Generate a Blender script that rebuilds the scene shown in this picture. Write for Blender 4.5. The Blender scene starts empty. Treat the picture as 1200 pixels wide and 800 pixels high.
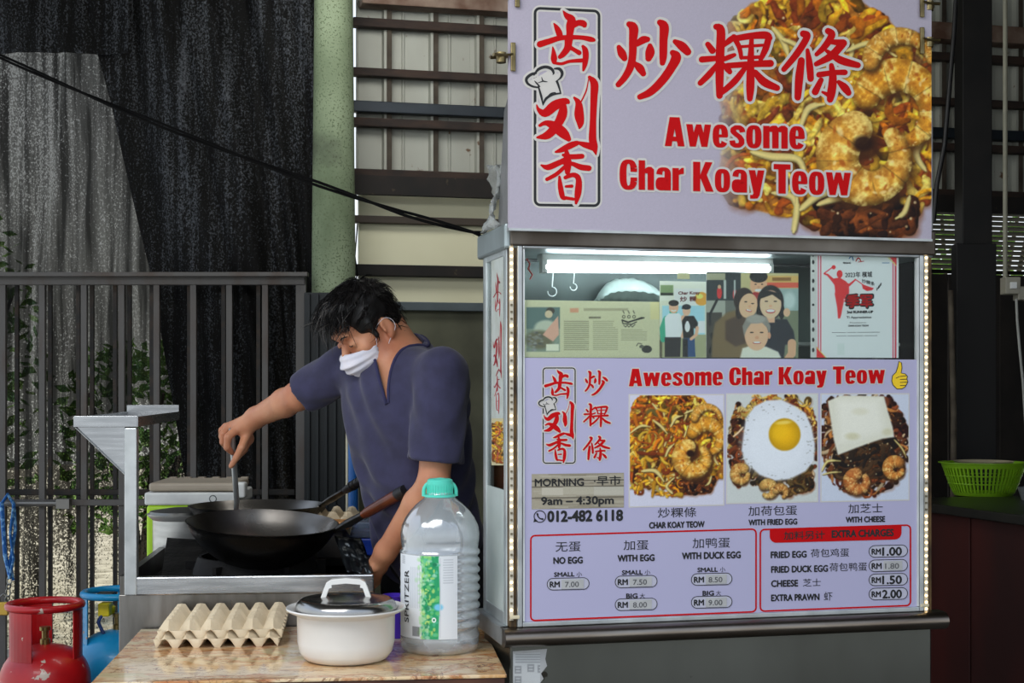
import bpy, bmesh, math, random
import numpy as np
from mathutils import Vector, Matrix, noise as mnoise
random.seed(7); RNG = np.random.default_rng(11)
SC = bpy.context.scene
COL = SC.collection
R = math.radians
# ------------------------------------------------------------------ camera, sky, sun, lights, exposure
FPX, CX, HY, EYE = 1670.0, 600.0, 453.0, 1.40
cd = bpy.data.cameras.new('camera'); cam = bpy.data.objects.new('camera', cd); COL.objects.link(cam)
cam.location = (0, 0, EYE); cam.rotation_euler = (R(90), 0, 0)
cd.sensor_width = 36.0; cd.lens = FPX/1200*36; cd.shift_y = (HY-400)/1200; cd.clip_end = 200
SC.camera = cam
W = bpy.data.worlds.new('world'); SC.world = W; W.use_nodes = True
nt = W.node_tree; bg = nt.nodes['Background']
tc = nt.nodes.new('ShaderNodeTexCoord'); sp = nt.nodes.new('ShaderNodeSeparateXYZ'); rp = nt.nodes.new('ShaderNodeValToRGB')
nt.links.new(tc.outputs['Generated'], sp.inputs[0]); nt.links.new(sp.outputs['Z'], rp.inputs[0]); nt.links.new(rp.outputs[0], bg.inputs[0])
rp.color_ramp.elements[0].position = 0.0; rp.color_ramp.elements[0].color = (.78, .82, .84, 1)
rp.color_ramp.elements[1].position = 0.6; rp.color_ramp.elements[1].color = (.62, .74, .95, 1)
bg.inputs[1].default_value = 0.95
sd = bpy.data.lights.new('sun', 'SUN'); sd.energy = 3.5; sd.angle = R(3); sd.color = (1, .95, .86)
sun = bpy.data.objects.new('sun', sd); COL.objects.link(sun); sun.rotation_euler = (R(-28), R(-12), 0)
# daylight from the open shop front, high on the camera's left and spread wide
def area(name, loc, target, sx, sy, e, col):
    l = bpy.data.lights.new(name, 'AREA'); l.shape = 'RECTANGLE'; l.size = sx; l.size_y = sy; l.energy = e; l.color = col
    o = bpy.data.objects.new(name, l); COL.objects.link(o); o.location = loc
    o.rotation_euler = (Vector(target)-Vector(loc)).to_track_quat('-Z', 'Y').to_euler(); return o
area('open_front_daylight', (-1.5, 1.5, 3.5), (-.55, 3.9, .9), 2.6, 1.4, 62, (1, .985, .96))
area('added_back_wall_fill', (-.35, 5.1, 3.2), (-.1, 6.4, 1.9), 1.6, .5, 11, (1, .99, .95))  # added fill lamp brightening the back wall; the roof has no opening there
SC.view_settings.view_transform = 'Standard'; SC.view_settings.look = 'None'; SC.view_settings.gamma = 1
SC.view_settings.exposure = 0.55; SC.view_settings.use_curve_mapping = False
# ------------------------------------------------------------------ geometry helpers
def at(u, v, Y): return Vector(((u-CX)/FPX*Y, Y, EYE-(v-HY)/FPX*Y))
def atz(u, v, z):
    Y = (EYE-z)*FPX/(v-HY); return Vector(((u-CX)/FPX*Y, Y, z))
YAW = math.atan2(1670, 7070); SA = Vector((-.006, 3.40, 0))
SM = Matrix.Translation(SA) @ Matrix.Rotation(YAW, 4, 'Z'); SMI = SM.inverted()
_cl = SMI @ Vector((0, 0, EYE))
def spx(u, v, t=0.0):
    """pixel -> local (s, t, z) on the stall plane at depth t"""
    d = SMI.to_3x3() @ Vector(((u-CX)/FPX, 1, -(v-HY)/FPX)); k = (t-_cl.y)/d.y
    return Vector((_cl.x+k*d.x, t, _cl.z+k*d.z))
def spx_np(U, V, t):
    m = np.array(SMI.to_3x3()); D = np.stack([(U-CX)/FPX, np.ones_like(U), -(V-HY)/FPX], -1) @ m.T
    k = (t-_cl.y)/D[..., 1]
    return np.stack([_cl.x+k*D[..., 0], np.full_like(k, t), _cl.z+k*D[..., 2]], -1)
I4 = Matrix.Identity(4)
def basis(x, y, z, o=(0, 0, 0)):
    m = Matrix((x, y, z)).transposed().to_4x4(); m.translation = Vector(o); return m
class MB:
    def __init__(s): s.v = []; s.f = []; s.m = []; s.cur = 0
    def add(s, vs, fs, M=None):
        n = len(s.v)
        s.v += [tuple(M @ Vector(p)) if M is not None else tuple(p) for p in vs]
        s.f += [tuple(i+n for i in f) for f in fs]; s.m += [s.cur]*len(fs); return s
    def box(s, lo, hi, M=None):
        x0, y0, z0 = lo; x1, y1, z1 = hi
        return s.add([(x0,y0,z0),(x1,y0,z0),(x1,y1,z0),(x0,y1,z0),(x0,y0,z1),(x1,y0,z1),(x1,y1,z1),(x0,y1,z1)],
                     [(0,3,2,1),(4,5,6,7),(0,1,5,4),(1,2,6,5),(2,3,7,6),(3,0,4,7)], M)
    def tube(s, pts, r, n=8, M=None, caps=True, flat=1.0):
        P = [Vector(p) for p in pts]; rs = r if hasattr(r, '__len__') else [r]*len(P); vs = []; fs = []
        up = None
        for i, p in enumerate(P):
            t = (P[min(i+1, len(P)-1)]-P[max(i-1, 0)]).normalized()
            if up is None:
                up = Vector((0, 0, 1)) if abs(t.z) < .9 else Vector((1, 0, 0))
            a = t.cross(up).normalized(); b = a.cross(t).normalized(); up = b
            for k in range(n):
                th = 2*math.pi*k/n; vs.append(p+(a*math.cos(th)+b*math.sin(th)*flat)*rs[i])
        for i in range(len(P)-1):
            for k in range(n): fs.append((i*n+k, i*n+(k+1) % n, (i+1)*n+(k+1) % n, (i+1)*n+k))
        if caps: fs += [tuple(range(n-1, -1, -1)), tuple((len(P)-1)*n+k for k in range(n))]
        return s.add(vs, fs, M)
    def lathe(s, prof, n=32, M=None, sx=1.0, cap=True):
        vs = []; fs = []
        for (r, z) in prof:
            for k in range(n):
                th = 2*math.pi*k/n; vs.append((r*math.cos(th)*sx, r*math.sin(th), z))
        for i in range(len(prof)-1):
            for k in range(n): fs.append((i*n+k, i*n+(k+1) % n, (i+1)*n+(k+1) % n, (i+1)*n+k))
        if cap:
            if prof[0][0] > 1e-5: fs.append(tuple(range(n-1, -1, -1)))
            if prof[-1][0] > 1e-5: fs.append(tuple((len(prof)-1)*n+k for k in range(n)))
        return s.add(vs, fs, M)
    def prism(s, poly, z0, z1, M=None):
        n = len(poly); vs = [(x, y, z0) for x, y in poly]+[(x, y, z1) for x, y in poly]
        fs = [tuple(range(n-1, -1, -1)), tuple(range(n, 2*n))]+[(k, (k+1) % n, n+(k+1) % n, n+k) for k in range(n)]
        return s.add(vs, fs, M)
    def torus(s, c, R0, r, n=32, k=8, M=None, z=Vector((0,0,1))):
        pts = [(c[0]+R0*math.cos(2*math.pi*i/n), c[1]+R0*math.sin(2*math.pi*i/n), c[2]) for i in range(n)]
        vs = []; fs = []
        for i in range(n):
            a = 2*math.pi*i/n
            for j in range(k):
                b = 2*math.pi*j/k; q = R0+r*math.cos(b)
                vs.append((c[0]+q*math.cos(a), c[1]+q*math.sin(a), c[2]+r*math.sin(b)))
        for i in range(n):
            for j in range(k): fs.append((i*k+j, ((i+1) % n)*k+j, ((i+1) % n)*k+(j+1) % k, i*k+(j+1) % k))
        return s.add(vs, fs, M)
def link(name, me, parent=None, world_M=None):
    """me holds coordinates of frame world_M (default world); the object gets them in its parent's frame"""
    o = bpy.data.objects.new(name, me); COL.objects.link(o)
    M = world_M or I4
    if parent is not None:
        me.transform(WM(parent).inverted() @ M); o.parent = parent
    elif world_M is not None: o.matrix_world = M
    return o
_wm = {}
def WM(o): return _wm.get(o.name, I4)
def finish(me, mats, smooth=None, clean=False):
    for m in (mats if isinstance(mats, (list, tuple)) else [mats]): me.materials.append(m)
    if clean:
        bm = bmesh.new(); bm.from_mesh(me); bmesh.ops.recalc_face_normals(bm, faces=bm.faces); bm.to_mesh(me); bm.free()
    if smooth:
        me.shade_smooth(); me.set_sharp_from_angle(angle=R(smooth))
def mk(name, mb, mats, parent=None, M=None, smooth=None, bevel=0, seg=2, kind=None, label=None, sub=0, solid=0):
    me = bpy.data.meshes.new(name); me.from_pydata([tuple(v) for v in mb.v], [], mb.f)
    me.polygons.foreach_set('material_index', mb.m); finish(me, mats, smooth, True)
    o = link(name, me, parent, M)
    if parent is None: _wm[o.name] = M or I4
    else: _wm[o.name] = WM(parent)
    if solid:
        q = o.modifiers.new('solid', 'SOLIDIFY'); q.thickness = solid; q.offset = -1
    if bevel:
        b = o.modifiers.new('bevel', 'BEVEL'); b.width = bevel; b.segments = seg; b.limit_method = 'ANGLE'; b.angle_limit = R(40)
    if sub:
        q = o.modifiers.new('sub', 'SUBSURF'); q.levels = sub; q.render_levels = sub
    if kind: o['kind'] = kind
    if label: o['label'] = label
    return o
def thing(name, label, cat, loc=(0, 0, 0), rz=0, group=None, M=None):
    o = bpy.data.objects.new(name, None); COL.objects.link(o); o.empty_display_size = .05
    m = M or (Matrix.Translation(Vector(loc)) @ Matrix.Rotation(rz, 4, 'Z')); o.matrix_world = m; _wm[o.name] = m.copy()
    o['label'] = label; o['category'] = cat
    if group: o['group'] = group
    return o
def tag(o, label, cat, group=None):
    o['label'] = label; o['category'] = cat
    if group: o['group'] = group
    return o
def struct(o): o['kind'] = 'structure'; return o
def rebase(o, loc):
    """move a top-level mesh's origin to loc"""
    o.data.transform(Matrix.Translation(-Vector(loc))); o.location = loc; _wm[o.name] = Matrix.Translation(Vector(loc)); return o
# ------------------------------------------------------------------ material helpers
def lin(c):
    c = np.asarray(c, float)/255.0
    return np.where(c <= .04045, c/12.92, ((c+.055)/1.055)**2.4)
def L4(c): return tuple(float(x) for x in lin(c))+(1.0,)
def mat(name, col, rough=.5, metal=0.0, col2=None, scale=8.0, stretch=(1, 1, 1), lo=.35, hi=.65, bump=0.0, bscale=None, detail=4.0,
        rvar=0.0, trans=0.0, ior=1.45, spec=.5, emit=None, es=0.0, coat=0.0, sss=0.0, alpha=1.0, aniso=0.0, sheen=0.0):
    m = bpy.data.materials.new(name); m.use_nodes = True; n = m.node_tree; N = n.nodes; b = N['Principled BSDF']
    I = b.inputs
    I['Base Color'].default_value = L4(col); I['Roughness'].default_value = rough; I['Metallic'].default_value = metal
    I['Transmission Weight'].default_value = trans; I['IOR'].default_value = ior; I['Specular IOR Level'].default_value = spec
    I['Coat Weight'].default_value = coat; I['Alpha'].default_value = alpha; I['Anisotropic'].default_value = aniso; I['Sheen Weight'].default_value = sheen
    if sss: I['Subsurface Weight'].default_value = sss; I['Subsurface Radius'].default_value = (.02, .008, .004); I['Subsurface Scale'].default_value = .5
    if emit is not None: I['Emission Color'].default_value = L4(emit); I['Emission Strength'].default_value = es
    t = N.new('ShaderNodeTexCoord'); mp = N.new('ShaderNodeMapping'); mp.inputs['Scale'].default_value = stretch
    n.links.new(t.outputs['Object'], mp.inputs[0])
    nz = N.new('ShaderNodeTexNoise'); nz.inputs['Scale'].default_value = scale; nz.inputs['Detail'].default_value = detail
    n.links.new(mp.outputs[0], nz.inputs['Vector'])
    mr = N.new('ShaderNodeMapRange'); mr.inputs[1].default_value = lo; mr.inputs[2].default_value = hi
    n.links.new(nz.outputs[0], mr.inputs[0])
    c2 = col2 if col2 is not None else tuple(max(0, x*.88) for x in col)
    mx = N.new('ShaderNodeMix'); mx.data_type = 'RGBA'; mx.inputs['A'].default_value = L4(col); mx.inputs['B'].default_value = L4(c2)
    n.links.new(mr.outputs[0], mx.inputs['Factor']); n.links.new(mx.outputs['Result'], I['Base Color'])
    if rvar:
        m2 = N.new('ShaderNodeMapRange'); m2.inputs[3].default_value = max(0.02, rough-rvar); m2.inputs[4].default_value = min(1, rough+rvar)
        n.links.new(nz.outputs[0], m2.inputs[0]); n.links.new(m2.outputs[0], I['Roughness'])
    if bump:
        nb = N.new('ShaderNodeTexNoise'); nb.inputs['Scale'].default_value = bscale or scale*4; nb.inputs['Detail'].default_value = 3
        n.links.new(mp.outputs[0], nb.inputs['Vector'])
        bp = N.new('ShaderNodeBump'); bp.inputs['Strength'].default_value = bump; bp.inputs['Distance'].default_value = .004
        n.links.new(nb.outputs[0], bp.inputs['Height']); n.links.new(bp.outputs[0], I['Normal'])
    m['b'] = 1
    return m
def attr_mat(name, rough=.45, coat=0.0, spec=.4, es=0.0):
    m = bpy.data.materials.new(name); m.use_nodes = True; n = m.node_tree; b = n.nodes['Principled BSDF']
    a = n.nodes.new('ShaderNodeAttribute'); a.attribute_name = 'print'
    n.links.new(a.outputs['Color'], b.inputs['Base Color']); b.inputs['Roughness'].default_value = rough
    b.inputs['Coat Weight'].default_value = coat; b.inputs['Specular IOR Level'].default_value = spec
    return m
STEEL = mat('brushed_steel', (176, 178, 180), .28, 1, (150, 152, 154), 6, (1, 1, 14), rvar=.1, bump=.05, bscale=60)
STEEL_D = mat('dull_steel', (128, 126, 122), .38, 1, (96, 92, 86), 5, (6, 1, 1), rvar=.12)
ALU = mat('aluminium_profile', (196, 200, 200), .38, .75, (170, 174, 174), 12, rvar=.08)
BLACK = mat('black_plastic', (16, 16, 17), .45)
DARKM = mat('dark_painted_metal', (34, 33, 33), .55, .2, (52, 44, 38), 14, bump=.2)
WHITE_P = mat('white_plastic', (226, 228, 224), .4)
# ------------------------------------------------------------------ printed pictures: painted into a colour attribute of a fine flat grid
class Canvas:
    def __init__(s, u0, v0, u1, v1, res=1.25, bgc=(200, 198, 214)):
        s.u0, s.v0, s.u1, s.v1, s.res = u0, v0, u1, v1, res
        s.nu = int((u1-u0)*res)+1; s.nv = int((v1-v0)*res)+1
        s.U, s.V = np.meshgrid(np.linspace(u0, u1, s.nu), np.linspace(v0, v1, s.nv))
        s.C = np.ones((s.nv, s.nu, 3))*np.array(bgc, float)
    def win(s, a, b, c, d):
        i0 = max(0, int((b-s.v0)/(s.v1-s.v0)*(s.nv-1))-1); i1 = min(s.nv, int((d-s.v0)/(s.v1-s.v0)*(s.nv-1))+3)
        j0 = max(0, int((a-s.u0)/(s.u1-s.u0)*(s.nu-1))-1); j1 = min(s.nu, int((c-s.u0)/(s.u1-s.u0)*(s.nu-1))+3)
        return (slice(i0, i1), slice(j0, j1)) if i1 > i0 and j1 > j0 else None
    def blend(s, w, a, col):
        s.C[w] = s.C[w]*(1-a[..., None])+np.asarray(col, float)*a[..., None]
    def stroke(s, pts, col, shade=.0, hl=0.0, soft=.7, al=1.0, mod=None):
        """pts (u, v, radius); shade darkens the rim like a round body, hl lightens the upper side"""
        P = np.array(pts, float); m = P[:, 2].max()+soft+1
        w = s.win(P[:, 0].min()-m, P[:, 1].min()-m, P[:, 0].max()+m, P[:, 1].max()+m)
        if w is None: return
        U, V = s.U[w], s.V[w]; best = np.full(U.shape, 1e9); rr = np.ones(U.shape); nx = np.zeros(U.shape); ny = np.zeros(U.shape); tt = np.zeros(U.shape)
        n = max(1, len(P)-1)
        for i in range(n):
            a = P[i]; b = P[min(i+1, len(P)-1)]; d = b[:2]-a[:2]; L = max(1e-9, d@d)
            t = np.clip(((U-a[0])*d[0]+(V-a[1])*d[1])/L, 0, 1); x = U-a[0]-t*d[0]; y = V-a[1]-t*d[1]
            r = a[2]+t*(b[2]-a[2]); q = np.hypot(x, y)-r; k = q < best
            best = np.where(k, q, best); rr = np.where(k, r, rr); nx = np.where(k, x, nx); ny = np.where(k, y, ny); tt = np.where(k, i+t, tt)
        a = np.clip(.5-best/soft, 0, 1)*al; c = np.ones(U.shape+(3,))*np.asarray(col, float)
        if shade or hl:
            d = np.clip(np.hypot(nx, ny)/np.maximum(rr, .1), 0, 1); f = 1-shade*d**2+hl*np.clip(-(ny+.6*nx)/np.maximum(rr, .1), -1, 1)*d
            c = c*f[..., None]
        if mod is not None: c = mod(c, tt, nx, ny, rr, U, V)
        s.C[w] = s.C[w]*(1-a[..., None])+np.clip(c, 0, 255)*a[..., None]
    def dot(s, u, v, r, col, **k): s.stroke([(u, v, r)], col, **k)
    def ell(s, u, v, ru, rv, col, soft=.08, al=1.0, shade=0.0, ang=0):
        m = max(ru, rv)*(1+soft)+2; w = s.win(u-m, v-m, u+m, v+m)
        if w is None: return
        x = s.U[w]-u; y = s.V[w]-v; ca, sa = math.cos(ang), math.sin(ang)
        d = np.hypot((x*ca+y*sa)/ru, (-x*sa+y*ca)/rv); a = np.clip((1-d)/soft+.5, 0, 1)*al
        c = np.asarray(col, float)*(1-shade*np.clip(d, 0, 1)[..., None]**2)
        s.C[w] = s.C[w]*(1-a[..., None])+c*a[..., None]
    def rect(s, a, b, c, d, col, al=1.0):
        w = s.win(a, b, c, d)
        if w is None: return
        k = np.clip(np.minimum(np.minimum(s.U[w]-a, c-s.U[w]), np.minimum(s.V[w]-b, d-s.V[w]))+.5, 0, 1)*al
        s.blend(w, k, col)
    def poly(s, pts, col, soft=.8, al=1.0):
        P = np.array(pts, float); w = s.win(P[:, 0].min()-1, P[:, 1].min()-1, P[:, 0].max()+1, P[:, 1].max()+1)
        if w is None: return
        U, V = s.U[w], s.V[w]; ins = np.zeros(U.shape, bool); dm = np.full(U.shape, 1e9)
        for i in range(len(P)):
            a, b = P[i], P[(i+1) % len(P)]
            cr = ((a[1] > V) != (b[1] > V)) & (U < (b[0]-a[0])*(V-a[1])/(b[1]-a[1]+1e-12)+a[0]); ins ^= cr
            d = b-a; t = np.clip(((U-a[0])*d[0]+(V-a[1])*d[1])/max(1e-9, d@d), 0, 1)
            dm = np.minimum(dm, np.hypot(U-a[0]-t*d[0], V-a[1]-t*d[1]))
        s.blend(w, np.clip(.5+np.where(ins, dm, -dm)/soft, 0, 1)*al, col)
    def mottle(s, P, f, amt, seed=2):
        n = fractal(s.U, s.V, f, seed); keep = s.C.copy(); s.C[:] = 0; s.poly(P, (1, 1, 1), soft=6/f*.05+1); m = s.C[..., 0].copy(); s.C = keep
        s.C = np.clip(s.C*(1+amt*(n*m)[..., None]*np.array([.85, 1.0, 1.15])), 0, 255)
    def grain(s, amt, seed=1):
        g = np.random.default_rng(seed); n = g.normal(0, 1, s.C.shape[:2]); s.C = np.clip(s.C+amt*n[..., None], 0, 255)
    def mesh(s, name, mapfn, m, parent=None, M=None, smooth=False):
        X = mapfn(s.U, s.V).reshape(-1, 3); nv, nu = s.nv, s.nu
        idx = np.arange(nv*nu).reshape(nv, nu)
        f = np.stack([idx[1:, :-1], idx[1:, 1:], idx[:-1, 1:], idx[:-1, :-1]], -1).reshape(-1, 4)
        me = bpy.data.meshes.new(name); me.vertices.add(len(X)); me.vertices.foreach_set('co', X.astype('f').ravel())
        me.loops.add(f.size); me.loops.foreach_set('vertex_index', f.ravel().astype('i'))
        me.polygons.add(len(f)); me.polygons.foreach_set('loop_start', (np.arange(len(f))*4).astype('i'))
        me.update(calc_edges=True)
        at_ = me.color_attributes.new('print', 'FLOAT_COLOR', 'POINT')
        c = np.ones((nv*nu, 4), 'f'); c[:, :3] = lin(np.clip(s.C, 0, 255).reshape(-1, 3)); at_.data.foreach_set('color', c.ravel())
        me.materials.append(m)
        if smooth: me.shade_smooth()
        o = link(name, me, parent, M); _wm[o.name] = WM(parent) if parent else (M or I4); return o
def vnoise(U, V, f, seed):
    g = np.random.default_rng(seed); T = g.uniform(-1, 1, (64, 64)); x = U*f; y = V*f; i = np.floor(x).astype(int); j = np.floor(y).astype(int); a = x-i; b = y-j; a = a*a*(3-2*a); b = b*b*(3-2*b)
    t = lambda p, q: T[p % 64, q % 64]
    return t(i, j)*(1-a)*(1-b)+t(i+1, j)*a*(1-b)+t(i, j+1)*(1-a)*b+t(i+1, j+1)*a*b
def fractal(U, V, f, seed): return (vnoise(U, V, f, seed)+.55*vnoise(U, V, f*2.1, seed+1)+.3*vnoise(U, V, f*4.3, seed+2))/1.4
def wob(g, n, u, v, ang, step, curl, r):
    pts = []
    for i in range(n):
        pts.append((u, v, r*(.75+.5*g.random()) if 0 < i < n-1 else r*.6)); u += step*math.cos(ang); v += step*math.sin(ang); ang += curl+g.normal(0, .18)
    return pts
def prawn(c, u, v, R0, r, a0, a1, seed=0, col=(222, 150, 48)):
    g = np.random.default_rng(seed); n = 16; P = []
    for i in range(n+1):
        t = i/n; a = a0+(a1-a0)*t; P.append((u+R0*math.cos(a), v+R0*math.sin(a), r*(1.0-.62*t**1.5)*(.8+.2*min(1, t*6))))
    c.stroke([(x+r*.12, y+r*.2, q*1.1) for x, y, q in P], (70, 38, 12), soft=r*.35, al=.75)
    ph = g.random()*6
    def mod(k, tt, nx, ny, rr, U, V):
        seg = np.sin(tt*2.4+ph); w = np.clip(seg, 0, 1)[..., None]
        nn = fractal(U, V, 9.0/r*.5, seed+3); w = np.clip(seg*.8+nn*min(1.2, .06*r), 0, 1)[..., None]
        k = k*(1-.50*w)+np.array([255, 228, 140.])*.50*w
        k = k*(1+min(.30, .016*r)*nn[..., None]*np.array([.6, 1, 1.3])); s_ = np.clip(np.abs(np.sin(tt*1.2+ph))*9-.2, 0, 1)
        return k*(.72+.28*s_[..., None])
    c.stroke(P, col, shade=.42, hl=.22, soft=1, mod=mod)
    for i in range(26):
        t = g.random()**.8; a = a0+(a1-a0)*t; q = r*(1-.6*t); rr = R0+(g.random()-.5)*1.5*q
        cc = (252, 226, 150) if g.random() < .5 else (176, 84, 22)
        c.ell(u+rr*math.cos(a), v+rr*math.sin(a), q*(.08+.16*g.random()), q*(.06+.08*g.random()), cc, soft=.8, al=.75, ang=g.random()*3)
def noodles(c, shape, n, seed, scale=1.0, pal=None, dark=.25, inside=None):
    """shape(u, v) -> True where the heap lies"""
    g = np.random.default_rng(seed)
    pal = pal or [(232, 150, 24), (246, 190, 48), (214, 116, 20), (250, 214, 96), (186, 84, 20), (240, 170, 34), (140, 58, 18), (252, 204, 60)]
    k = 0; tries = 0
    while k < n and tries < n*30:
        tries += 1; u = g.uniform(c.u0, c.u1); v = g.uniform(c.v0, c.v1)
        if not shape(u, v): continue
        k += 1; col = np.array(pal[g.integers(len(pal))], float)*(g.uniform(.75, 1.12)); r = scale*g.uniform(1.2, 3.4)
        if k < n*dark: col = col*.42; r *= 1.7
        r *= .8; p = wob(g, g.integers(4, 11), u, v, g.uniform(0, 6.3), scale*g.uniform(1.8, 3.6), g.normal(0, .35), r)
        p = [q for q in p if shape(q[0], q[1])]
        if len(p) < 2: continue
        c.stroke([(x+r*.25, y+r*.5, q*1.1) for x, y, q in p], (120, 56, 12), soft=r*1.0, al=.35)
        c.stroke(p, col, shade=.22, hl=.25, soft=1.2)
        if g.random() < .35: c.dot(p[0][0]-r*.2, p[0][1]-r*.3, r*.3, (255, 236, 180), soft=1.2, al=.8)
def smooth_path(P, n=5):
    o = []
    for i in range(len(P)-1):
        p0, p1, p2, p3 = [np.array(P[max(0, min(len(P)-1, i+k))], float) for k in (-1, 0, 1, 2)]
        for k in range(n): t = k/n; o.append(tuple(.5*((2*p1)+(-p0+p2)*t+(2*p0-5*p1+4*p2-p3)*t*t+(-p0+3*p1-3*p2+p3)*t**3)))
    return o+[tuple(P[-1])]
def sprouts(c, lst, s=1.0):
    for p in lst:
        (x0, y0, _), (x1, y1, _) = p[0], p[-1]; m = len(p)//2; q = list(p[m]); q[0] += (y1-y0)*.16; q[1] -= (x1-x0)*.16; p = [p[0], *p[1:m], tuple(q), *p[m+1:]]; p = smooth_path(p); p = [(a, b, r*(.85 if 0 < i < len(p)-3 else .5)) for i, (a, b, r) in enumerate(p)]
        c.stroke([(a+1*s, b+1.6*s, r) for a, b, r in p], (90, 50, 14), soft=2*s, al=.45)
        c.stroke(p, (240, 222, 140), shade=.42, hl=.25, soft=1.4, al=.93)
# ------------------------------------------------------------------ lettering: flat meshes laid just in front of the board
_tcache = {}
def glyphs(txt):
    if txt not in _tcache:
        c = bpy.data.curves.new('t', 'FONT'); c.body = txt; c.size = 1; c.resolution_u = 3
        o = bpy.data.objects.new('t', c); COL.objects.link(o); dg = bpy.context.evaluated_depsgraph_get()
        me = bpy.data.meshes.new_from_object(o.evaluated_get(dg))
        v = np.array([q.co[:2] for q in me.vertices]); f = [tuple(p.vertices) for p in me.polygons]
        bpy.data.meshes.remove(me); bpy.data.objects.remove(o); bpy.data.curves.remove(c)
        _tcache[txt] = (v, f)
    return _tcache[txt]
class Ink:
    """collects flat shapes in pixel coordinates on a plane and turns them into one lettering mesh"""
    def __init__(s): s.v = []; s.f = []; s.n = 0
    def put(s, P, F, d=0.0):
        P = np.asarray(P, float); s.v.append(np.column_stack([P, np.full(len(P), d)])); s.f += [tuple(i+s.n for i in f) for f in F]; s.n += len(P)
    def text(s, txt, u0, v0, u1, v1, h, bold=0.0, d=0.0, cjk=False, xh=1.0):
        """baseline (u0,v0)-(u1,v1), capital (or ideograph) height h in pixels"""
        v, f = glyphs(txt); x0, x1 = v[:, 0].min(), v[:, 0].max()
        y0 = v[:, 1].min() if cjk else 0.0; H = (v[:, 1].max()-y0) if cjk else .70
        y = (v[:, 1]-y0)/H
        if xh != 1.0: y = np.where(y < .62, np.where(y > 0, y*xh, y), np.where(y < 1, .62*xh+(y-.62)*(1-.62*xh)/.38, y))
        t = (v[:, 0]-x0)/(x1-x0)
        U = u0+(u1-u0)*t+0*y; V = v0+(v1-v0)*t-y*h
        offs = [(0, 0)]
        if bold: offs += [(bold*math.cos(a), bold*math.sin(a)) for a in np.arange(0, 6.28, .785 if bold > .6 else 1.571)]
        for i, (a, b) in enumerate(offs): s.put(np.column_stack([U+a, V+b]), f, d+i*.02)
    def brush(s, strokes, fx=None, grow=0.0, d=0.0):
        fx = fx or (lambda p: p)
        for si, st in enumerate(strokes):
            P = [fx(q) for q in st]; P = [(x, y, w/2+grow) for x, y, w in P]
            Q = []
            for i in range(len(P)-1):      # smooth the path
                p0, p1, p2, p3 = [np.array(P[max(0, min(len(P)-1, i+k))]) for k in (-1, 0, 1, 2)]
                for t in (0, .25, .5, .75):
                    Q.append(.5*((2*p1)+(-p0+p2)*t+(2*p0-5*p1+4*p2-p3)*t*t+(-p0+3*p1-3*p2+p3)*t**3))
            Q.append(np.array(P[-1]))
            for i, q in enumerate(Q):
                r = max(q[2], .15); n = 12
                s.put([(q[0]+r*math.cos(2*math.pi*k/n), q[1]+r*math.sin(2*math.pi*k/n)) for k in range(n)], [tuple(range(n))], d+.04*(i % 8)+.007*si)
                if i:
                    a = Q[i-1]; dx, dy = q[0]-a[0], q[1]-a[1]; l = math.hypot(dx, dy) or 1; nx, ny = -dy/l, dx/l; ra = max(a[2], .15)
                    s.put([(a[0]+nx*ra, a[1]+ny*ra), (a[0]-nx*ra, a[1]-ny*ra), (q[0]-nx*r, q[1]-ny*r), (q[0]+nx*r, q[1]+ny*r)], [(0, 1, 2, 3)], d+.02+.04*(i % 8)+.007*si)
    def ring(s, poly, w, d=0.0):
        P = [np.array(p, float) for p in poly]; n = len(P); o = []; i_ = []
        for k in range(n):
            t = P[(k+1) % n]-P[k-1]; t /= (np.hypot(*t) or 1); nn = np.array([-t[1], t[0]])*w/2; o.append(P[k]+nn); i_.append(P[k]-nn)
        s.put(o+i_, [(k, (k+1) % n, n+(k+1) % n, n+k) for k in range(n)], d)
    def fill(s, poly, d=0.0): s.put(poly, [tuple(range(len(poly)))], d)
    def mesh(s, name, t, m, parent, M, label=None, mapfn=None):
        V = np.concatenate(s.v); X = spx_np(V[:, 0], V[:, 1], t) if mapfn is None else mapfn(V[:, 0], V[:, 1])
        X[:, 1] -= V[:, 2]*.001 if mapfn is None else 0
        me = bpy.data.meshes.new(name); me.from_pydata([tuple(x) for x in X], [], s.f); me.materials.append(m)
        o = link(name, me, parent, M); _wm[o.name] = WM(parent)
        if label: o['label'] = label
        return o
def _box(x0, y0, x1, y1): return [(x0, y0), (x1, y0), (x1, y1), (x0, y1)]
def _strip(cx, cy, a, b, ai, bi, t0, t1, n=20, e=2.7):
    out = []
    def pt(A, B, t): c_, s_ = math.cos(t), math.sin(t); return (cx+A*math.copysign(abs(c_)**(2/e), c_), cy+B*math.copysign(abs(s_)**(2/e), s_))
    for i in range(n):
        p, q = R(t0+(t1-t0)*i/n), R(t0+(t1-t0)*(i+1)/n); out.append([pt(a, b, p), pt(a, b, q), pt(ai, bi, q), pt(ai, bi, p)])
    return out
def _path(P, w):
    out = []
    for i in range(len(P)-1):
        (x0, y0), (x1, y1) = P[i], P[i+1]; l = math.hypot(x1-x0, y1-y0); nx, ny = -(y1-y0)/l*w/2, (x1-x0)/l*w/2
        out.append([(x0+nx, y0+ny), (x0-nx, y0-ny), (x1-nx, y1-ny), (x1+nx, y1+ny)])
        if i: out.append([(x0+w/2*math.cos(k*math.pi/5), y0+w/2*math.sin(k*math.pi/5)) for k in range(10)])
    return out
X_ = .77
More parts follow.
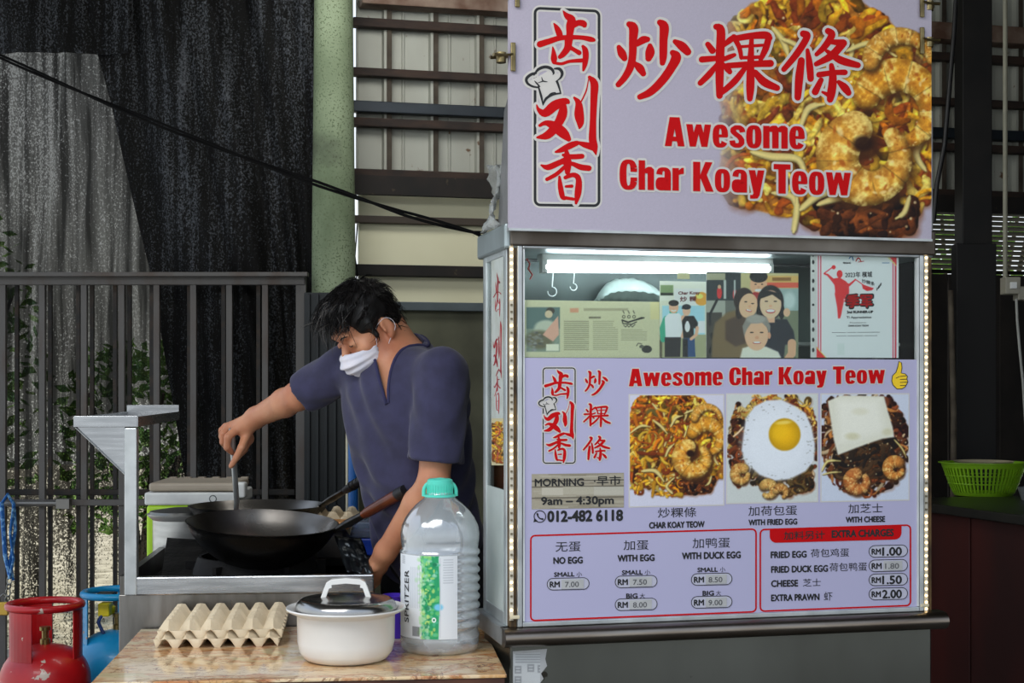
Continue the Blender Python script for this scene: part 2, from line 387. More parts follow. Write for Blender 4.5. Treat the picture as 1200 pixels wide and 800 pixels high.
HEAVY = {' ': (.17, []),
 'A': (.54, [[(0, 0), (.185, 0), (.30, .80), (.30, 1), (.135, 1)], [(.54, 0), (.355, 0), (.24, .80), (.24, 1), (.405, 1)], _box(.14, .17, .40, .33)]),
 'C': (.48, _strip(.245, .5, .245, .515, .055, .37, 22, 338, 30)+[_box(.30, .60, .48, .72), _box(.30, .28, .48, .41)]),
 'K': (.55, [_box(0, 0, .195, 1), [(.195, .42), (.195, .56), (.33, 1), (.53, 1), (.37, .56)], [(.195, .46), (.36, .60), (.56, 0), (.345, 0)]]),
 'T': (.46, [_box(0, .82, .46, 1), _box(.13, 0, .33, .9)]),
 'o': (.42, _strip(.21, X_/2, .21, X_/2+.012, .035, X_/2-.13, 0, 360, 32)),
 'e': (.42, _strip(.21, X_/2, .21, X_/2+.012, .035, X_/2-.13, 2, 328, 30)+[_box(.15, .34, .40, .44), _box(.245, .36, .42, .46)]),
 'a': (.42, [_box(.245, 0, .42, .58)]+_strip(.22, .50, .20, .28, .035, .155, 0, 175, 18)+_strip(.17, .22, .17, .225, .0, .11, 0, 360, 20)+[_box(.16, .30, .30, .43)]),
 's': (.41, _path([(.355, .53), (.33, .64), (.27, .69), (.17, .69), (.10, .63), (.10, .54), (.17, .46), (.27, .37), (.325, .27), (.325, .15), (.26, .075), (.15, .075), (.09, .12), (.07, .24)], .155)),
 'w': (.68, [[(0, X_), (.175, X_), (.265, 0), (.10, 0)], [(.10, 0), (.265, 0), (.40, X_), (.27, X_)], [(.28, X_), (.41, X_), (.58, 0), (.415, 0)], [(.415, 0), (.58, 0), (.68, X_), (.505, X_)]]),
 'm': (.67, [_box(0, 0, .175, X_), _box(.2475, 0, .4225, .62), _box(.495, 0, .67, .62), [(.12, .60), (.19, .74), (.26, .785), (.36, .785), (.4225, .70), (.4225, .56), (.20, .56)], [(.36, .60), (.43, .74), (.50, .785), (.60, .785), (.67, .70), (.67, .56), (.45, .56)]]),
 'h': (.42, [_box(0, 0, .175, 1), _box(.245, 0, .42, .62), [(.12, .60), (.19, .74), (.26, .785), (.35, .785), (.42, .70), (.42, .56), (.2, .56)]]),
 'r': (.31, [_box(0, 0, .175, X_), [(.12, .5), (.18, .70), (.25, .78), (.31, .785), (.31, .58), (.20, .55)]]),
 'y': (.43, [[(0, X_), (.18, X_), (.27, .16), (.20, 0), (.13, 0)], [(.25, X_), (.43, X_), (.30, -.08), (.24, -.19), (.16, -.2), (.04, -.2), (.04, -.075), (.11, -.07), (.14, .0)]])}
def heavy(s, txt, u0, v0, u1, v1, h_, grow=0.0, d=0.0):
    """a heavy condensed sans, drawn from polygons"""
    x = 0; L = []
    for ch in txt:
        w_, F = HEAVY[ch]; L += [[(x+a, b) for a, b in f] for f in F]; x += w_+.042
    x -= .042
    offs = [(0, 0)]+([(grow*math.cos(a), grow*math.sin(a)) for a in np.arange(0, 6.28, .524)] if grow else [])
    for k, (a, b) in enumerate(offs):
        for j, f in enumerate(L):
            P = np.array(f); t_ = P[:, 0]/x; s.put(np.column_stack([u0+(u1-u0)*t_+a, v0+(v1-v0)*t_-P[:, 1]*h_+b]), [tuple(range(len(f)))], d+.03*(j % 5)+.013*k)
Ink.heavy = heavy
def rrect(x0, y0, x1, y1, r, dy=0.0, n=5, dyb=None):
    """rounded rectangle; the right end is shifted down by dy (top) and dyb (bottom)"""
    dyb = dy if dyb is None else dyb; P = []
    for cx, cy, a in ((x1-r, y0+r, -90), (x1-r, y1-r, 0), (x0+r, y1-r, 90), (x0+r, y0+r, 180)):
        for k in range(n+1):
            th = R(a+90*k/n); x = cx+r*math.cos(th); y = cy+r*math.sin(th); q = (x-x0)/(x1-x0); g = (y-y0)/(y1-y0)
            P.append((x, y+q*(dy*(1-g)+dyb*g)))
    return P
def z(ox, oy, sc, *sts): return [[(ox+x/sc, oy+y/sc, w/sc) for x, y, w in st] for st in sts]
CHI = z(610, 0, 7.273,
  [(285,200,12),(310,240,45),(332,290,55),(335,322,40)], [(362,92,8),(395,135,50),(435,168,70),(425,220,75),(420,290,60),(415,330,70)],
  [(440,225,45),(490,195,50),(535,200,55),(545,215,42)], [(165,377,55),(250,350,50),(330,325,45),(420,318,40),(520,320,38),(600,335,45),(628,342,25)],
  [(410,340,70),(400,410,60),(362,462,50),(335,485,36)], [(415,400,40),(450,420,35),(500,450,42)], [(275,400,10),(282,450,38),(285,500,55),(285,530,35)],
  [(285,535,25),(350,543,26),(420,522,28),(520,515,35),(560,515,30)], [(532,395,28),(552,430,50),(555,500,50),(545,560,40),(535,600,18)])
LIU = z(610, 90, 5,
  [(95,165,8),(108,195,25),(145,212,48),(200,168,58),(262,143,40),(280,150,20)], [(250,175,42),(245,220,56),(215,280,50),(160,340,48),(98,355,14)],
  [(112,285,18),(150,270,30),(200,290,56),(250,330,60),(282,365,30)], [(315,122,14),(340,155,38),(343,220,56),(350,270,42),(345,300,12)],
  [(405,3,22),(432,40,46),(430,120,42),(425,250,38),(422,360,45),(432,410,42),(442,455,8)], [(320,378,8),(370,396,32),(430,412,46)], [(398,15,5),(385,80,8),(357,142,9)])
XIANG = z(610, 90, 5,
  [(330,388,30),(290,403,38),(240,428,30),(205,440,12)], [(250,458,18),(300,468,30),(360,465,30)], [(122,518,12),(160,530,34),(215,508,34),(270,482,30)],
  [(270,440,26),(275,500,48),(275,560,30)], [(250,505,18),(300,508,24),(350,528,34),(400,535,34)], [(255,530,22),(210,570,24),(155,600,22)],
  [(228,585,14),(233,640,30),(245,700,30),(260,715,14)], [(262,590,22),(310,574,28),(340,600,34),(336,680,40),(325,740,16)], [(265,642,14),(300,640,20)], [(260,708,20),(310,716,18)])
HAT = z(610, 0, 7.273,
  [(130,622,20),(85,637,25),(50,672,25),(60,710,22),(100,735,18),(150,745,14)], [(115,640,10),(150,592,24),(210,570,26),(262,586,26),(282,620,18),(275,636,6)],
  [(290,585,14),(330,587,26),(355,622,26),(340,665,16),(300,693,6)], [(120,690,6),(140,712,14),(165,738,8)], [(180,658,5),(192,690,12),(228,696,5)], [(150,705,5),(190,692,10)])
HAT += z(610, 90, 5, [(104,55,8),(120,110,13),(131,160,7)], [(131,165,6),(150,127,15),(190,104,12),(235,96,9)], [(235,97,8),(226,62,11),(214,28,14)], [(140,140,4),(175,100,8),(205,92,5)])
CHAO = z(710, 10, 6.667,
  [(102,302,38),(125,350,66),(145,388,48)], [(182,122,46),(216,152,74),(212,250,64),(208,370,60),(190,460,60),(145,540,52),(97,594,44)],
  [(245,275,46),(290,245,60),(325,240,44)], [(345,290,38),(345,340,74),(333,390,50)], [(228,430,36),(265,465,64),(292,508,46)],
  [(422,108,46),(455,142,74),(450,250,64),(448,370,60),(442,425,44)], [(540,258,38),(592,292,70),(638,338,60)], [(522,345,46),(550,380,78),(512,460,70),(442,560,66),(350,650,60),(265,690,44)])
GUO = z(710, 10, 6.667,
  [(862,142,48),(898,172,68),(892,350,68),(888,550,64),(888,680,52)], [(797,280,44),(832,328,54)], [(750,398,50),(850,390,44),(925,388,36)],
  [(872,430,30),(812,508,50),(738,582,44)], [(920,290,30),(965,250,48),(1000,225,44)], [(915,400,34),(960,380,40),(1005,362,30)], [(915,430,26),(948,470,48),(968,495,40)]) + z(850, 10, 6.153,
  [(62,205,42),(100,280,35),(115,355,30)], [(62,218,44),(180,198,48),(290,192,56),(318,212,46)], [(312,215,46),(290,290,48),(255,365,34)], [(110,275,22),(270,264,22)],
  [(190,200,30),(182,400,52),(180,560,60),(176,650,42)], [(115,355,26),(250,350,26)], [(15,412,42),(160,402,44),(325,395,52)], [(140,430,36),(75,515,48),(5,580,44),(-40,610,44)], [(215,460,42),(280,530,60),(372,572,46)])
TIAO = z(850, 10, 6.153,
  [(562,182,50),(590,202,50),(520,320,50),(422,438,40)], [(548,375,50),(532,500,60),(522,640,48)], [(592,300,28),(606,400,50),(615,505,48)],
  [(740,162,46),(768,190,52),(720,270,48),(658,330,32)], [(750,238,32),(850,250,56)], [(845,255,56),(765,340,56),(655,400,36)], [(730,305,26),(830,372,56),(955,408,44)],
  [(675,477,42),(780,462,38),(862,460,42)], [(765,410,36),(775,500,56),(765,600,62),(755,655,48)], [(700,602,18),(750,625,38)], [(690,515,38),(648,600,52)], [(818,530,32),(860,570,58),(888,608,44)])
class Frame:
    def __init__(s, M): s.M = M; s.I = M.inverted(); s.c = s.I @ Vector((0, 0, EYE))
    def px(s, u, v, t=0.0):
        d = s.I.to_3x3() @ Vector(((u-CX)/FPX, 1, -(v-HY)/FPX)); k = (t-s.c.y)/d.y
        return Vector((s.c.x+k*d.x, t, s.c.z+k*d.z))
    def np(s, U, V, t):
        D = np.stack([(U-CX)/FPX, np.ones_like(U), -(V-HY)/FPX], -1) @ np.array(s.I.to_3x3()).T; k = (t-s.c.y)/D[..., 1]
        return np.stack([s.c.x+k*D[..., 0], np.full_like(k, t), s.c.z+k*D[..., 2]], -1)
# ------------------------------------------------------------------ setting: floor, roof, outside ground
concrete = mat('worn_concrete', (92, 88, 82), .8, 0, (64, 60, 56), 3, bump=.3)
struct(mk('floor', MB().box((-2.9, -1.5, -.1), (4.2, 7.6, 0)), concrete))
roofm = mat('zinc_roof', (96, 98, 96), .6, .4, (70, 66, 60), 4)
mb = MB()
for i in range(36):
    x = -2.9+i*.2; mb.add([(x, 1.9, 3.28), (x+.08, 1.9, 3.28), (x+.1, 1.9, 3.32), (x+.18, 1.9, 3.32), (x+.2, 1.9, 3.28),
                           (x, 7.6, 3.48), (x+.08, 7.6, 3.48), (x+.1, 7.6, 3.52), (x+.18, 7.6, 3.52), (x+.2, 7.6, 3.48)], [(0,1,6,5),(1,2,7,6),(2,3,8,7),(3,4,9,8)])
struct(mk('ceiling', mb, roofm))
struct(mk('wall_right', MB().box((3.4, 1.9, 0), (3.5, 7.6, 3.3)), mat('grimy_plaster', (58, 54, 48), .85, 0, (34, 31, 28), 3)))
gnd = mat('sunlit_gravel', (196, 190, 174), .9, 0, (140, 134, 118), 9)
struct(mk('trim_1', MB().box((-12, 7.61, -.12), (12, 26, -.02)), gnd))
# ------------------------------------------------------------------ shade net
def net_mat(name, thr, density):
    m = bpy.data.materials.new(name); m.use_nodes = True; n = m.node_tree; N = n.nodes; Lk = n.links
    b = N['Principled BSDF']; out = N['Material Output']
    b.inputs['Base Color'].default_value = L4((47, 48, 51)); b.inputs['Roughness'].default_value = .7; b.inputs['Specular IOR Level'].default_value = .08
    tr = N.new('ShaderNodeBsdfTransparent'); tr.inputs[0].default_value = (1, .96, .84, 1); mix = N.new('ShaderNodeMixShader')
    tc = N.new('ShaderNodeTexCoord')
    def noise(scale, st, det=2, rough=.5):
        mp = N.new('ShaderNodeMapping'); mp.inputs['Scale'].default_value = st; Lk.new(tc.outputs['Object'], mp.inputs[0])
        z_ = N.new('ShaderNodeTexNoise'); z_.inputs['Scale'].default_value = scale; z_.inputs['Detail'].default_value = det
        z_.inputs['Roughness'].default_value = rough; Lk.new(mp.outputs[0], z_.inputs['Vector']); return z_.outputs[0]
    def mth(op, a, c, d=None):
        q = N.new('ShaderNodeMath'); q.operation = op
        for i, x in enumerate((a, c)):
            if isinstance(x, (int, float)): q.inputs[i].default_value = x
            else: Lk.new(x, q.inputs[i])
        return q.outputs[0]
    fine = noise(150, (1, .2, .7), 2, .7); streak = noise(26, (1, .1, .045), 3, .6); blot = noise(1.7, (1.4, .2, .5), 3, .6)
    sep = N.new('ShaderNodeSeparateXYZ'); Lk.new(tc.outputs['Object'], sep.inputs[0])
    low = N.new('ShaderNodeMapRange'); low.inputs[1].default_value = 1.05; low.inputs[2].default_value = .5; low.inputs[3].default_value = 0; low.inputs[4].default_value = .13
    Lk.new(sep.outputs['Z'], low.inputs[0])
    s_ = mth('ADD', mth('MULTIPLY', fine, 1.0), mth('MULTIPLY', mth('SUBTRACT', streak, .5), .60))
    s_ = mth('ADD', s_, mth('MULTIPLY', mth('SUBTRACT', blot, .5), .42)); s_ = mth('ADD', s_, low.outputs[0])
    mr = N.new('ShaderNodeMapRange'); mr.inputs[1].default_value = thr; mr.inputs[2].default_value = thr+.10; mr.inputs[3].default_value = density; mr.inputs[4].default_value = .62
    db_ = N.new('ShaderNodeMapRange'); db_.inputs[1].default_value = .38; db_.inputs[2].default_value = .64; db_.inputs[3].default_value = density*.35; db_.inputs[4].default_value = density*2.0; Lk.new(streak, db_.inputs[0]); Lk.new(db_.outputs[0], mr.inputs[3])
    hi_ = N.new('ShaderNodeMapRange'); hi_.inputs[1].default_value = 1.5; hi_.inputs[2].default_value = .8; hi_.inputs[3].default_value = .17; hi_.inputs[4].default_value = .66; Lk.new(sep.outputs['Z'], hi_.inputs[0]); Lk.new(hi_.outputs[0], mr.inputs[4])
    Lk.new(s_, mr.inputs[0]); Lk.new(mr.outputs[0], mix.inputs[0]); Lk.new(b.outputs[0], mix.inputs[1]); Lk.new(tr.outputs[0], mix.inputs[2])
    Lk.new(mix.outputs[0], out.inputs[0])
    gl = mth('MULTIPLY', fine, .9); cr = N.new('ShaderNodeMix'); cr.data_type = 'RGBA'; cr.inputs['A'].default_value = L4((13, 13, 13)); cr.inputs['B'].default_value = L4((84, 88, 94))  # pale bluish end is sheen and glitter painted into the net colour
    g2 = N.new('ShaderNodeMapRange'); g2.inputs[1].default_value = .52; g2.inputs[2].default_value = .86; Lk.new(s_, g2.inputs[0]); Lk.new(g2.outputs[0], cr.inputs['Factor'])
    Lk.new(cr.outputs['Result'], b.inputs['Base Color'])
    bp_n = N.new('ShaderNodeBump'); bp_n.inputs['Strength'].default_value = .7; bp_n.inputs['Distance'].default_value = .02; Lk.new(streak, bp_n.inputs['Height']); Lk.new(bp_n.outputs[0], b.inputs['Normal'])
    return m
def netting(name, left, Y0, amp, m, v0=-60, v1=760, u1=374, nu=150, nv=70, ph=0.0, lab=''):
    vs = []; fs = []
    for j in range(nv+1):
        v = v0+(v1-v0)*j/nv; L = left(v)
        for i in range(nu+1):
            u = L+(u1-L)*i/nu; k = u*.045+ph+.0016*v*math.sin(u*.01+ph)*6
            y = Y0+amp*(math.sin(k)+.6*math.sin(2.3*k+v*.004)+.35*math.sin(5.1*k+1+v*.002))+.05*(mnoise.noise(Vector((u*.012, v*.005, ph)))); p = at(u, v, Y0); p.y = y
            vs.append(p)
    for j in range(nv):
        for i in range(nu): a = j*(nu+1)+i; fs.append((a, a+1, a+nu+2, a+nu+1))
    o = mk(name, MB().add(vs, fs), m, smooth=180); return o
o = netting('shade_net', lambda v: -60.0, 6.22, .022, net_mat('worn_shade_net', .56, .046)); tag(o, 'black woven shade net hanging in folds behind the rusty gate, lit from outside', 'net')
def lft(v):
    return 112+(v-60)*.24 if v < 330 else 176+(v-330)*.17
o = netting('shade_net', lft, 6.10, .03, net_mat('doubled_shade_net', .74, .010), ph=2.0, nv=90); tag(o, 'second darker layer of shade net doubled over the first, beside the green post', 'net')
o = netting('shade_net', lambda v: -60.0, 6.08, .012, bpy.data.materials['doubled_shade_net'], v0=-60, v1=62, u1=150, nu=70, nv=14, ph=4.0); tag(o, 'short strip of shade net folded over the top left corner above the pale patch', 'net')
# plants and light outside the net
leafm = mat('leaf_green', (96, 150, 52), .6, 0, (150, 190, 80), 12); barkm = mat('bark', (90, 76, 60), .9)
def bush(x, y, h, r, n, seed, lab):
    g = random.Random(seed); t = thing('leafy_bush', lab, 'bush', (x, y, 0), group='bushes beyond the shade net')
    mb = MB()
    for i in range(7):
        a = g.uniform(0, 6.3); mb.tube([(x, y, 0), (x+.3*r*math.cos(a), y+.3*r*math.sin(a), h*.4), (x+.8*r*math.cos(a), y+.8*r*math.sin(a), h*.8)], [.04, .025, .01], 6)
    mk('stem', mb, barkm, t, kind='stuff')
    mb = MB()
    for i in range(n):
        a = g.uniform(0, 6.3); q = r*g.uniform(.2, 1); zz = h*g.uniform(.25, 1); q *= math.sqrt(max(.05, 1-((zz/h-.55)/.55)**2))
        c = Vector((x+q*math.cos(a), y+q*math.sin(a), zz)); d = Vector((g.uniform(-1, 1), g.uniform(-1, 1), g.uniform(-.6, .6))).normalized()
        e = d.cross(Vector((g.uniform(-1, 1), g.uniform(-1, 1), g.uniform(-1, 1)))).normalized(); s_ = g.uniform(.035, .075)
        mb.add([c-d*s_, c+e*s_*.45, c+d*s_, c-e*s_*.45], [(0, 1, 2, 3)])
    mk('foliage', mb, leafm, t, kind='stuff')
bush(-3.6, 8.6, 2.5, .8, 1500, 1, 'green leafy bush seen dimly through the net at the picture edge')
bush(-2.5, 9.6, 1.7, .6, 900, 2, 'low green bush showing through the net above the red gas cylinder')
bush(2.7, 8.6, 3.2, .6, 900, 3, 'green bush glimpsed through louvres between the stall and the black post')
# ------------------------------------------------------------------ gates of iron bars
iron = mat('rusty_iron_bar', (84, 82, 80), .6, .3, (74, 62, 54), 9, (1, 1, .35), lo=.5, hi=.8, bump=.3)
iron2 = mat('dark_iron_bar', (44, 43, 42), .6, .5, (66, 54, 44), 20, lo=.45, hi=.8, bump=.3)
def gate(Y, us, top, mid, u0, u1, w, m, lab, stile=None):
    t = thing('iron_gate', lab, 'gate', at((u0+u1)/2, 700, Y)*Vector((1, 1, 0)) if False else (at((u0+u1)/2, 453, Y).x, Y, 0))
    for u in us:
        p = at(u, top[0]+4, Y); q = w*(1.7 if stile and u == stile else 1)
        mk('bar', MB().box((p.x-q/2, Y-w/2, .06), (p.x+q/2, Y+w/2, p.z)), m, t)
    for a, b in (top,)+tuple(mid):
        hi = at(u0, a, Y); lo = at(u1, b, Y); mk('rail', MB().box((hi.x, Y-w*.8, lo.z), (lo.x, Y+w*.6, hi.z)), m, t, bevel=.003)
    lo = .05; mk('rail', MB().box((at(u0, 0, Y).x, Y-w*.7, lo), (at(u1, 0, Y).x, Y+w*.7, lo+.05)), m, t)
    return t
g1 = gate(5.94, [-24, 4, 50, 99, 143, 184, 227, 269, 311, 353], (321, 334), [(585, 592)], -60, 358, .024, iron,
          'rusty iron bar gate with an angle top rail across the shade net', stile=353)
ang = MB(); a = at(-60, 319, 5.9); b = at(361, 324, 5.9); ang.box((a.x, 5.88, b.z), (b.x, 5.93, a.z)); mk('top_flange', ang, iron, g1, bevel=.002)
hp = MB(); a = at(0, 590, 5.9); b = at(68, 590, 5.9); hp.tube([a, b], .012, 8); hp.box((b.x-.004, 5.885, b.z-.02), (b.x+.05, 5.93, b.z+.02)); mk('bolt', hp, mat('old_steel', (120, 118, 114), .4, .8), g1, smooth=40)
g2 = gate(6.02, [-14, 20, 59, 92, 108, 135, 152, 178, 222, 262, 303], (325, 331), [(573, 580)], -60, 346, .016, iron2,
          'thinner dark bar gate folded behind the rusty iron gate')
# blue strap, chain and padlock hung on the gate bolt
blue = mat('blue_cord', (28, 92, 160), .6, 0, (120, 170, 210), 60, lo=.5, hi=.6)
t = thing('cord_loop', 'blue webbing cord looped over the iron gate bolt', 'cord', at(9, 700, 5.86))
for k, (pts, r) in enumerate([([(2, 590), (9, 579), (16, 590), (18, 620), (12, 660), (15, 680)], .012), ([(2, 588), (4, 620), (6, 650), (12, 676)], .014), ([(16, 592), (12, 625), (16, 655), (11, 678)], .009)]):
    mk('strand', MB().tube([at(u, v, 5.86-.01*k) for u, v in pts], r, 8, flat=.6), blue, t, smooth=60)
chm = mat('steel_chain', (150, 150, 146), .35, .9)
t = thing('chain', 'short steel chain hanging below the blue cord on the gate', 'chain', at(10, 712, 5.85))
for k in range(5):
    c = at(11-k*.8, 680+k*7, 5.85); mb = MB(); M = Matrix.Translation(c) @ Matrix.Rotation(R(90), 4, 'X') @ Matrix.Rotation(R(90*(k % 2)), 4, 'Y' if False else 'Z') @ Matrix.Rotation(R(80*(k % 2)), 4, 'X') @ Matrix.Diagonal((.75, 1.2, 1, 1))
    mb.torus((0, 0, 0), .013, .0035, 14, 6, M); mk('link', mb, chm, t, smooth=60)
t = thing('padlock', 'brass padlock on the chain by the red gas cylinder', 'padlock', at(4, 724, 5.84))
p = at(4, 712, 5.84); mk('body', MB().box((p.x-.022, p.y-.01, p.z-.03), (p.x+.022, p.y+.01, p.z+.025)), mat('brass', (196, 160, 74), .35, .8), t, bevel=.004)
mk('shackle', MB().tube([(p.x-.014, p.y, p.z+.02), (p.x-.014, p.y, p.z+.045), (p.x, p.y, p.z+.058), (p.x+.014, p.y, p.z+.045), (p.x+.014, p.y, p.z+.02)], .0035, 6), chm, t, smooth=60)
# ------------------------------------------------------------------ green concrete post
post_m = mat('mossy_green_paint', (128, 142, 114), .75, 0, (88, 102, 76), 5, (1, 1, .5), lo=.35, hi=.7, bump=.25, bscale=50)
n_ = post_m.node_tree
def speckle(m, col, scale, thr, wid=.02):
    n = m.node_tree; N = n.nodes; b = N['Principled BSDF']; src = b.inputs['Base Color'].links[0].from_socket
    tcn = N.new('ShaderNodeTexCoord'); z_ = N.new('ShaderNodeTexNoise'); z_.inputs['Scale'].default_value = scale; z_.inputs['Detail'].default_value = 5; n.links.new(tcn.outputs['Object'], z_.inputs['Vector'])
    q = N.new('ShaderNodeMapRange'); q.inputs[1].default_value = thr; q.inputs[2].default_value = thr+wid; n.links.new(z_.outputs[0], q.inputs[0])
    x = N.new('ShaderNodeMix'); x.data_type = 'RGBA'; x.inputs['B'].default_value = L4(col); n.links.new(src, x.inputs['A']); n.links.new(q.outputs[0], x.inputs['Factor']); n.links.new(x.outputs['Result'], b.inputs['Base Color'])
speckle(post_m, (84, 96, 70), 120, .56, .06); speckle(post_m, (60, 66, 52), 2.6, .58, .12)
pp = at(391, 453, 6.05); mb = MB(); prof = [(.098, 0), (.095, 1.0), (.092, 2.0), (.083, 2.9), (.08, 3.45)]
mb.lathe(prof, 28, Matrix.Translation((pp.x, pp.y, 0))); struct(mk('trim_2', mb, post_m, smooth=60))
dp = at(352, 453, 6.0)
# dark steel sheet beside the post
mb = MB(); a = at(354, 330, 5.98); b = at(407, 700, 5.98); mb.box((a.x+.02, 5.90, 0), (b.x, 5.93, at(400, 343, 5.92).z))
for k in range(5): x = a.x+.035+k*.036; mb.box((x, 5.885, 0), (x+.012, 5.90, at(400, 345, 5.92).z))
tag(rebase(mk('steel_sheet', mb, mat('dark_bluish_sheet', (30, 35, 38), .5, .3, (20, 24, 26), 3), bevel=.002), (a.x, 5.9, 0)), 'dark ribbed steel sheet standing at the foot of the green post', 'sheet')
# ------------------------------------------------------------------ back wall, parallel to the stall front
WB = Frame(Matrix.Translation((at(415, 453, 6.3)*Vector((1, 1, 0)))) @ Matrix.Rotation(YAW, 4, 'Z'))
zinc = mat('grey_zinc_sheet', (168, 171, 162), .55, .1, (142, 141, 130), 2.2, (1, 1, .6), lo=.3, hi=.75, rvar=.1, bump=.1)
speckle(zinc, (92, 66, 44), 12, .66, .05)
wb = thing('wall_back', 'x', 'x'); del wb['label']; del wb['category']; wb.matrix_world = WB.M; _wm[wb.name] = WB.M.copy(); struct(wb)
seam_shadow_m = mat('painted_seam_shadow', (74, 66, 56), .8, 0, (52, 44, 36), 9)  # dark strips along the ribs paint in the shadow at the sheet overlaps
zt = 3.45; zb = WB.px(500, 222, 0).z; s_end = WB.px(1290, 200, 0).x
s0 = WB.px(417, 100, 0).x; rib = WB.px(496.5, 100, 0).x-WB.px(442, 100, 0).x; x = WB.px(442, 100, 0).x-rib; k = 0
while x < s_end:
    mb = MB(); w = rib; x0 = max(x, s0)
    pr = [(0, 0), (.10, 0), (.13, -.028), (.20, -.028), (.23, 0), (.52, 0), (.54, -.008), (.57, -.008), (.59, 0), (1.0, 0), (1.0, .004), (0, .004)]
    if k % 3 == 0: pr = [(a_, b_-.004) for a_, b_ in pr]
    mb.prism([(x+a_*w, b_) for a_, b_ in pr] if x >= s0-.01 else [(max(x+a_*w, s0), b_) for a_, b_ in pr], zb, zt)
    mk('sheet_panel', mb, zinc, wb, WB.M); mk('seam_shadow', MB().box((x+.185*w, -.034, zb), (x+.185*w+.022, -.0285, zt)), seam_shadow_m, wb, WB.M) if x > s0 else None; x += rib; k += 1
rust = mat('rusty_channel', (58, 43, 35), .8, .0, (36, 29, 26), 9, (1, 1, 3), bump=.3); dk = mat('dark_blue_steel', (42, 50, 58), .5, .4, (30, 36, 42), 4)
blk = mat('sooty_black', (20, 19, 18), .8, 0, (34, 28, 24), 7); speckle(blk, (60, 52, 40), 26, .68, .02)
def rail(name, v0, v1, m, t=-.07, d=.05, u0=414, uref=500, end=None):
    a = WB.px(uref, v0, t); b = WB.px(uref, v1, t); s = WB.px(u0, v0, t).x
    return mk(name, MB().box((s, t, b.z), (end or s_end, t+d, a.z)), m, wb, WB.M, bevel=.004)
rail('beam', -14, 8, mat('rusty_beam', (96, 70, 56), .7, .1, (140, 122, 108), 8, bump=.3), -.12, .1, u0=424, uref=500)
for a_, b_, m_ in ((24.5, 35, rust), (82.5, 92, rust), (121, 134, dk), (140.5, 150.5, rust), (200, 211, rust)): rail('rail', a_, b_, m_)
mk('valance', MB().box((WB.px(412, 205, -.14).x, -.13, WB.px(500, 229, -.14).z), (s_end, -.09, WB.px(500, 207, -.14).z)), blk, wb, WB.M)
cream = mat('cream_board', (224, 222, 192), .6, 0, (208, 204, 172), 1.3, lo=.3, hi=.7); speckle(cream, (120, 110, 84), 20, .74, .01)
uL = 420; s1 = WB.px(720, 300, 0).x; sL = WB.px(uL, 300, 0).x
for a_, b_ in ((223, 259), (262, 318), (321, 357)):
    mk('board_panel', MB().box((sL, -.01, WB.px(500, b_+2, 0).z), (s1, .02, WB.px(500, a_, 0).z)), cream, wb, WB.M)
mk('rail', MB().box((WB.px(413, 250, -.04).x, -.05, WB.px(500, 263, -.04).z), (s1, 0, WB.px(500, 254.5, -.04).z)), mat('brown_channel', (62, 52, 42), .6), wb, WB.M, bevel=.003)
mk('rail', MB().box((WB.px(413, 250, -.06).x, -.07, WB.px(500, 324, -.06).z), (s1, 0, WB.px(500, 311, -.06).z)), blk, wb, WB.M, bevel=.003)
mk('rail', MB().box((WB.px(440, 250, -.04).x, -.05, WB.px(500, 364, -.04).z), (s1, 0, WB.px(500, 354, -.04).z)), mat('grey_channel', (88, 98, 102), .5, .2), wb, WB.M, bevel=.003)
lowm = mat('olive_plaster', (98, 99, 80), .8, 0, (62, 62, 50), 2.5, bump=.2)
mk('plaster', MB().box((sL, -.01, 0), (s1, .05, WB.px(500, 357, 0).z)), lowm, wb, WB.M)
# right-hand stretch: louvre boards, dark boards
loum = mat('dark_louvre', (34, 33, 30), .6, .2, (50, 44, 36), 6)
zr = WB.px(1150, 322, 0).z; n = 15; ztp = WB.px(1150, 236, 0).z
for i in range(n):
    zz = zr+(ztp-zr)*(i+.5)/n; h = (ztp-zr)/n
    mk('slat', MB().add([(s1, .02, zz-h*.30), (s_end, .02, zz-h*.30), (s_end, -.03, zz+h*.30), (s1, -.03, zz+h*.30), (s1, .025, zz-h*.28), (s_end, .025, zz-h*.28), (s_end, -.025, zz+h*.34), (s1, -.025, zz+h*.34)],
        [(0,1,2,3),(7,6,5,4),(0,3,7,4),(1,5,6,2),(3,2,6,7),(0,4,5,1)]), loum, wb, WB.M)
dwm = mat('dark_brown_wall', (40, 35, 31), .8, 0, (24, 21, 19), 4, bump=.2)
for i in range(9):
    w = (s_end-s1)/9; mk('plank', MB().box((s1+i*w, -.01+.004*(i % 2), 0), (s1+(i+1)*w-.006, .03, zr)), dwm, wb, WB.M)
# ------------------------------------------------------------------ posts, pipes and sockets beside the stall
def vpost(name, u0, u1, v0, Y, d, m, lab, cat):
    a = at(u0, v0, Y); b = at(u1, v0, Y); return tag(rebase(mk(name, MB().box((a.x, Y, 0), (b.x, Y+d, min(a.z, 3.27))), m, bevel=.004), ((a.x+b.x)/2, Y+d/2, 0)), lab, cat)
t_ = vpost('steel_post', 1128, 1163, -200, 6.45, .12, mat('black_post', (15, 15, 15), .6, .2, (26, 24, 22), 6), 'tall black steel post on the right behind the stall', 'post')
vpost('board', 1121, 1168, 285, 6.32, .08, mat('black_board', (14, 13, 13), .7), 'flat black board standing in front of the tall black post', 'board')
bp_ = mat('bamboo_grey', (96, 88, 74), .8, 0, (60, 52, 42), 10)
a = at(1114, 340, 6.28); b = at(1116, 640, 6.28); tag(rebase(mk('wooden_stake', MB().tube([a, (a+b)/2+Vector((.01, 0, 0)), (b.x, b.y, 0)], [.012, .014, .016], 8), bp_, smooth=60), (b.x, 6.28, 0)), 'weathered thin stake leaning beside the black post', 'stake')
cp = at(1178, -80, 5.3); cq = at(1178, 330, 5.3)
